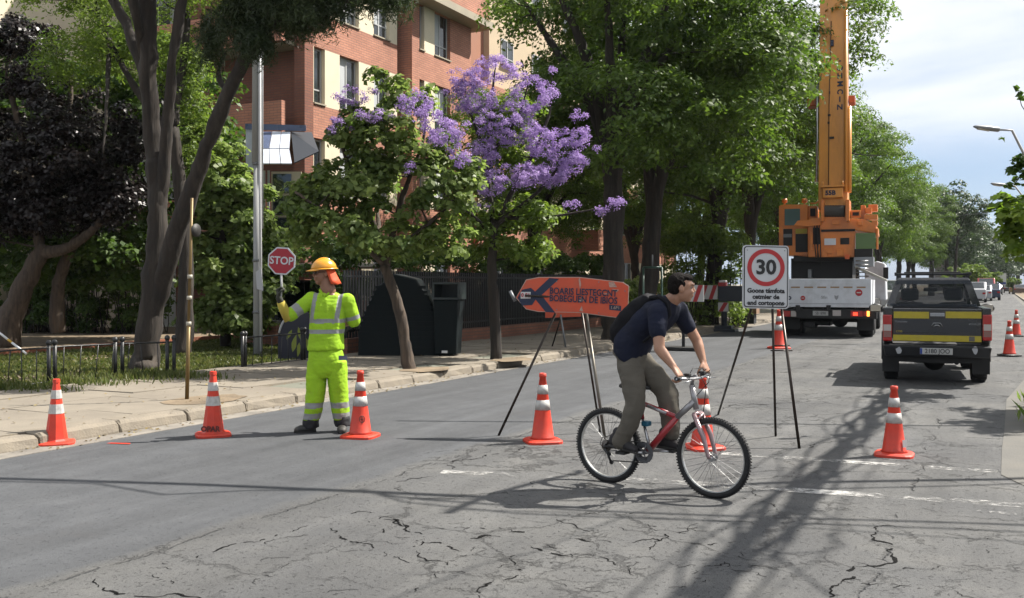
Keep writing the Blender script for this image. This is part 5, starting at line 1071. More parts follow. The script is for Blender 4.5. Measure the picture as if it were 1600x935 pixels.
# under body, axle, diff, exhaust
mb = MB(); mb.box(-.5, -.36, .1, LEN - .4, .42, .56); mb.box(.36, .5, .1, LEN - .4, .42, .56); mb.box(-.62, .62, .12, .3, .36, .5); mb.tube([(-.62, RW, R_w), (-.15, RW, R_w), (.15, RW, R_w), (.62, RW, R_w)], [.05, .06, .06, .05], 10); mb.ell((0, RW, R_w - .03), (.17, .17, .15), n=12, k=8); mb.tube([(.3, .15, .36), (.3, 1.6, .38)], .035, 8); mb.box(-.35, .35, 1.6, 4.2, .38, .5); mb.tube([(-.3, FW, R_w), (.62, FW, R_w)], .04, 8); mb.box(-.32, .26, .35, .75, .33, .42)
mb.build('chassis', M_dk, PK)
# cabin greenhouse
tw, bw = .60, .745; zr0, zr1 = ztg, 1.665
rt = [( -tw, yc + .14, zr1), (tw, yc + .14, zr1), (tw - .01, 2.75, zr1 - .01), (-tw + .01, 2.75, zr1 - .01)]; bt_ = [(-bw, yc, zr0), (bw, yc, zr0), (bw - .02, 3.35, zr0 - .1), (-bw + .02, 3.35, zr0 - .1)]
rf = MB(); rf.hexa([(x, y, z) for x, y, z in rt] + [(x * .93, y + (.05 if y < 2 else -.05), z + .055) for x, y, z in rt]); rf.build('roof', M_pk, PK, bevel=.02)
for i, nm in ((0, 'rear_pillar'), (1, 'rear_pillar'), (2, 'windscreen_pillar'), (3, 'windscreen_pillar')):
    a, b = Vector(bt_[i]), Vector(rt[i]); sx_ = .115 if i < 2 else .06; inx = -1 if a.x > 0 else 1; mb = MB()
    mb.hexa([a, a + Vector((inx * sx_, 0, 0)), a + Vector((inx * sx_, .12, 0)), a + Vector((0, .12, 0)), b, b + Vector((inx * sx_, 0, 0)), b + Vector((inx * sx_, .1, 0)), b + Vector((0, .1, 0))]); mb.build(nm, M_pk, PK)
M_tint = mat('tinted_glass', (.02, .028, .034), .03, spec=.25)
M_tint.node_tree.nodes['Principled BSDF'].inputs['Alpha'].default_value = .36
def quad(par, nm, pts, m, th=.006): P = [Vector(p) for p in pts]; nr = (P[1] - P[0]).cross(P[2] - P[0]).normalized() * th; mb = MB(); mb.add(P + [p + nr for p in P], [(0, 1, 2, 3), (7, 6, 5, 4), (0, 4, 5, 1), (1, 5, 6, 2), (2, 6, 7, 3), (3, 7, 4, 0)]); return mb.build(nm, m, par)
quad(PK, 'rear_window', [(-bw + .11, yc + .02, zr0 + .03), (bw - .11, yc + .02, zr0 + .03), (tw - .08, yc + .14, zr1 - .05), (-tw + .08, yc + .14, zr1 - .05)], M_tint)
mb = MB(); mb.box(-tw, tw, yc + .11, yc + .2, zr1 - .06, zr1 + .002); mb.build('rear_header', M_pk, PK)
quad(PK, 'windscreen', [(bw - .07, 3.33, zr0 - .08), (-bw + .07, 3.33, zr0 - .08), (-tw + .05, 2.76, zr1 - .02), (tw - .05, 2.76, zr1 - .02)], M_tint)
for s in (-1, 1): quad(PK, 'side_window', [(s * bw * .99, 1.68, zr0 + .01), (s * bw * .975, 3.15, zr0 - .05), (s * tw, 2.68, zr1 - .02), (s * tw, 1.78, zr1 - .02)][::s], M_tint)
mb = MB(); mb.box(-Wd + .1, Wd - .1, 1.53, 3.3, .42, .9); mb.build('cab_floor', M_dk, PK); mb = MB(); mb.box(-Wd + .1, Wd - .1, 1.505, 1.56, .5, ztg + .03); mb.build('cab_rear_panel', M_pk, PK)
mb = MB(); mb.hexa([(-Wd + .05, 3.25, .6), (Wd - .05, 3.25, .6), (Wd - .1, LEN, .6), (-Wd + .1, LEN, .6), (-Wd + .05, 3.3, 1.15), (Wd - .05, 3.3, 1.15), (Wd - .12, LEN - .1, 1.0), (-Wd + .12, LEN - .1, 1.0)]); mb.build('bonnet', M_pk, PK, bevel=.03)
M_seat = mat('seat_fabric', (.03, .035, .045), .9)
for x_ in (-.36, .36):
    mb = MB(); mb.box(x_ - .24, x_ + .24, 2.3, 2.42, .85, 1.28); st_ = mb.build('front_seat', M_seat, PK, bevel=.05); mb = MB(); mb.box(x_ - .15, x_ + .15, 2.32, 2.42, 1.31, 1.53); mb.build('headrest', M_seat, st_, bevel=.05)
mb = MB(); mb.box(-.12, .12, 2.9, 2.93, 1.47, 1.54); mb.build('rear_view_mirror', M_pl, PK, bevel=.01)
mb = MB(); mb.box(-Wd + .12, Wd - .12, 2.95, 3.25, .95, 1.14); mb.build('dashboard', M_dk, PK); mb = MB(); mb.tube([(-.36 + .17 * math.cos(2 * PI * k / 20), 2.85, 1.13 + .17 * math.sin(2 * PI * k / 20)) for k in range(20)], .014, 6, closed=True); mb.build('steering_wheel', M_dk, PK)
# roof rack
rk = MB(); zk = 1.765
for y_ in (1.85, 2.45): rk.box(-.60, .60, y_, y_ + .07, zk, zk + .035); 
rk.build('rack_crossbar', M_pl, PK, bevel=.008)
for s in (-1, 1):
    mb = MB(); mb.box(s * .60 - .02, s * .60 + .02, 1.75, 2.7, zk - .01, zk + .05); mb.build('rack_side_rail', M_pl, PK, bevel=.008)
    for y_ in (1.83, 2.5): mb = MB(); mb.box(s * .56 - .03, s * .56 + .03, y_, y_ + .1, 1.70, zk - .012); mb.build('rack_foot', M_pl, PK)
mb = MB(); mb.box(-.46, .46, 2.0, 2.35, zk + .036, zk + .06); mb.build('light_bar', M_dk, PK, bevel=.01)
mb = MB(); mb.tube([(0, 1.8, 1.70), (.01, 1.75, 2.0)], .006, 5); mb.build('aerial', M_dk, PK)

# ---- mobile crane truck
cyaw = math.radians(4); cz0 = G(1297, 528); CR = empty('crane_truck', cz0, cyaw, 'orange mobile crane with raised telescopic boom on a white tray truck', 'crane truck'); c = vmap(cz0, cyaw)
M_co = mat('crane_orange', (.85, .25, .028), .42, coat=.25, var=.12, scale=2.5, dirt=(.22, .09, .03), dirt_amt=.55); M_cw2 = mat('tray_white', (.78, .81, .86), .45, var=.08, scale=3, dirt=(.28, .27, .26), dirt_amt=.5)
M_coy = mat('boom_orange', (.90, .37, .06), .42, coat=.2, var=.10, scale=1.5, stretch=(2, 2, .4), dirt=(.30, .13, .04), dirt_amt=.5)
M_steel = mat('steel_rod', (.55, .55, .55), .25, metal=.9); M_hole = mat('dark_recess', (.012, .012, .013), .7)
def cbox(nm, x0, y0, x1, y1, d0, d1, m, par=CR, bev=.012, ym=None):
    p, q = c(x0, y0, d0 if ym is None else ym), c(x1, y1, d0 if ym is None else ym); mb = MB(); mb.box(p.x, q.x, d0, d1, q.z, p.z); return mb.build(nm, m, par, bevel=bev)
def cpoly(nm, pts, d0, d1, m, par=CR, bev=.012): mb = MB(); P = [c(x, y, d0) for x, y in pts]; mb.prism([(p.x, p.z) for p in P][::-1], d0, d1); return mb.build(nm, m, par, bevel=bev)
tray = cbox('rear_board', 1231, 436, 1361, 481, 0, .06, M_cw2)
for s_ in (1231, 1358): cbox('side_board', s_, 437, s_ + 3, 481, .062, 3.0, M_cw2, bev=.0)
cbox('tray_floor', 1233, 476, 1359, 481, .062, 3.0, M_dk, bev=0)
cbox('board_seam', 1233, 474, 1359, 475.5, -.012, -.001, mat('seam_grey', (.35, .36, .38), .5), tray, 0)
for k in range(6): cbox('lashing_slot', 1236 + 20.5 * k, 448, 1250 + 20.5 * k, 450.3, -.006, -.001, mat('tan_slot', (.40, .25, .12), .6), tray, 0)
for px, py, r in ((1342, 457.5, .10), (1254.5, 466, .07)):
    p = c(px, py); mb = MB(); mb.lathe([(.001, 0), (r, 0), (r, .008)], 24, M=Matrix.Translation((p.x, -.001, p.z)) @ Matrix.Rotation(PI / 2, 4, 'X')); dd = mb.build('round_decal', M_red, tray); mb = MB(); mb.box(p.x - r * .6, p.x + r * .6, -.013, -.0092, p.z - r * .15, p.z + r * .15); mb.build('decal_bar', M_printw, dd)
p = c(1288, 465); text('lettering', 'Sfin', .13, Matrix.Translation((p.x, -.006, p.z)) @ Matrix.Rotation(PI / 2, 4, 'X'), MATS['seam_grey'], tray); p = c(1233.5, 465); text('lettering', 'o', .22, Matrix.Translation((p.x, -.006, p.z)) @ Matrix.Rotation(PI / 2, 4, 'X'), M_navy, tray, bold=.008)
p = c(1307, 465); sh_ = MB(); sh_.prism([(p.x + x, p.z + z) for x, z in ((-.06, .07), (-.05, -.02), (0, -.08), (.05, -.02), (.06, .07), (0, .04))], -.006, -.001); sh_.build('crest', MATS['seam_grey'], tray)
# bumper beam and lamps
bb = cbox('rear_bumper', 1225, 482.5, 1370, 499, .05, .4, M_dk)
cbox('mount_bracket', 1243, 477, 1250, 488, -.03, -.001, M_dk); cbox('mount_bracket', 1291, 477, 1298, 486, -.03, -.001, M_dk)
q_ = cbox('number_plate', 1270, 486, 1294, 493.5, .03, .048, MATS['plate_white'], bb, 0); p = c(1282, 490); text('plate_number', 'SB·1898', .13, Matrix.Translation((p.x, .026, p.z)) @ Matrix.Rotation(PI / 2, 4, 'X'), M_black, bb, sx=.7)
cbox('white_marker', 1301, 485, 1314, 494, .03, .048, M_clr, bb, 0); cbox('white_marker', 1236, 486, 1244, 495, .03, .048, M_clr, bb, 0)
cbox('tail_light', 1329, 486, 1348, 495, .02, .048, M_tail, bb, .005); cbox('tail_light', 1222, 486, 1235, 495, .02, .048, M_tail, bb, .005)
cbox('lit_brake_lamp', 1333, 488.5, 1340, 493.5, .008, .019, M_lit, bb, .004); cbox('lit_indicator', 1354.5, 486.5, 1358.5, 494.5, .008, .048, M_lita, bb, .004); cbox('lit_indicator', 1349, 487, 1353, 494, .02, .048, M_tail, bb, .004)
# wheels: twin rear, steer axles
rw = .52
xL, xR = c(1241, 500, 1.2).x, c(1354, 500, 1.2).x
for y_ in (1.1, 2.35, 6.6):
    for x_ in (xL, xR): wheel(CR, x_ - (.0), y_, rw, .42, 1 if x_ > 0 else -1)
for x_ in (xL, xR): mb = MB(); mb.box(x_ - .24, x_ + .24, .5, .52, .22, .62); mb.build('mud_flap', M_dk, CR)
mb = MB(); mb.tube([(xL, 1.1, rw), (xR, 1.1, rw)], .09, 8); mb.tube([(xL, 2.35, rw), (xR, 2.35, rw)], .09, 8); mb.box(-.55, .55, .4, 8.4, .62, .86); mb.box(-1.15, 1.15, 3.2, 8.0, .70, 1.1); mb.box(-.95, -.1, 1.3, 3.0, .30, .6); mb.ell((.2, 1.1, rw), (.25, .25, .25)); mb.build('chassis', M_dk, CR)
cbox('hose_box', 1257, 502, 1272, 512, .35, .6, M_dk)
# dark machinery behind tray and side boxes
cbox('turntable_housing', 1236, 404, 1332, 436, 2.6, 4.4, M_hole); cbox('slew_ring', 1240, 398, 1345, 408, 2.3, 5.0, M_dk); cbox('machinery', 1262, 421, 1268, 435, 2.3, 2.58, M_grey, bev=.02)
cbox('grey_locker', 1334, 402, 1365, 417, 1.9, 2.6, mat('locker_grey', (.26, .28, .31), .5)); cbox('black_locker', 1335, 389, 1363, 401.5, 1.9, 2.5, M_hole)
mb = MB(); p, q = c(1336, 415, 1.6), c(1386, 437, 1.0); mb.hexa([p + Vector((0, 0, -.10)), q + Vector((0, 0, -.07)), q + Vector((0, .5, -.07)), p + Vector((0, .5, -.10)), p, q, q + Vector((0, .5, 0)), p + Vector((0, .5, 0))]); mb.build('pale_chute', mat('chute', (.52, .50, .44), .5, var=.1), CR, bevel=.01)
cpoly('truck_cab', [(1352, 418), (1370, 408), (1383, 412), (1385, 470), (1352, 470)], 6.9, 8.6, M_cw2, bev=.05); cbox('cab_mirror', 1380, 418, 1388, 436, 6.6, 6.7, M_dk)
# superstructure
cabp = cpoly('operator_cab', [(1217, 322), (1224, 320), (1262, 320), (1262, 402), (1217, 398)], 2.3, 4.1, M_co)
cbox('cab_window', 1226, 327, 1250, 352, 2.27, 2.298, mat('cab_glass', (.10, .16, .14), .12), cabp, .004); cbox('cab_lower_window', 1243, 366, 1266, 394, 2.26, 2.299, M_hole, cabp, .004); cbox('cab_recess', 1224, 358, 1238, 384, 2.27, 2.299, M_hole, cabp, .004); cbox('yellow_notice', 1243, 358, 1261, 365, 2.26, 2.299, M_yel, cabp, 0); cbox('cab_vent', 1224, 366, 1237, 371, 2.25, 2.269, M_grey, cabp, 0)
for px in (1226, 1257): pp = c(px, 314, 2.8); mb = MB(); mb.tube([pp + Vector((-.08, 0, 0)), pp + Vector((.08, 0, 0))], .07, 10); mb.box(pp.x - .03, pp.x + .03, 2.77, 2.83, pp.z - .12, pp.z); mb.build('work_lamp', M_co, cabp)
cpoly('counterweight', [(1262, 345), (1283, 341), (1283, 322), (1322, 322), (1322, 341), (1352, 343), (1369, 352), (1370, 366), (1336, 360), (1336, 402), (1262, 402)], 2.0, 4.4, M_co, bev=.03)
cpoly('curved_guard', [(1240, 353), (1246, 345), (1262, 344), (1266, 341), (1283, 341), (1283, 352), (1262, 354)], 1.85, 1.98, M_co)
cbox('dark_line', 1283, 359, 1336, 361.5, 1.96, 1.998, M_hole, bev=0); cbox('maker_plate', 1288, 373, 1306, 383, 1.97, 1.998, M_cw2, bev=.003); cbox('access_hole', 1313, 372, 1327, 382, 1.97, 1.998, M_hole, bev=.01); cbox('access_hole', 1270, 356, 1281, 382, 1.97, 1.998, M_hole, bev=.01); cbox('lug', 1266, 364, 1270, 392, 1.9, 1.996, M_co); cbox('lug', 1284, 392, 1292, 402, 1.9, 1.996, M_co); cbox('ram_block', 1320, 398, 1327, 405, 1.85, 1.996, mat('bright_orange', (.75, .13, .02), .4))  # thin dark line across the counterweight, then its plate, holes and lugs
cbox('green_glass', 1337, 364.5, 1368, 389, 1.9, 1.99, mat('green_glass', (.12, .20, .05), .2)); cbox('right_post', 1369, 357, 1372, 390, 1.9, 2.1, M_co)
for (x0, y0, x1, y1, d) in ((1329, 329, 1345, 340, 2.1), (1345, 321, 1352, 345, 2.3), (1352, 325, 1362, 333, 2.2), (1357, 320, 1371, 330, 2.6), (1350, 336, 1371, 343, 2.0), (1362, 345, 1371, 352, 2.0)): cbox('hydraulic_block', x0, y0, x1, y1, d, d + .5, M_co)
cbox('block_recess', 1332, 332, 1342, 337, 2.07, 2.098, M_hole, bev=0)
cbox('machine_block', 1263, 322, 1276, 343, 2.5, 3.4, M_co); cbox('block_recess', 1266, 326, 1274, 338, 2.47, 2.498, M_hole, bev=0)
# winch between cheeks
for (x0, x1) in ((1282, 1287), (1321, 1327)): cpoly('winch_cheek', [(x0, 312), (x1, 312), (x1, 346), (x0, 346)], 1.7, 2.6, M_co)
wl, wr = c(1287.3, 331, 2.1), c(1320.7, 331, 2.1); mb = MB(); n_ = 16; mb.tube([wl + (wr - wl) * (k / n_) for k in range(n_ + 1)], [.20 + .008 * (k % 2) for k in range(n_ + 1)], 20); mb.build('winch_drum', mat('wire_rope', (.06, .055, .05), .6, var=.3, scale=30), CR)
# boom
bx0 = c(1303, 316, 2.6); LB = 20.0; tilt = math.radians(7.0); BM = Matrix.Translation((bx0.x, 2.6, bx0.z)) @ Matrix.Rotation(-tilt, 4, 'X') @ Matrix.Rotation(math.radians(-.4), 4, 'Y')
BO = empty('boom', (0, 0, 0)); BO.parent = CR
def bsec(nm, w0, w1, d, z0, z1, m=M_coy, off=0): mb = MB(); mb.hexa([(-w0 / 2, -d / 2, z0), (w0 / 2, -d / 2, z0), (w0 / 2, d / 2, z0), (-w0 / 2, d / 2, z0), (-w1 / 2, -d / 2, z1), (w1 / 2, -d / 2, z1), (w1 / 2, d / 2, z1), (-w1 / 2, d / 2, z1)], M=BM @ Matrix.Translation((off, 0, 0))); return mb.build(nm, m, BO, bevel=.02)
bsec('base_section', .88, .82, .95, -.3, 9.0); bsec('boom_section', .74, .72, .8, 9.01, 15); bsec('boom_section', .6, .56, .66, 15.01, LB)
def bpt(x, y, z): return BM @ Vector((x, y, z))
for z_, x0_, x1_ in ((3.32, -.82, -.46), (3.33, .45, .65)): mb = MB(); mb.box(x0_, x1_, -.2, .2, z_ - .12, z_ + .12, M=BM); mb.build('side_lug', mat('crane_red_orange', (.55, .10, .015), .4), BO, bevel=.02)
bsec('collar', .98, .98, 1.0, 8.75, 9.0, M_coy)
mb = MB(); mb.tube([bpt(-.50, -.38, .6), bpt(-.49, -.38, 3.9)], .045, 10); mb.build('ram_rod', M_steel, BO); mb = MB(); mb.tube([bpt(.40, -.52, .2), bpt(.40, -.52, 6.2)], .055, 10); mb.build('ram_cylinder', M_coy, BO); mb = MB(); mb.tube([bpt(.50, -.45, .2), bpt(.50, -.45, 3.0)], .065, 10); mb.build('ram_cylinder', M_coy, BO)
mb = MB(); mb.tube([bpt(-.13, -.50, .3), bpt(-.12, -.50, 3.0), bpt(-.06, -.50, 5.9)], .012, 5); mb.build('hoist_line', M_hole, BO)
for (x_, z_, w_, h_) in ((-.03, 5.15, .10, .20), (-.13, 2.5, .06, .06), (-.11, 2.75, .08, .05), (-.03, 2.0, .14, .06), (-.10, 3.5, .03, .08), (-.47, 4.7, .07, .35)): mb = MB(); mb.box(x_ - w_ / 2, x_ + w_ / 2, -.53, -.477, z_ - h_ / 2, z_ + h_ / 2, M=BM @ Matrix.Rotation(.15, 4, 'Y') if False else BM); mb.build('rope_guide', M_hole if z_ != 5.15 else M_navy, BO)
for i, ch in enumerate('-OHMCIN'): text('lettering', ch, .24, BM @ Matrix.Translation((.21, -.482, 4.55 - i * .26)) @ Matrix.Rotation(PI / 2, 4, 'X') @ Matrix.Rotation(-PI / 2 if ch in 'CM' else 0, 4, 'Z'), M_navy, BO, bold=.008, ext=.003)
mb = MB(); mb.box(-.30, .32, -.62, -.476, .02, .34, M=BM); bxx = mb.build('number_box', M_coy, BO, bevel=.02); text('lettering', '55B', .20, BM @ Matrix.Translation((-.06, -.626, .17)) @ Matrix.Rotation(PI / 2, 4, 'X'), M_navy, bxx, bold=.01, ext=.003)
mb = MB(); mb.box(-.36, .36, -.66, -.477, .36, .42, M=BM); mb.tube([bpt(-.3, -.6, .42), bpt(-.3, -.6, .55)], .03, 8); mb.tube([bpt(.3, -.6, .42), bpt(.3, -.6, .55)], .04, 8); mb.build('box_lid', M_coy, BO)
rr = random.Random(8)
for i in range(4):
    a = c(1273 + 2.2 * i, 344, 1.93); b_ = c(1275 + 2.5 * i, 402 + 4 * i, 1.93); m_ = (a + b_) / 2 + Vector((rr.uniform(-.05, .05), -.05, 0)); mb = MB(); mb.tube([a, a.lerp(m_, .6) + Vector((0, -.06, .02)), m_, b_.lerp(m_, .5) + Vector((0, -.05, 0)), b_], .016, 6); mb.build('hydraulic_hose', M_hole, CR)
for (x0, y0, x1, y1) in ((1300, 345, 1312, 351), (1288, 388, 1300, 396), (1307, 390, 1318, 400), (1340, 346, 1348, 352), (1222, 392, 1232, 397)): cbox('bracket', x0, y0, x1, y1, 1.9, 1.999, M_co, bev=.01)
mb = MB(); mb.tube([c(1266, 318, 2.2), c(1275, 318, 2.2), c(1282, 312, 2.2)], .03, 6); mb.build('grab_rail', M_co, CR)
for k in range(5): p = c(1337, 408 + 6 * k, 1.5); mb = MB(); mb.tube([p, p + Vector((.38, 0, 0))], .018, 6); mb.build('ladder_rung', M_steel, CR)
# outrigger beam, board and foot on the left
mb = MB(); p, q = c(1122, 447, 2.2), c(1232, 472, 2.2); mb.box(p.x, q.x, 2.2, 2.7, q.z, p.z); mb.build('outrigger_beam', mat('dark_steel_blue', (.022, .028, .04), .5, var=.2), CR, bevel=.015)
M_chw = mat('chevron_white', (.55, .54, .52), .5); M_chr = mat('chevron_red', (.42, .02, .02), .5)
def chev(nm, x0, y0, x1, y1, d, n_, par):
    p, q = c(x0, y0, d), c(x1, y1, d); mb = MB(); mb.box(p.x, q.x, d, d + .03, q.z, p.z); o_ = mb.build(nm, M_chw, par); W2 = q.x - p.x; H2 = p.z - q.z
    for k in range(n_):
        a = p.x + W2 * (k + .05) / n_; w2 = W2 / n_ * .42; sh = W2 / n_ * .5; mb = MB(); mb.prism([(a, q.z + .003), (a + w2, q.z + .003), (min(a + w2 + sh, q.x), p.z - .003), (a + sh, p.z - .003)], d - .005, d - .001); mb.build('red_stripe', M_chr, o_)
    return o_
chev('chevron_board', 1092, 446, 1121, 468, 2.15, 2, CR)
ft = MB(); fb = c(1131, 524, 2.4); ft.box(fb.x - .42, fb.x + .42, 2.1, 2.8, .0, .09); ft.box(fb.x - .28, fb.x + .28, 2.2, 2.7, .091, .2); ft.tube([(fb.x, 2.45, .2), (fb.x, 2.45, c(1131, 472, 2.4).z)], .10, 12); ft.build('outrigger_leg', MATS['dark_steel_blue'], CR, bevel=.01)
chev('chevron_board', 1122, 473, 1138, 487, 2.12, 1, CR)
mb = MB(); p = c(1129, 443, 2.3); mb.box(p.x - .13, p.x + .13, 2.2, 2.5, p.z - .1, p.z + .03); mb.box(p.x - .1, p.x + .12, 2.2, 2.5, p.z + .032, p.z + .10, m=1); mb.build('beacon', [M_chr, M_printw], CR, bevel=.01)
# second barrier with chevrons and heavy foot left of it
Hb = empty('barrier', G(1068, 548), cyaw, 'striped red and white barrier board on a heavy black foot behind the cyclist', 'barrier'); hv = vmap(G(1068, 548), cyaw)
mb = MB(); mb.box(-.55, .45, -.25, .3, 0, .09); mb.build('foot', M_blk, Hb, bevel=.02); mb = MB(); mb.box(-.035, .035, -.03, .03, .09, 1.6); mb.build('post', M_dk, Hb)
p, q = hv(1086, 446), hv(1066, 470); W2 = .62
mb = MB(); mb.box(-.05, .50, -.06, -.032, 1.18, 1.58); o_ = mb.build('board', M_chw, Hb)
for k in range(2): a = -.03 + .27 * k; mb = MB(); mb.prism([(a, 1.183), (a + .1, 1.183), (a + .24, 1.577), (a + .13, 1.577)], -.066, -.061); mb.build('red_stripe', M_chr, o_)
# ---- wooden crate-like box behind the speed sign legs
Wb = empty('wooden_box', G(1160, 512), .1, 'open wooden box on the far kerb beyond the speed sign legs', 'box'); mb = MB()
mb.box(-.5, .5, 0, .06, .5, 1.1, 0); mb.box(-.5, .5, .9, .96, .5, 1.1, 0); mb.box(-.5, -.44, .062, .898, .5, 1.1, 0); mb.box(.44, .5, .062, .898, .5, 1.1, 0); mb.build('sides', mat('raw_wood', (.33, .20, .12), .8, var=.2, scale=6), Wb); mb = MB(); mb.box(-.4, .4, .1, .85, .13, .5); mb.build('plinth', M_dk, Wb)
# ================================================================ distant street
def car(x, y, rz, colr, label, s=1.0, kind=0):
    o = empty('parked_car' if kind == 0 else 'car', (x, y, 0), rz, label, 'car', 'cars far down the street'); m = mat('car_paint_' + label.split()[0], colr, .3, metal=.2, coat=.5)
    mb = MB(); P = [(-2.1, .25), (2.1, .25), (2.12, .62), (2.0, .85), (1.2, .95), (.65, 1.42), (-1.1, 1.45), (-1.75, 1.0), (-2.1, .92)]
    mb.prism([(a, b * s) for a, b in P], -.85, .85, M=RZY); mb.build('body', m, o, bevel=.06)
    mb = MB(); mb.hexa([(-.7, -1.78, 1.0 * s), (.7, -1.78, 1.0 * s), (.66, -1.16, 1.41 * s), (-.66, -1.16, 1.41 * s), (-.7, -1.75, 1.02 * s), (.7, -1.75, 1.02 * s), (.66, -1.13, 1.43 * s), (-.66, -1.13, 1.43 * s)]); mb.build('rear_window', M_glass, o)
    for s_ in (-1, 1):
        mb = MB(); mb.prism([(-1.2, .98 * s), (.95, .98 * s), (.58, 1.34 * s), (-1.0, 1.36 * s)], *((.852, .862) if s_ > 0 else (-.862, -.852)), M=RZY); mb.build('side_window', M_glass, o)
        mb = MB(); mb.box(s_ * .7 - .12, s_ * .7 + .12, -2.16, -2.1, .7, .85); mb.build('tail_light', M_tail, o)
        for y_ in (-1.3, 1.3): mb = MB(); mb.lathe([(.12, -.1), (.31, -.1), (.32, 0), (.31, .1), (.12, .1)], 16, M=Matrix.Translation((s_ * .78, y_, .31)) @ Matrix.Rotation(PI / 2, 4, 'Y')); mb.build('wheel', M_tyre, o)
    return o
def at_road(px, y): 
    k = (px - 800) / FPX; return (k * CP * y - SP * y) / (CP + k * SP)      # world x on that column of the photo at distance y
car(at_road(1547, 104), 104, 0.02, (.015, .03, .07), 'dark blue car driving away in the far lane beside a dark bin', 1.1, 1)
car(at_road(1540, 116), 116, 0.05, (.35, .02, .02), 'red van behind the dark blue car far down the street', 1.5, 1)
car(at_road(1524, 92), 92, 0.0, (.55, .56, .58), 'white car just above the right shoulder of the pickup roof', 1.2)
car(at_road(1534, 100), 100, 0, (.45, .47, .50), 'silver car parked behind the white car far away', 1.0)
for i, (px, y, cl, nm) in enumerate([(1586, 170, (.3, .22, .08), 'bronze car parked far away at the right end of the street'), (1577, 185, (.04, .03, .03), 'maroon car parked far away near the right end of the street'), (1594, 160, (.10, .05, .03), 'brown car parked at the right edge far down the street'), (1556, 165, (.3, .32, .34), 'grey car far down the street below the white board')]): car(at_road(px, y), y, 0, cl, nm)
car(at_road(1400, 62), 60, 0, (.6, .6, .6), 'pale van roof showing between the crane truck and the pickup', 1.25)
db = MB(); x_ = at_road(1546, 100) - 1.2; db.hexa([(x_ - .5, 98, 0), (x_ + .5, 98, 0), (x_ + .5, 99, 0), (x_ - .5, 99, 0), (x_ - .6, 97.9, 1.3), (x_ + .6, 97.9, 1.3), (x_ + .6, 99.1, 1.3), (x_ - .6, 99.1, 1.3)]); db.build('dark_bin', M_dk, label='dark bin standing between the white car and the dark blue car far away', cat='bin')
Bd = empty('white_board', (at_road(1566, 150), 150, 0), 0, 'small white upright board far down the street above the cars', 'board'); mb = MB(); mb.box(-.5, .5, 0, .1, 1.4, 3.0); mb.build('panel', M_printw, Bd); mb = MB(); mb.box(-.45, .45, -.03, -.01, 1.5, 1.8); mb.build('blue_strip', MATS['plate_blue'], Bd); mb = MB(); mb.box(-.05, .05, .0, .1, 0, 1.39); mb.build('post', M_dk, Bd)
# round clipped shrubs and far crowns
rngf = np.random.default_rng(77)
def puff(base, r, h, n, ll, mt, seed, label, cat='tree', group=None, name='distant_tree', lobes=4, trunk=True):
    rng = np.random.default_rng(seed); o = empty(name, base, 0, label, cat, group); LB_ = [(rng.normal(0, r * .4), rng.normal(0, r * .3), h * rng.uniform(.5, .8), r * rng.uniform(.5, .75), r * .6, h * rng.uniform(.2, .3)) for _ in range(lobes)]
    if trunk: mb = MB(); mb.tube([(0, 0, 0), (.1, 0, h * .3), (0, .1, h * .6)], [r * .07, r * .05, r * .02], 6); mb.build('trunk', M_bark, o)
    k_ = int(n / 60); C, O2 = lobe_centers(rng, LB_, k_, .45); P, A, B_, tone = clump_leaves(rng, C, rng.uniform(.7, 1.3, k_) * r * .17, O2, 60, ll, ll * .6); quads_object('crown', P, A, B_, tone, mt, o); return o
for j, (px, y, r, h) in enumerate([(1503, 120, 1.9, 3.9), (1522, 128, 1.9, 4.0), (1540, 150, 1.8, 3.2), (1490, 118, 1.3, 2.6), (1582, 160, 1.1, 2.8)]): puff((at_road(px, y), y, 0), r, h, 5200, .22, M_leafC, 100 + j, ['round bright green shrub second from the left in the far group by the cars', 'round bright green shrub in the middle of the far group by the cars', 'low round green shrub fourth from the left in the far group by the cars', 'smallest round green shrub, leftmost of the far group by the cars', 'round green shrub right of the small white board far along the street'][j], 'shrub', 'round shrubs far along the street', 'round_shrub')
far = [(1478, 150, 6, 14, M_leafD), (1455, 135, 6, 14.5, M_leafD), (1500, 170, 7, 13.5, M_leafD), (1520, 200, 8, 13.5, M_leafD), (1536, 235, 8, 11.5, M_leafD), (1552, 270, 9, 11.5, M_leafD), (1570, 300, 10, 11, M_leafD), (1590, 320, 10, 12, M_leafD), (1612, 340, 12, 15, M_leafD), (1545, 330, 14, 15, M_leafD), (1575, 380, 16, 15, M_leafD)]
for j, (px, y, r, h, m_) in enumerate(far): puff((at_road(px, y), y, 0), r, h, 12000, .42 if y < 250 else .6, m_, 120 + j, 'hazy tree in the mass closing the far end of the street', 'tree', 'trees closing the far end of the street', lobes=6)
# bare looking tree showing against the sky
bt0 = (at_road(1490, 112), 112, 0)
tree('sparse_tree', bt0, [(0, 0, 0, .2), (.2, 0, 4, .14), (.4, 0, 7, .09)], [[(.4, 0, 7, .07), (1.5, 0, 9.5, .04), (2.6, 0, 10.6, .02)], [(.4, 0, 7, .07), (-.6, .2, 10, .04), (-1, .2, 11.5, .02)], [(.3, 0, 6, .06), (2, .1, 7.6, .04), (3.2, .1, 8.6, .02)]],
     [(1.2, 0, 9.6, 2.2, 1.6, 1.6), (-.4, 0, 9.5, 1.6, 1.5, 1.8), (2.2, 0, 8, 1.6, 1.4, 1.2)], 110, .55, 40, .26, .14, M_leafD, 15, 'sparse thin tree showing against the sky past the kerbside row', droop=.3, twig=.9)
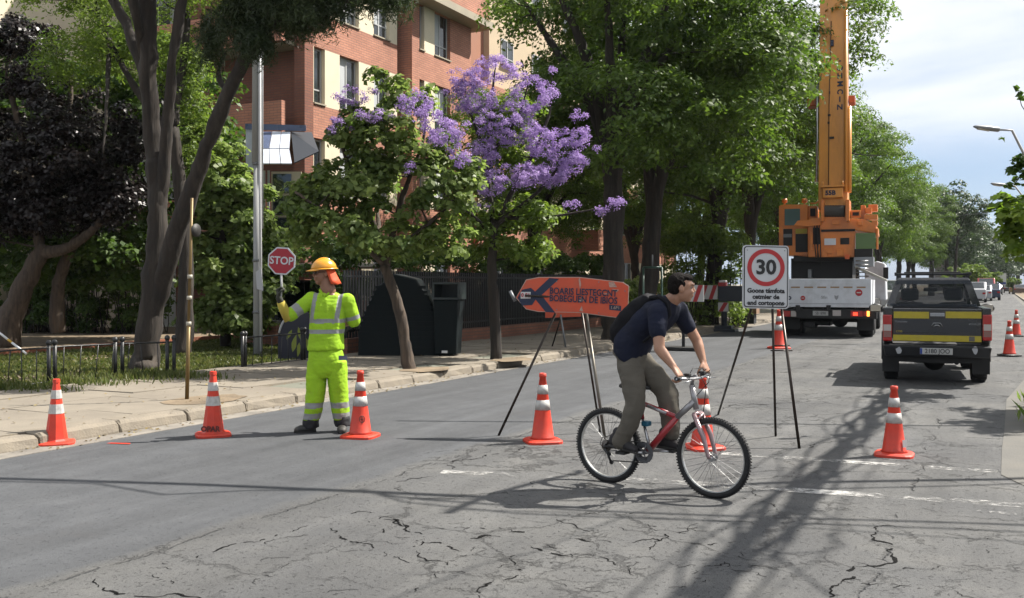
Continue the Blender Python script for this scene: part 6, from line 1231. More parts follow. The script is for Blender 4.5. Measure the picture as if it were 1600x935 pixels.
# towers on the skyline
M_tw = mat('tower_blue_grey', (.20, .235, .29), .7, var=.1, scale=.3); M_tw2 = mat('slab_grey', (.20, .17, .16), .8); M_twg = mat('tower_glass', (.10, .13, .18), .2)
def tower(px0, px1, ytop, y, label, m, step=None):
    x0, x1 = at_road(px0, y), at_road(px1, y); zc = -((x0 + x1) / 2) * SP + y * CP; h = EYE + (HORIZ - ytop) / FPX * zc; o = empty('tower_block', ((x0 + x1) / 2, y, 0), 0, label, 'tower'); w2 = (x1 - x0) / 2; mb = MB(); mb.box(-w2, w2, 0, w2 * 2, 0, h); mb.build('wall', m, o)
    n_ = max(3, int(h / 9))
    for k in range(n_): mb = MB(); mb.box(-w2 * .92, w2 * .92, -.4, -.02, h * (k + .35) / n_, h * (k + .62) / n_); mb.build('window_band', M_twg, o)
    mb = MB(); mb.box(-w2 * .4, w2 * .4, w2 * .3, w2, h, h * 1.03); mb.build('roof_box', m, o)
tower(1516, 1528, 350, 900, 'tall pale blue tower on the skyline, the taller of two', M_tw); tower(1525, 1533, 368, 1000, 'pale blue tower on the skyline, the shorter of two', M_tw)
o_ = empty('office_block', (at_road(1490, 210), 210, 0), 0, 'grey slab building above the far trees left of the towers', 'building'); hz = EYE + (HORIZ - 346) / FPX * 190; mb = MB(); mb.hexa([(-3.5, 0, 0), (3.2, 0, 0), (3.2, 6, 0), (-3.5, 6, 0), (-3.2, 0, hz - 2), (3.2, 0, hz), (3.2, 6, hz), (-3.2, 6, hz - 2)]); mb.build('wall', M_tw2, o_)
for k in range(2): mb = MB(); mb.box(-2.8, 2.8, -.12, -.01, hz - 4.6 - 3 * k, hz - 3.4 - 3 * k); mb.build('window_band', M_twg, o_)
# ================================================================ near-side tree overhanging the right edge
b9 = (4.3, 16.0, .13)
def nl(px, py, zc, rx, rz): return lob(b9, px, py, zc, rx, rz)
t9 = tree('kerb_tree', b9, [(0, 0, 0, .2), (.1, 0, 2, .16), (0, .1, 3.5, .13)], [[(0, .1, 3.4, .11), (-.8, .2, 4.2, .07), (-2.0, .3, 3.6, .03)], [(0, .1, 3.3, .1), (-1.0, -.5, 4.5, .06), (-1.7, -.8, 5.6, .02)], [(0, .1, 3.5, .1), (.9, .2, 5.4, .06), (1, .4, 6.6, .02)]],
     [(0, 0, 4.8, 1.9, 1.8, 1.4)], 120, .34, 60, .15, .11, M_leafN, 91, 'bright green tree overhanging the right edge in front of the street lamps', bark=M_bark2, twig=.5, shell=.4,
     extra=lambda rng: [np.concatenate(q) for q in zip(*[clump_leaves(rng, np.array([tuple(lob(b9, px, py, z_, 1, 1)[:3])]), np.array([r_]), np.array([[-.4, 0, .5]]), n_, .13, .10, .5, .3) for px, py, z_, r_, n_ in
        [(1600, 370, 14.5, .42, 340), (1580, 350, 14.5, .22, 130), (1565, 322, 14.5, .15, 40), (1560, 338, 14.4, .16, 50), (1600, 405, 14.3, .3, 200), (1590, 330, 14.4, .24, 90), (1585, 380, 14.5, .25, 110), (1604, 345, 14, .35, 150), (1570, 345, 14.2, .12, 30)]])])
# dark sprigs nearer the camera
sp9 = empty('overhanging_branch', D(1640, 250, 11), 0, 'dark leafy sprigs hanging into the sky at the right edge', 'branch'); b_ = Vector(sp9.location); rng = np.random.default_rng(6); Cs = []; 
for px, py, r_ in ((1590, 250, .09), (1600, 280, .12), (1583, 268, .08), (1578, 292, .07), (1593, 145, .04), (1586, 137, .03), (1596, 155, .04), (1566, 218, .02), (1602, 262, .1), (1590, 262, .06)): p = D(px, py, 11) - b_; Cs.append((p.x, p.y, p.z, r_))
Cs = np.array(Cs); P, A, B_, tone = clump_leaves(rng, Cs[:, :3], Cs[:, 3], np.tile([0, 0, .5], (len(Cs), 1)), 16, .09, .06, .8, .3); quads_object('leaves', P, A, B_, tone, M_leafH, sp9)
mb = MB(); mb.tube([(0, 0, 0), D(1604, 262, 11) - b_, D(1584, 290, 11) - b_], [.015, .01, .004], 5); mb.tube([(0, 0, 0), D(1612, 190, 11) - b_, D(1596, 165, 11) - b_, D(1590, 142, 11) - b_], [.012, .006, .005, .003], 5); mb.build('twigs', M_bark, sp9)
# ================================================================ overhead cables (their shadows cross the road)
Hc = 5.6
M_cab = mat('cable_black', (.015, .015, .015), .6); dxs, dys = SUN_XY.x / math.tan(SUN_EL), SUN_XY.y / math.tan(SUN_EL)
def shadow_to(p, h): return Vector((p.x + dxs * h, p.y + dys * h, h))
up_ = empty('utility_pole', (2.55, 6.5, 0.0), 0, 'wooden utility pole on the near kerb carrying the cable bundles', 'pole')
mb = MB(); mb.tube([(0, 0, 0), (0, 0, 7.2)], [.14, .10], 12); mb.build('post', M_bark2, up_); mb = MB(); mb.box(-.9, .9, -.05, .05, 5.9, 6.0); mb.build('cross_arm', M_bark2, up_)
def cable(pts, r, label, n=6, grp='overhead cables'):
    mb = MB(); mb.tube(pts, r, n); return mb.build('cable', M_cab, label=label, cat='cable', group=grp)
rr = random.Random(3)
for i, (dx, dz, r) in enumerate([(0, 0, .05), (.11, .05, .035), (-.10, .1, .035), (.20, .1, .02), (-.2, .0, .022), (.06, .22, .03), (.26, -.05, .014), (-.3, -.12, .016), (.05, .35, .010), (-.5, .2, .010), (.55, .3, .008)]):
    P_ = []
    for k in range(60):
        y = 2.0 + k * .42 + (k > 45) * (k - 45) * 1.4; h = Hc + dz + .03 * math.sin(y * 1.3 + i); q = shadow_to(Vector((-1.37, y, 0)), h); amp = .065 * (1 + abs(dx)) * (1 if i else .5)
        q.x += dx * .7 + .7 * amp * math.sin(y * (.75 + .17 * i) + i * 1.7) + .05 * math.sin(y * 2.9 + i); P_.append(q)
    cable(P_, r, 'black cable in the bundle running along the near kerb overhead', grp='cables running along the near kerb')
# tangled spare loops at the joint
for i in range(6):
    y = 7.3 + rr.uniform(-1.3, 2.6); c0 = shadow_to(Vector((-1.37 + rr.uniform(-.45, .45), y, 0)), Hc); l1 = rr.uniform(.4, 1.1); a = rr.uniform(-1.2, 1.2)
    P_ = [c0 + Vector((math.sin(a) * l1 * (t / 6 - .5) * 1.6 + .14 * math.sin(t * 1.2 + i), math.cos(a) * l1 * (t / 6 - .5) * 1.6, -.35 * (1 - ((t - 3) / 3) ** 2) + .2)) for t in range(7)]
    cable(P_, rr.uniform(.006, .012), 'slack black cable looped around the overhead bundle', 5, 'slack cable loops')
def cross(pl, r, sag=.0, wob=.05, seed=0):
    pl = [G(*p) for p in pl]; P_ = []; r2 = random.Random(seed); ph = r2.uniform(0, 6)
    for i in range(len(pl) - 1):
        for k in range(8): t = k / 8; p = pl[i].lerp(pl[i + 1], t); q = shadow_to(p, Hc - .1); q.x += wob * math.sin(p.y * 1.7 + ph + p.x); q.y += wob * math.sin(p.x * 1.3 + ph); P_.append(q)
    P_.append(shadow_to(pl[-1], Hc - .1)); cable(P_, r, 'black cable crossing the street overhead', grp='cables crossing the street')
cross([(-900, 735), (0, 748), (300, 757), (560, 768), (800, 779), (1000, 768), (1200, 755), (1500, 750), (1700, 748)], .045, seed=1, wob=.0)
cross([(-900, 740), (150, 755), (260, 772), (400, 766), (560, 767), (640, 780), (900, 783), (1240, 765), (1700, 752)], .018, seed=2, wob=.03)
cross([(550, 765), (620, 785), (800, 800), (1000, 808), (1240, 818), (1700, 838)], .016, seed=3); cross([(640, 780), (900, 795), (1240, 810), (1700, 826)], .022, seed=4); cross([(700, 795), (900, 803), (1240, 826), (1700, 850)], .010, seed=5)
cross([(620, 658), (900, 660), (1240, 663), (1600, 667), (1700, 668)], .028, seed=6, wob=0); cross([(680, 684), (780, 686), (1000, 690)], .012, seed=7, wob=0)
cross([(1300, 935), (1200, 850), (1240, 790), (1350, 690), (1420, 640)], .012, seed=8); cross([(600, 935), (740, 880), (840, 860), (1040, 790), (1240, 700)], .009, seed=9); cross([(720, 800), (800, 770), (860, 748), (905, 735)], .035, seed=10, wob=.1)
mb = MB(); a_ = c2w(*[(1440 - 800) / FPX * 95, 95]); mb.tube([D(1460, 341, 95), D(1530, 334, 70), D(1640, 318, 50)], .018, 5); mb.build('cable', M_cab, label='thin cable crossing the sky between far trees and the right edge', cat='cable')
mb = MB(); mb.tube([D(1528, 367, 140), D(1640, 360, 90)], .02, 5); mb.build('cable', M_cab, label='lower thin cable against the sky above the far towers', cat='cable')
# ================================================================ bodies
def capsule(mb, pts, rad, n=14, sq=None):
    """rounded chain: tube with sphere ends; sq = list of (side vector, scale) to widen the section"""
    pts = [Vector(p) for p in pts]
    if isinstance(rad, (int, float)): rad = [rad] * len(pts)
    mb.tube(pts, rad, n, caps=True)
    for p, r in ((pts[0], rad[0]), (pts[-1], rad[-1])): mb.ell(p, r * .995, n=n, k=8)
    for p, r in list(zip(pts, rad))[1:-1]: mb.ell(p, r * .99, n=n, k=8)
def loft(mb, rings, n=24, e=2.3):
    """rings: (centre, half-width vector, half-depth vector)"""
    vs = []; fs = []
    for c_, a, b in rings:
        c_, a, b = Vector(c_), Vector(a), Vector(b)
        for k in range(n):
            t = 2 * PI * k / n; x, y = math.cos(t), math.sin(t); f = (abs(x) ** e + abs(y) ** e) ** (-1 / e); vs.append(c_ + a * x * f + b * y * f)
    K = len(rings)
    for i in range(K - 1):
        for k in range(n): k2 = (k + 1) % n; fs.append((i * n + k, i * n + k2, (i + 1) * n + k2, (i + 1) * n + k))
    fs.append(tuple(range(n))[::-1]); fs.append(tuple((K - 1) * n + k for k in range(n))); mb.add(vs, fs, smooth=True)
def blob(name, mb, mats, parent, voxel=.01, smooth=6, matfn=None, disp=None, cut=None, kw=None):
    me = mb.mesh(name + '_src', mats if not isinstance(mats, (list, tuple)) else mats[0]); o = bpy.data.objects.new('tmp', me); col.objects.link(o)
    r = o.modifiers.new('r', 'REMESH'); r.mode = 'VOXEL'; r.voxel_size = voxel; r.use_smooth_shade = True
    s = o.modifiers.new('s', 'SMOOTH'); s.iterations = smooth; s.factor = .5
    bpy.context.view_layer.update(); m2 = bpy.data.meshes.new_from_object(o.evaluated_get(bpy.context.evaluated_depsgraph_get())); m2.name = name
    bpy.data.objects.remove(o); bpy.data.meshes.remove(me)
    m2.materials.clear()
    for mt in (mats if isinstance(mats, (list, tuple)) else [mats]): m2.materials.append(mt)
    nv = len(m2.vertices); co = np.empty(nv * 3, dtype=np.float32); m2.vertices.foreach_get('co', co); co = co.reshape(-1, 3)
    if disp is not None:
        no = np.empty(nv * 3, dtype=np.float32); m2.vertex_normals.foreach_get('vector', no); no = no.reshape(-1, 3)
        d = np.array([disp(Vector(p)) for p in co.tolist()], dtype=np.float32); co = co + no * d[:, None]; m2.vertices.foreach_set('co', co.ravel()); m2.update()
    if matfn is not None or cut is not None:
        cen = np.empty(len(m2.polygons) * 3, dtype=np.float32); m2.polygons.foreach_get('center', cen); cen = cen.reshape(-1, 3)
        if matfn is not None: m2.polygons.foreach_set('material_index', [matfn(Vector(c_)) for c_ in cen.tolist()])
    m2.polygons.foreach_set('use_smooth', [True] * len(m2.polygons)); m2.update()
    ob = bpy.data.objects.new(name, m2); col.objects.link(ob); ob.parent = parent; return ob
def folds(scale, amp, seed=0, stretch=(1, 1, 1)):
    off = Vector((seed * 3.1, seed * 1.7, seed * .9))
    def f(p):
        q = Vector((p.x * stretch[0], p.y * stretch[1], p.z * stretch[2])) * scale + off
        return amp * (mnoise.noise(q) + .5 * (1 - 2 * abs(mnoise.noise(q * 1.9))))
    return f
def folds2(amp, seed):
    a, b = folds(6, amp * .9, seed, (1, 1, .35)), folds(10, amp * .4, seed + 3, (.7, .7, 1.4))
    return lambda p: a(p) + b(p)
def hand(mb, wrist, dirv, palmn, thumb_side, curl=.9, s=1.0, grip=None):
    """a palm with four bent fingers and a thumb. dirv: wrist to knuckles, palmn: out of the palm, thumb_side: towards the thumb"""
    d = Vector(dirv).normalized(); t = Vector(thumb_side); t = (t - d * t.dot(d)).normalized(); nrm = Vector(palmn); nrm = (nrm - d * nrm.dot(d) - t * nrm.dot(t)).normalized(); w_ = Vector(wrist)
    kn = w_ + d * .085 * s
    loft(mb, [(w_ - d * .02 * s, t * .026 * s, nrm * .021 * s), (w_ + d * .02 * s, t * .034 * s, nrm * .018 * s), (w_ + d * .06 * s, t * .042 * s, nrm * .016 * s), (kn, t * .041 * s, nrm * .013 * s)], 16)
    for i, (o_, ln) in enumerate(((.031, .92), (.010, 1.0), (-.011, .94), (-.031, .76))):
        b = kn + t * o_ * s - d * .006 * s; a = curl * .75; P = [b]; ang = 0
        for j, L_ in enumerate((.042, .027, .021)):
            ang += a * (1.0 if j == 0 else 1.05 - .1 * j) + .03 * i; P.append(P[-1] + (d * math.cos(ang) + nrm * math.sin(ang)) * L_ * ln * s)
        mb.tube(P, [.0098 * s, .0092 * s, .0084 * s, .0070 * s], 10)
        for p, r in zip(P, (.0098, .0093, .0085, .0072)): mb.ell(p, r * s, n=10, k=6)
    b = w_ + d * .022 * s + t * .026 * s; P = [b, b + (t * .75 + d * .65 + nrm * .35).normalized() * .036 * s]; P.append(P[-1] + (t * .15 + d * .7 + nrm * .75).normalized() * .030 * s); P.append(P[-1] + (-t * .25 + d * .45 + nrm * .8).normalized() * .022 * s)
    mb.tube(P, [.014 * s, .0115 * s, .0105 * s, .008 * s], 10)
    for p, r in zip(P, (.014, .0117, .0107, .0082)): mb.ell(p, r * s, n=10, k=6)
def head(mb, c_, f, up, s=1.0):
    """skull, jaw, nose, ears, lips, neck start. c_: centre of the head, f: facing direction"""
    f = Vector(f).normalized(); up = Vector(up); up = (up - f * up.dot(f)).normalized(); l = up.cross(f); c_ = Vector(c_); R = Matrix((l, f, up)).transposed().to_3x3()
    def P(x, y, z): return c_ + (l * x + f * y + up * z) * s
    E = lambda p, r: mb.ell(P(*p), tuple(q * s for q in r), n=20, k=12, R=R)
    E((0, -.012, .030), (.076, .094, .085)); E((0, .018, -.030), (.063, .072, .075)); E((0, .048, -.080), (.034, .034, .026)); E((0, .030, -.062), (.050, .050, .038))
    E((0, .080, .040), (.050, .018, .012)); E((.028, .072, -.022), (.022, .018, .020)); E((-.028, .072, -.022), (.022, .018, .020))
    mb.tube([P(0, .082, .026), P(0, .099, -.008), P(0, .103, -.018)], [.008 * s, .010 * s, .011 * s], 10); E((.010, .090, -.022), (.008, .010, .007)); E((-.010, .090, -.022), (.008, .010, .007))
    E((0, .086, -.046), (.022, .010, .006)); E((0, .084, -.056), (.020, .010, .007))
    for q in (-1, 1): mb.ell(P(q * .078, -.008, -.002), (.010 * s, .020 * s, .032 * s), n=12, k=8, R=R @ Matrix.Rotation(q * .25, 3, 'Z'))
    return P, R
def eyes(par, P, s, R, irism):
    for q in (-1, 1):
        o = MB(); o.ell(P(q * .031, .066, .014), .0100 * s, m=0, n=12, k=8); o.ell(P(q * .031, .0735, .014), .0050 * s, m=1, n=10, k=6); o.build('eye', [mat('eye_white', (.30, .25, .22), .4), irism], par)
        o = MB(); o.tube([P(q * .048, .082, .034), P(q * .034, .090, .038), P(q * .016, .091, .034)], [.002 * s, .0032 * s, .002 * s], 6); o.build('eyebrow', mat('hair_black', (.010, .007, .006), .85, bump=.6, bscale=120, spec=.15), par)
def skinmat(nm, c, c2):
    m = mat(nm, c, .5, var=.10, scale=9, bump=.12, bscale=160); b = m.node_tree.nodes['Principled BSDF']; b.inputs['Subsurface Weight'].default_value = .08; b.inputs['Subsurface Radius'].default_value = (.02, .008, .004); return m
# ---------------------------------------------------------------- worker
zw = 10.45; base = c2w((511 - 800) / FPX * zw, zw, 0); WK = empty('person', base, PSI, 'road worker in lime high visibility suit and orange helmet holding up a stop paddle', 'person')
def wp(px, py, dy=0.0):                            # photo px at depth zw+dy -> local
    z = zw + dy; return Vector(((px - 800) / FPX * z - (511 - 800) / FPX * zw, dy, EYE - (py - HORIZ) / FPX * z))
M_skw = skinmat('skin_tanned', (.30, .145, .085), None); M_lime = mat('lime_fabric', (.38, .66, .03), .8, var=.09, scale=5, dirt=(.30, .42, .06), dirt_amt=.4, bump=.25, bscale=30, spec=.2); M_ref = mat('reflective_tape', (.30, .31, .31), .5, var=.06, scale=30); M_glove = mat('glove_grey', (.035, .038, .028), .8, var=.3, scale=20)
M_orf = mat('orange_flap', (.85, .10, .02), .7, var=.06, scale=8); M_helm = mat('helmet_orange', (.85, .37, .015), .3, coat=.3, var=.04, scale=6); M_pantb = mat('black_gaiter', (.012, .012, .016), .8, var=.2, scale=10)
M_ylow = mat('yellow_sleeve', (.55, .44, .06), .8, var=.06, scale=8)
s = 1.02
hc = wp(505, 428, .02); fdir = Vector((-.90, -.42, -.06))
body = MB(); P_, Rh = head(body, hc, fdir, (0.02, 0, 1), 1.12)
capsule(body, [wp(509, 436, .03), wp(513, 455, .03)], [.074, .084])
shR, shL = wp(487, 468, .02), wp(543, 470, .05); elR, wrR = wp(449, 496, -.12), wp(436, 466, -.20); elL, wrL = wp(553, 502, .10), wp(534, 508, .27)
loft(body, [(wp(512, 460, .03), (.12, .02, 0), (0, .08, 0)), (wp(513, 500, .03), (.15, .02, 0), (0, .10, 0)), (wp(511, 555, .03), (.14, .02, 0), (0, .10, 0))])
capsule(body, [shR, elR], [.055, .042]); capsule(body, [elR, wrR], [.042, .029]); capsule(body, [shL, elL], [.055, .042]); capsule(body, [elL, wrL], [.042, .030])
hand(body, wrL, (-.9, .2, -.1), (0, -1, 0), (0, 0, 1), .6, 1.0)
hipR, hipL = wp(497, 560, .02), wp(524, 560, .04); knR, knL = wp(494, 612, .0), wp(529, 612, .03); anR, anL = wp(487, 662, -.01), wp(534, 660, .06)
capsule(body, [hipR, knR, anR], [.075, .05, .036]); capsule(body, [hipL, knL, anL], [.075, .05, .036])
bd = blob('body', body, M_skw, WK, .0075, 4)
eyes(WK, P_, 1.12, Rh, mat('iris_brown', (.03, .015, .01), .2))
# sunglasses
g = MB(); l_ = Rh.col[0]; 
for q in (-1, 1): g.ell(P_(q * .032, .090, .014), (.026, .006, .017), n=14, k=8, R=Rh); g.tube([P_(q * .056, .084, .020), P_(q * .080, .02, .018), P_(q * .082, -.01, .012)], .0035, 6)
g.tube([P_(-.012, .094, .018), P_(.012, .094, .018)], .003, 6); g.build('sunglasses', mat('dark_lens', (.01, .01, .012), .1), WK)
# helmet with brim and ridge
hm = MB(); Mh = Matrix.Translation(P_(0, -.01, .050)) @ Rh.to_4x4(); prof = [(.120 * math.cos(t), .118 * math.sin(t) * .98) for t in [PI / 2 * k / 9 for k in range(9)]] + [(.001, .1155)]
hm.lathe(prof, 32, M=Mh, sx=.98, sy=1.16); hm.lathe([(.114, -.004), (.134, -.010), (.136, -.005), (.118, .006)], 32, M=Mh, sx=.98, sy=1.15)
vs = []; n_ = 14
for k in range(n_ + 1): a = PI * .18 + PI * .64 * k / n_; r = .130; ex = .045 * math.sin(PI * k / n_); vs += [(r * math.cos(a) * .96, r * math.sin(a) * 1.15, -.002), ((r + ex * .4) * math.cos(a) * .96, (r + ex) * math.sin(a) * 1.15, -.016)]
vs2 = [(x, y, z - .006) for x, y, z in vs]; fs = [(2 * k, 2 * k + 1, 2 * k + 3, 2 * k + 2) for k in range(n_)] + [(len(vs) + 2 * k, len(vs) + 2 * k + 2, len(vs) + 2 * k + 3, len(vs) + 2 * k + 1) for k in range(n_)] + [(2 * k + 1, len(vs) + 2 * k + 1, len(vs) + 2 * k + 3, 2 * k + 3) for k in range(n_)]
hm.add(vs + vs2, fs, 0, Mh, True); hm.tube([(0, .11 * 1.1 * math.cos(t), .112 * math.sin(t) + .002) for t in [.35 + (PI - .7) * k / 12 for k in range(13)]], .009, 8, M=Mh)
hm.build('helmet', M_helm, WK)
fl = MB(); nk = 10; rows = []
for j, (z, sp_r) in enumerate(((.045, .112), (-.01, .114), (-.06, .124), (-.105, .138))):
    for k in range(nk + 1): a = PI * 1.02 + PI * .96 * k / nk; r_ = sp_r * (1 + .03 * math.sin(k * 2.1 + j)); rows.append(P_(r_ * math.cos(a) * .82, r_ * math.sin(a) * .98 - .02 * j * .6, z - .006 * math.sin(k * 1.7)))
fs = [(j * (nk + 1) + k, j * (nk + 1) + k + 1, (j + 1) * (nk + 1) + k + 1, (j + 1) * (nk + 1) + k) for j in range(3) for k in range(nk)]; fl.add(rows, fs, smooth=True); fo = fl.build('neck_flap', M_orf, WK); so = fo.modifiers.new('s', 'SOLIDIFY'); so.thickness = .004
# shirt
sh = MB(); loft(sh, [(wp(512, 456, .04), (.055, .01, 0), (0, .06, 0)), (wp(513, 462, .04), (.155, .03, -.01), (0, .095, 0)), (wp(513, 478, .03), (.180, .04, 0), (0, .120, 0)), (wp(512, 500, .02), (.182, .03, 0), (0, .125, 0)), (wp(510, 522, .02), (.176, .02, 0), (0, .125, 0)), (wp(509, 547, .02), (.190, .02, 0), (0, .135, 0))], 32, 2.5)
capsule(sh, [shR + Vector((.03, 0, 0)), shR, shR.lerp(elR, .5), shR.lerp(elR, .85)], [.075, .080, .072, .068]); capsule(sh, [shL - Vector((.03, 0, 0)), shL, shL.lerp(elL, .5), shL.lerp(elL, .98) - Vector((0, 0, .0))], [.078, .082, .078, .072])
dR = (elR - shR).normalized(); dL = (elL - shL).normalized(); y0_ = lambda py: wp(511, py).z; stripA = (wp(494, 455).x, wp(490, 512).x); stripB = (wp(530, 455).x, wp(522, 515).x)
def shirt_mat(p):
    tR = (p - shR).dot(dR) / (elR - shR).length; tL = (p - shL).dot(dL) / (elL - shL).length
    zR = (p - (shR + dR * (p - shR).dot(dR))).length; zL = (p - (shL + dL * (p - shL).dot(dL))).length
    if p.x < wp(478, 450).x and .50 < tR < .74: return 1
    if p.x > wp(538, 450).x and zL < .11 and .72 < tL < .90: return 1
    if wp(541, 0).x > p.x > wp(482, 0).x - .01:
        if y0_(505) - .0 < p.z < y0_(498.5) or y0_(521.5) < p.z < y0_(514.5): return 1
        if p.z > y0_(499):
            t = (y0_(458) - p.z) / (y0_(458) - y0_(505))
            for (xa, xb) in ((wp(495, 0).x, wp(488.5, 0).x), (wp(533, 0).x, wp(527, 0).x)):
                if abs(p.x - (xa + (xb - xa) * t)) < .024: return 1
    return 0
shirt = blob('shirt', sh, [M_lime, M_ref], WK, .009, 5, shirt_mat, folds2(.013, 1))
co = MB(); nb = wp(510, 455, .03)
for q in (-1, 1): co.tube([nb + Vector((0, .07, .02)), nb + Vector((q * .065, .03, .025)), nb + Vector((q * .06, -.035, .005)), nb + Vector((q * .012, -.105, -.055))], [.012, .016, .018, .008], 8)
co.build('collar', M_lime, shirt)
cf = MB(); cf.tube([shR.lerp(elR, .78), elR, elR.lerp(wrR, .45), elR.lerp(wrR, .8)], [.062, .062, .052, .045], 14); cf.build('lower_sleeve', M_ylow, WK)
cf = MB(); cf.tube([shL.lerp(elL, .9), elL + Vector((0, .02, -.012))], [.073, .066], 14); cf.build('lower_sleeve', M_ylow, WK)
gl = MB(); capsule(gl, [elR.lerp(wrR, .85), wrR], [.036, .034]); hdir = Vector((-.12, -.05, 1)); hand(gl, wrR + Vector((0, 0, .0)), hdir, (.9, -.2, .1), (.1, -1, .2), 1.55, 1.18)
glo = blob('glove', gl, M_glove, WK, .006, 2)
# trousers
tr = MB(); loft(tr, [(wp(509, 544, .02), (.165, .02, 0), (0, .12, 0)), (wp(510, 560, .02), (.185, .02, 0), (0, .135, 0)), (wp(510, 580, .02), (.180, .02, 0), (0, .13, 0)), (wp(510, 590, .02), (.14, .02, 0), (0, .10, 0))], 28, 2.4)
def legl(mb, pts): loft(mb, [(p, (a, .01, 0), (0, a * 1.08, 0)) for p, a in pts], 22, 2.1)
legl(tr, [(wp(496, 565, .02), .105), (wp(494, 590, .01), .105), (wp(493, 615, .0), .095), (wp(490, 640, .0), .088), (wp(487, 655, .0), .080)])
legl(tr, [(wp(525, 565, .02), .105), (wp(527, 590, .02), .102), (wp(529, 615, .03), .095), (wp(532, 640, .04), .090), (wp(534, 655, .05), .082)])
def tro_mat(p):
    if y0_(637) < p.z < y0_(629) or y0_(654) < p.z < y0_(645): return 1
    return 0
trs = blob('trousers', tr, [M_lime, M_ref], WK, .009, 4, tro_mat, folds2(.015, 4))
pk = MB(); pk.hexa([wp(529, 563, -.13), wp(543, 563, -.06), wp(543, 563, -.04), wp(529, 563, -.11), wp(529, 569 - 13, -.13), wp(542, 556, -.06), wp(542, 556, -.04), wp(529, 556, -.11)]); pk.build('pocket_flap', mat('navy_flap', (.02, .03, .07), .8), trs)
gt = MB()
for pts in ([(wp(487, 650, .0), .082), (wp(486, 660, .0), .088), (wp(486, 668, .0), .085)], [(wp(534, 650, .05), .085), (wp(535, 660, .05), .088), (wp(536, 666, .05), .082)]): legl(gt, pts)
blob('gaiters', gt, M_pantb, WK, .009, 3, None, folds(9, .010, 5))
def shoe(par, heel, d, L_, wd, h, m, msole, nm='boot'):
    d = Vector((d[0], d[1], 0)).normalized(); l = Vector((-d.y, d.x, 0)); mb = MB(); hl = Vector(heel)
    loft(mb, [(hl + Vector((0, 0, .05)) + d * 0, l * wd * .75, Vector((0, 0, .045))), (hl + d * L_ * .2 + Vector((0, 0, h * .55)), l * wd * .9, Vector((0, 0, h * .55))), (hl + d * L_ * .42 + Vector((0, 0, h * .45)), l * wd * .95, Vector((0, 0, h * .45))), (hl + d * L_ * .7 + Vector((0, 0, .045)), l * wd * 1.12, Vector((0, 0, .042))), (hl + d * L_ * .93 + Vector((0, 0, .035)), l * wd * .9, Vector((0, 0, .030))), (hl + d * L_ + Vector((0, 0, .028)), l * wd * .5, Vector((0, 0, .018)))], 18, 2.3)
    capsule(mb, [hl + d * .06 + Vector((0, 0, .05)), hl + d * .06 + Vector((0, 0, h + .04))], [.045, .046]); b = blob(nm, mb, m, par, .008, 3)
    sl = MB(); P2 = []; n2 = 22
    for z in (0, .02):
        for k in range(n2): a = 2 * PI * k / n2; u = math.cos(a); w2 = math.sin(a); P2.append(hl + d * (L_ * .5 + L_ * .51 * u) + l * (wd * (1.0 + .12 * u) * w2) + Vector((0, 0, z)))
    sl.add(P2, [tuple(range(n2))[::-1], tuple(range(n2, 2 * n2))] + [(k, (k + 1) % n2, n2 + (k + 1) % n2, n2 + k) for k in range(n2)]); sl.build('sole', msole, b); return b
M_boot = mat('boot_black', (.018, .018, .017), .55, var=.3, scale=14, dirt=(.14, .12, .10), dirt_amt=.5); M_sole = mat('boot_sole', (.03, .03, .03), .8)
b1_ = wp(494, 676, -.02); b1_.z = .0; shoe(WK, b1_, (-1, -.25), .235, .045, .09, M_boot, M_sole)
b2_ = wp(535, 673, .10); b2_.z = 0; shoe(WK, b2_, (.15, -1), .25, .048, .09, M_boot, M_sole)
# stop paddle (held)
sc0 = wp(440, 408, -.22); SG = empty('stop_sign', base + Matrix.Rotation(PSI, 3, 'Z') @ sc0, PSI, 'red octagonal hand held stop sign with white border raised by the worker', 'stop sign'); SG.rotation_euler = (0, math.radians(4), PSI)
def octa(r): return [(r * math.cos(PI / 8 + PI / 4 * k), r * math.sin(PI / 8 + PI / 4 * k)) for k in range(8)]
k_ = 22.5 / FPX * zw * 1.0
mb = MB(); mb.prism(octa(k_), 0, .012); mb.build('border', M_signw, SG); mb = MB(); mb.prism(octa(k_ * .90), -.003, -.0005); mb.build('face', mat('stop_red', (.40, .015, .03), .45, var=.05, scale=6), SG)
text('lettering', 'STOP', .115, TM(0, -.005, 0), M_signw, SG, bold=.002, sx=.92)
ha = wrR + hdir.normalized() * .08 - sc0; ha = Matrix.Rotation(-math.radians(4), 3, 'Y') @ ha; mb = MB(); mb.tube([(0, .012, -k_ * .85), ha + Vector((.035, 0, .05)), ha + Vector((.035, .0, -.12))], .011, 8); mb.build('handle', mat('handle_white', (.5, .5, .5), .5), SG)

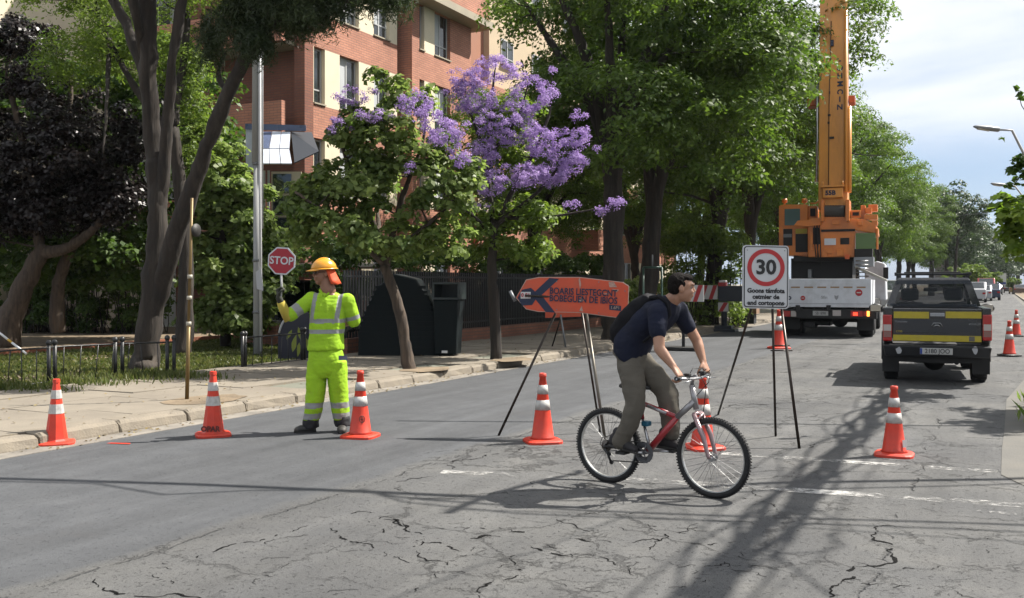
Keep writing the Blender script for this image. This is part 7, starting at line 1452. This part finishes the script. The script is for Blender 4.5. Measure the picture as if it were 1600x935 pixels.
# ================================================================ bicycle
A0 = Vector((.785, 7.82)); BD = Vector((.785, -.619)).normalized()      # camera-aligned frame
BYaw = PSI + math.atan2(BD.y, BD.x); bw0 = c2w(A0.x, A0.y, 0); BK = empty('bicycle', bw0, BYaw, 'red and silver mountain bicycle with suspension frame ridden across the road', 'bicycle')
def bk(px, py, w=0.0):
    n_ = Vector((-BD.y, BD.x)); A = A0 + n_ * w; k = (px - 800) / FPX; u = (k * A.y - A.x) / (BD.x - k * BD.y); zc = A.y + u * BD.y; return Vector((u, w, EYE - (py - HORIZ) / FPX * zc))
RW_ = .303; hr = Vector((0, 0, RW_)); f_ = bk(1115, 778).x; hf = Vector((f_ - .005, 0, RW_))
M_alu = mat('bike_aluminium', (.55, .55, .56), .3, metal=.85, var=.05, scale=10); M_rimb = mat('rim_silver', (.62, .62, .60), .3, metal=.7); M_bred = mat('bike_red', (.42, .02, .03), .3, coat=.5, var=.06, scale=10); M_bsil = mat('bike_silver', (.45, .44, .45), .35, metal=.6); M_bblk = mat('bike_black', (.015, .015, .016), .5); M_spk = mat('spoke_steel', (.45, .45, .45), .35, metal=.9)
def circ(c_, r, y, n=48): return [(c_.x + r * math.cos(2 * PI * k / n), c_.y + y, c_.z + r * math.sin(2 * PI * k / n)) for k in range(n)]
def bwheel(c_, nm='wheel'):
    t = MB(); t.tube(circ(c_, RW_ - .024, 0, 56), .023, 10, closed=True)
    for k in range(84):
        a = 2 * PI * k / 84; M = Matrix.Translation(c_) @ Matrix.Rotation(-a, 4, 'Y')
        for q in (-1, 0, 1): t.box(RW_ - .004, RW_ + .003, q * .013 - .005, q * .013 + .005, -.005 + .004 * (q == 0), .005 + .004 * (q == 0), M=M)
    w_ = t.build(nm, M_tyre, BK); r = MB(); vs = []; n = 56; prof = [(-.012, RW_ - .045), (.012, RW_ - .045), (.012, RW_ - .030), (-.012, RW_ - .030)]; prof = [(-.011, RW_ - .052), (.011, RW_ - .052), (.013, RW_ - .034), (-.013, RW_ - .034)]
    for k in range(n):
        a = 2 * PI * k / n
        for y, rr_ in prof: vs.append((c_.x + rr_ * math.cos(a), y, c_.z + rr_ * math.sin(a)))
    r.add(vs, [(4 * k + i, 4 * k + (i + 1) % 4, 4 * ((k + 1) % n) + (i + 1) % 4, 4 * ((k + 1) % n) + i) for k in range(n) for i in range(4)]); r.build('rim', M_rimb, w_)
    h = MB(); h.tube([c_ + Vector((0, -.05, 0)), c_ + Vector((0, .05, 0))], .014, 12); h.tube([c_ + Vector((0, -.034, 0)), c_ + Vector((0, -.030, 0))], .026, 14); h.tube([c_ + Vector((0, .030, 0)), c_ + Vector((0, .034, 0))], .026, 14); h.build('hub', M_alu, w_)
    sp = MB()
    for k in range(32):
        a = 2 * PI * k / 32; y = .032 if k % 2 else -.032; b_ = a + (.9 if (k // 2) % 2 else -.9); sp.tube([c_ + Vector((.024 * math.cos(b_), y, .024 * math.sin(b_))), c_ + Vector(((RW_ - .05) * math.cos(a), 0, (RW_ - .05) * math.sin(a)))], .0014, 4, caps=False)
    sp.build('spokes', M_spk, w_); return w_
bwheel(hr); bwheel(hf)
BB = bk(1011, 706); seatlug = bk(1000, 628); mid = bk(1058, 652); head_t = bk(1081, 602); head_b = bk(1088, 640); stem_t = bk(1083, 590)
fr = MB()
def flat(mb, a, b_, r0, r1, m): mb.tube([a, b_], [r0, r1], 10, m=m)
flat(fr, BB + Vector((.02, 0, .01)), mid, .024, .024, 0); flat(fr, mid, head_b.lerp(head_t, .35), .024, .026, 1); flat(fr, seatlug + Vector((-.01, 0, -.0)), mid, .019, .019, 0); flat(fr, mid.lerp(BB, .0), BB, .024, .026, 0); fr.build('frame', [M_bred, M_bsil], BK)
fs_ = MB(); fs_.tube([seatlug.lerp(mid, .25) + Vector((0, -.02, 0)), seatlug.lerp(mid, .75) + Vector((0, -.02, 0))], .012, 8); fs_.build('silver_decal', M_bsil, BK)
st = MB(); st.tube([seatlug + Vector((0, 0, .02)), bk(1004, 655)], .016, 10); st.build('seat_tube', M_bred, BK); st = MB(); st.tube([bk(1004, 655), bk(1013, 690), BB], [.012, .013, .014], 8); st.build('seat_tube_lower', M_alu, BK)
mb = MB(); p = bk(1010, 662); mb.box(p.x - .03, p.x + .03, -.035, .035, p.z - .02, p.z + .02); mb.build('blue_shock', mat('teal_blue', (.02, .16, .26), .4), BK, bevel=.01)
hd = MB(); hd.tube([head_b, head_t], .022, 12); hd.build('head_tube', M_bsil, BK); hd = MB(); hd.tube([head_t, stem_t, stem_t + Vector((.03, 0, .02))], [.014, .013, .014], 10); hd.build('stem', M_bsil, BK)
rs = MB()
for y in (-.055, .055): rs.tube([hr + Vector((0, y, 0)), BB + Vector((-.02, y * .6, .0))], [.011, .013], 8); rs.tube([hr + Vector((0, y, 0)), seatlug + Vector((-.03, y * .5, -.10))], [.009, .011], 8)
rs.tube([seatlug + Vector((-.03, 0, -.10)), seatlug + Vector((0, 0, -.06))], .012, 8); rs.build('rear_swingarm', M_bblk, BK)
fk = MB(); crown = head_b + Vector((.01, 0, -.03))
for y in (-.062, .062): fk.tube([crown + Vector((0, y, 0)), crown.lerp(hf, .5) + Vector((.015, y, 0)), hf + Vector((-.01, y, .02)), hf + Vector((0, y, 0))], [.018, .019, .015, .012], 10)
fk.tube([crown + Vector((0, -.062, 0)), crown + Vector((0, .062, 0))], .016, 8); fk.tube([crown + Vector((.02, -.062, -.05)), crown + Vector((.045, 0, .0)), crown + Vector((.02, .062, -.05))], .010, 8); fk.build('fork', mat('fork_silver_red', (.42, .30, .31), .3, metal=.5), BK)
hb = MB(); g1 = stem_t + Vector((.0, -.27, .01)); g2 = stem_t + Vector((.0, .27, .01)); hb.tube([g1, stem_t + Vector((.02, -.14, .0)), stem_t + Vector((.035, -.06, -.005)), stem_t + Vector((.035, .06, -.005)), stem_t + Vector((.02, .14, 0)), g2], .011, 8); hb.build('handlebar', M_alu, BK)
for g in (g1, g2):
    q = -1 if g.y < 0 else 1; mb = MB(); mb.tube([g + Vector((0, -q * .12, -.0)), g + Vector((-.0, 0, 0))], .017, 10); mb.build('grip', M_bblk, BK)
    mb = MB(); mb.tube([g + Vector((.02, -q * .145, -.01)), g + Vector((.06, -q * .12, -.02)), g + Vector((.065, -q * .02, -.025))], [.008, .006, .005], 6); mb.build('brake_lever', M_alu, BK)
    mb = MB(); mb.box(-.02, .03, -.02, .02, .005, .03, M=Matrix.Translation(g + Vector((.01, -q * .15, 0)))); mb.build('shifter', M_bblk, BK, bevel=.006)
cb_ = MB(); cb_.tube([g1 + Vector((.03, .15, 0)), g1 + Vector((.10, .18, .03)), stem_t + Vector((.12, -.02, -.06)), crown + Vector((.06, -.02, .02))], .0035, 5); cb_.tube([g2 + Vector((.03, -.15, 0)), g2 + Vector((.11, -.2, .05)), stem_t + Vector((.13, .0, -.03)), mid + Vector((.02, .02, .03))], .0035, 5); cb_.tube([g1 + Vector((.03, .15, .02)), g1 + Vector((.04, .19, .07)), stem_t + Vector((.06, .1, .06)), g2 + Vector((.04, -.2, .02))], .003, 5); cb_.build('brake_cables', M_bblk, BK)
sd = MB(); sx_ = seatlug + Vector((-.03, 0, .12)); loft(sd, [(sx_ + Vector((-.13, 0, 0)), (0, .06, 0), (0, 0, .02)), (sx_ + Vector((-.07, 0, 0)), (0, .075, 0), (0, 0, .03)), (sx_ + Vector((.02, 0, .0)), (0, .035, 0), (0, 0, .024)), (sx_ + Vector((.12, 0, -.005)), (0, .018, 0), (0, 0, .014))], 14); sd.build('saddle', M_bblk, BK); sd = MB(); sd.tube([seatlug, sx_], .012, 8); sd.build('seat_post', M_alu, BK)
cw = MB()
for r, y in ((.082, -.052), (.066, -.046), (.05, -.040)):
    n = 36; vs = []
    for k in range(n): a = 2 * PI * k / n; r2_ = r + (.004 if k % 2 else 0); vs += [(BB.x + r2_ * math.cos(a), y, BB.z + r2_ * math.sin(a)), (BB.x + r * .74 * math.cos(a), y, BB.z + r * .74 * math.sin(a)), (BB.x + r * .74 * math.cos(a), y + .003, BB.z + r * .74 * math.sin(a)), (BB.x + r2_ * math.cos(a), y + .003, BB.z + r2_ * math.sin(a))]
    cw.add(vs, [(4 * k + i, 4 * ((k + 1) % n) + i, 4 * ((k + 1) % n) + (i + 1) % 4, 4 * k + (i + 1) % 4) for k in range(n) for i in range(4)])
for k in range(5): a = 2 * PI * k / 5; cw.tube([BB + Vector((0, -.05, 0)), BB + Vector((.062 * math.cos(a), -.05, .062 * math.sin(a)))], .006, 6)
cw.tube([BB + Vector((0, -.06, 0)), BB + Vector((0, .06, 0))], .018, 12); cw.build('chainrings', mat('chainring_grey', (.16, .16, .17), .4, metal=.7), BK)
crd = Vector((-.985, 0, -.05)).normalized(); p1_ = BB + Vector((0, -.07, 0)) + crd * .155; p2_ = BB + Vector((0, .07, 0)) - crd * .155
for a, b_, q in ((BB + Vector((0, -.068, 0)), p1_, -1), (BB + Vector((0, .068, 0)), p2_, 1)):
    mb = MB(); mb.tube([a, b_], [.012, .010], 8); cr_ = mb.build('crank', M_alu, BK); mb = MB(); mb.box(-.04, .04, min(0, q * .09), max(0, q * .09), -.01, .01, M=Matrix.Translation(b_)); mb.build('pedal', M_bblk, cr_)
ch = MB(); ch.tube([BB + Vector((0, -.049, .08)), hr + Vector((.01, -.040, .045))], .005, 5); ch.tube([BB + Vector((0, -.049, -.08)), hr + Vector((.055, -.042, -.115))], .005, 5); ch.build('chain', M_bblk, BK)
cs = MB()
for k in range(6): cs.lathe([(.001, 0), (.024 + .005 * k, 0), (.024 + .005 * k, .003), (.001, .003)], 20, M=Matrix.Translation(hr + Vector((0, -.046 + .004 * k, 0))) @ Matrix.Rotation(PI / 2, 4, 'X'))
cs.build('cassette', mat('cassette_steel', (.22, .2, .18), .4, metal=.8), BK)
dr = MB(); dr.tube([hr + Vector((.0, -.06, -.02)), hr + Vector((.03, -.055, -.06)), hr + Vector((.055, -.048, -.125))], [.014, .010, .010], 8)
for p in (hr + Vector((.035, -.045, -.06)), hr + Vector((.058, -.045, -.125))): dr.lathe([(.001, -.004), (.019, -.004), (.019, .004), (.001, .004)], 14, M=Matrix.Translation(p) @ Matrix.Rotation(PI / 2, 4, 'X'))
dr.tube([hr + Vector((.0, -.06, -.02)), hr + Vector((-.045, -.055, .01)), hr + Vector((-.03, -.05, .06)), hr + Vector((.05, -.04, .09))], .0035, 5); dr.build('derailleur', M_bblk, BK)
# ---------------------------------------------------------------- rider
RD = empty('person', bw0, BYaw, 'dark haired cyclist in navy t-shirt and olive trousers leaning forward over the handlebar', 'person')
M_skr = skinmat('skin_light_tan', (.46, .245, .155), None); M_navyf = mat('navy_fabric', (.012, .016, .036), .85, var=.2, scale=6, bump=.3, bscale=120, spec=.25); M_oliv = mat('olive_trousers', (.155, .140, .115), .9, var=.12, scale=5, bump=.3, bscale=140, spec=.2)
Lw, Rw = .13, -.13
hip = bk(985, 560, 0); hipn, hipf = bk(992, 572, -.06), bk(1004, 574, .06); chest = bk(1032, 492, 0); neckb = bk(1047, 472, 0); hcr = bk(1066, 451, .0)
shn, shf = bk(1028, 490, -.16), bk(1062, 487, .17); hn, hf2 = g1 + Vector((-.005, .055, .0)), g2 + Vector((-.005, -.055, .0))
eln, elf = bk(1030, 545, -.235), bk(1089, 533, .26)
wrn = hn + (eln - hn).normalized() * .075 + Vector((-.0, 0, .025)); wrf = hf2 + (elf - hf2).normalized() * .075 + Vector((0, 0, .025))
rb = MB(); fdr = Vector((.83, .50, -.08)); P2, R2 = head(rb, hcr, fdr, (.08, 0, 1), .96)
capsule(rb, [hcr + Vector((-.035, 0, -.05)), neckb + Vector((.0, 0, .0))], [.056, .062])
tdir = (neckb - hip).normalized(); tn = Vector((-tdir.z, 0, tdir.x))
loft(rb, [(hip.lerp(neckb, .2), (0, .10, 0), tn * .05), (hip.lerp(neckb, .5), (0, .10, 0), tn * .06), (hip.lerp(neckb, .9), (0, .13, 0), tn * .06)])
capsule(rb, [shn, eln], [.052, .042]); capsule(rb, [eln, eln.lerp(wrn, .3), wrn], [.042, .042, .027]); capsule(rb, [shf, elf], [.052, .042]); capsule(rb, [elf, elf.lerp(wrf, .3), wrf], [.042, .042, .027])
hand(rb, wrn, (hn - wrn) + Vector((.02, 0, .004)), (-.15, 0, -1), (0, 1, 0), 1.25, 1.08); hand(rb, wrf, (hf2 - wrf) + Vector((.02, 0, .004)), (-.15, 0, -1), (0, -1, 0), 1.25, 1.08)
knn, ann = bk(991, 636, -.12), bk(969, 694, -.115); knf, anf = bk(1044, 616, .12), bk(1050, 682, .12)
capsule(rb, [hipn, knn, ann], [.06, .05, .036]); capsule(rb, [hipf, knf, anf], [.06, .05, .036])
blob('body', rb, M_skr, RD, .0068, 3); eyes(RD, P2, 1.0, R2, MATS['iris_brown'])
# hair
hh = MB(); hh.ell(P2(0, -.030, .044), (.078, .088, .078), n=24, k=14, R=R2); hh.ell(P2(0, -.056, .0), (.072, .058, .055), n=20, k=12, R=R2); hh.ell(P2(0, .020, .088), (.058, .058, .032), n=20, k=12, R=R2)
for q in (-1, 1): hh.ell(P2(q * .071, .000, .030), (.008, .010, .022), n=12, k=8, R=R2)
blob('hair', hh, MATS['hair_black'], RD, .006, 1, None, folds(45, .005, 2))
# shirt
ts = MB(); back = tn
loft(ts, [(bk(985, 558, 0), (0, .160, 0), tn * .135), (bk(988, 540, 0), (0, .168, 0), tn * .140), (bk(1000, 520, 0), (0, .165, 0), tn * .125), (bk(1018, 502, 0), (0, .180, 0), tn * .125), (bk(1034, 486, 0), (0, .185, 0), tn * .11), (bk(1045, 475, 0), (0, .13, 0), tn * .075), (bk(1050, 470, 0), (0, .07, 0), tn * .062)], 30, 2.4)
capsule(ts, [shn + Vector((-.02, .05, .02)), shn, shn.lerp(eln, .30), shn.lerp(eln, .52)], [.072, .074, .070, .064]); capsule(ts, [shf + Vector((-.02, -.05, .02)), shf, shf.lerp(elf, .3), shf.lerp(elf, .52)], [.072, .074, .070, .064])
blob('tshirt', ts, M_navyf, RD, .009, 4, None, folds2(.012, 7))
mb = MB(); p = bk(1076, 494, .10); mb.ell(bk(1061, 496, .165) + Vector((.075, -.02, 0)), (.008, .008, .008), n=8, k=6); mb.build('chest_logo', M_printw, RD)
# trousers
tt = MB()
def tube_cloth(mb, pts): 
    mb.tube([p for p, r in pts], [r for p, r in pts], 20)
    for p, r in pts: mb.ell(p, r * .995, n=18, k=10)
tube_cloth(tt, [(bk(986, 560, -.03), .115), (bk(985, 576, -.08), .098), (bk(991, 605, -.10), .086), (bk(993, 634, -.115), .072), (bk(984, 662, -.12), .064), (bk(970, 690, -.115), .060)])
tube_cloth(tt, [(bk(992, 562, .03), .112), (bk(1012, 580, .08), .095), (bk(1032, 600, .11), .088), (bk(1043, 616, .12), .080), (bk(1046, 645, .12), .072), (bk(1049, 677, .12), .062)])
loft(tt, [(bk(978, 558, 0), (0, .15, 0), tn * .10), (bk(985, 548, 0), (0, .145, 0), tn * .10)])
blob('trousers', tt, M_oliv, RD, .010, 4, None, folds2(.016, 9))
def rshoe(px, py, w, m): pass
M_shoe = mat('dark_shoe', (.022, .020, .022), .7, var=.2, scale=20); M_shsole = mat('shoe_sole', (.05, .048, .045), .8)
def shoe2(heel, toe, wd, nm='shoe'):
    heel, toe = Vector(heel), Vector(toe); d = (toe - heel); L_ = d.length; d.normalize(); l = Vector((0, 1, 0)); u = Vector((0, 0, 1)); u = (u - d * u.dot(d)).normalized(); mb = MB()
    loft(mb, [(heel + u * .05, l * wd * .7, u * .045), (heel + d * L_ * .22 + u * .055, l * wd * .9, u * .055), (heel + d * L_ * .45 + u * .048, l * wd, u * .048), (heel + d * L_ * .72 + u * .035, l * wd * 1.1, u * .035), (toe - d * .02 + u * .025, l * wd * .85, u * .024), (toe + u * .022, l * wd * .45, u * .014)], 18)
    capsule(mb, [heel + d * .06 + u * .05, heel + d * .055 + u * .12], [.040, .040]); b = blob(nm, mb, M_shoe, RD, .007, 3); sl = MB(); sl.hexa([heel - u * .012 - l * wd * .8, toe - u * .006 - l * wd * .6, toe - u * .006 + l * wd * .6, heel - u * .012 + l * wd * .8, heel + u * .012 - l * wd * .85, toe + u * .012 - l * wd * .65, toe + u * .012 + l * wd * .65, heel + u * .012 + l * wd * .85]); sl.build('sole', M_shsole, b, bevel=.008)
pn, pf = p1_ + Vector((0, -.045, .014)), p2_ + Vector((0, .045, .014))
shoe2(pn + Vector((-.12, 0, .035)), pn + Vector((.13, 0, -.005)), .040); shoe2(pf + Vector((-.13, 0, .01)), pf + Vector((.12, 0, .0)), .040)
# backpack
BPk = empty('backpack', bw0, BYaw, 'black backpack worn by the cyclist', 'backpack'); bb_ = MB(); tb = -tn if tn.z < 0 else tn
up_t = tdir; cen = bk(990, 500, 0)
loft(bb_, [(bk(967, 534, 0), (0, .10, 0), tb * .07), (bk(975, 522, 0), (0, .135, 0), tb * .105), (bk(991, 500, 0), (0, .14, 0), tb * .11), (bk(1008, 478, 0), (0, .13, 0), tb * .085), (bk(1022, 464, 0), (0, .10, 0), tb * .045)], 26, 3)
blob('bag', bb_, mat('black_nylon', (.006, .006, .009), .75, spec=.2, var=.2, scale=10, bump=.2, bscale=60), BPk, .009, 3, None, folds(8, .008, 12))
for y in (-.10, .10):
    mb = MB(); P_ = [bk(1016, 466, y), bk(1030, 464, y) , bk(1044, 474, y * 1.1), bk(1046, 492, y * 1.3), bk(1030, 515, y * 1.55), bk(1005, 535, y * 1.6)]
    for k in range(len(P_) - 1): pass
    mb.tube(P_, [.02, .022, .02, .016, .014, .012], 8); mb.build('strap', MATS['black_nylon'], BPk)
mb = MB(); mb.tube([bk(1003, 474, -.05) + tb * .0, bk(1000, 466, 0), bk(1003, 474, .05)], .008, 6); mb.build('carry_loop', MATS['black_nylon'], BPk)
# ================================================================ air
hz_ = MB(); hz_.box(-930, 930, -80, 1530, -1.03, 80); hm_ = bpy.data.materials.new('haze_air'); hm_.use_nodes = True; t_ = hm_.node_tree; t_.nodes.clear()
ho = t_.nodes.new('ShaderNodeOutputMaterial'); pv = t_.nodes.new('ShaderNodeVolumePrincipled'); pv.inputs['Density'].default_value = 0.00013; pv.inputs['Color'].default_value = (.82, .88, .95, 1); pv.inputs['Anisotropy'].default_value = .2; t_.links.new(pv.outputs[0], ho.inputs['Volume'])
hz_.build('haze', hm_, kind='stuff')
sc.cycles.volume_bounces = 0
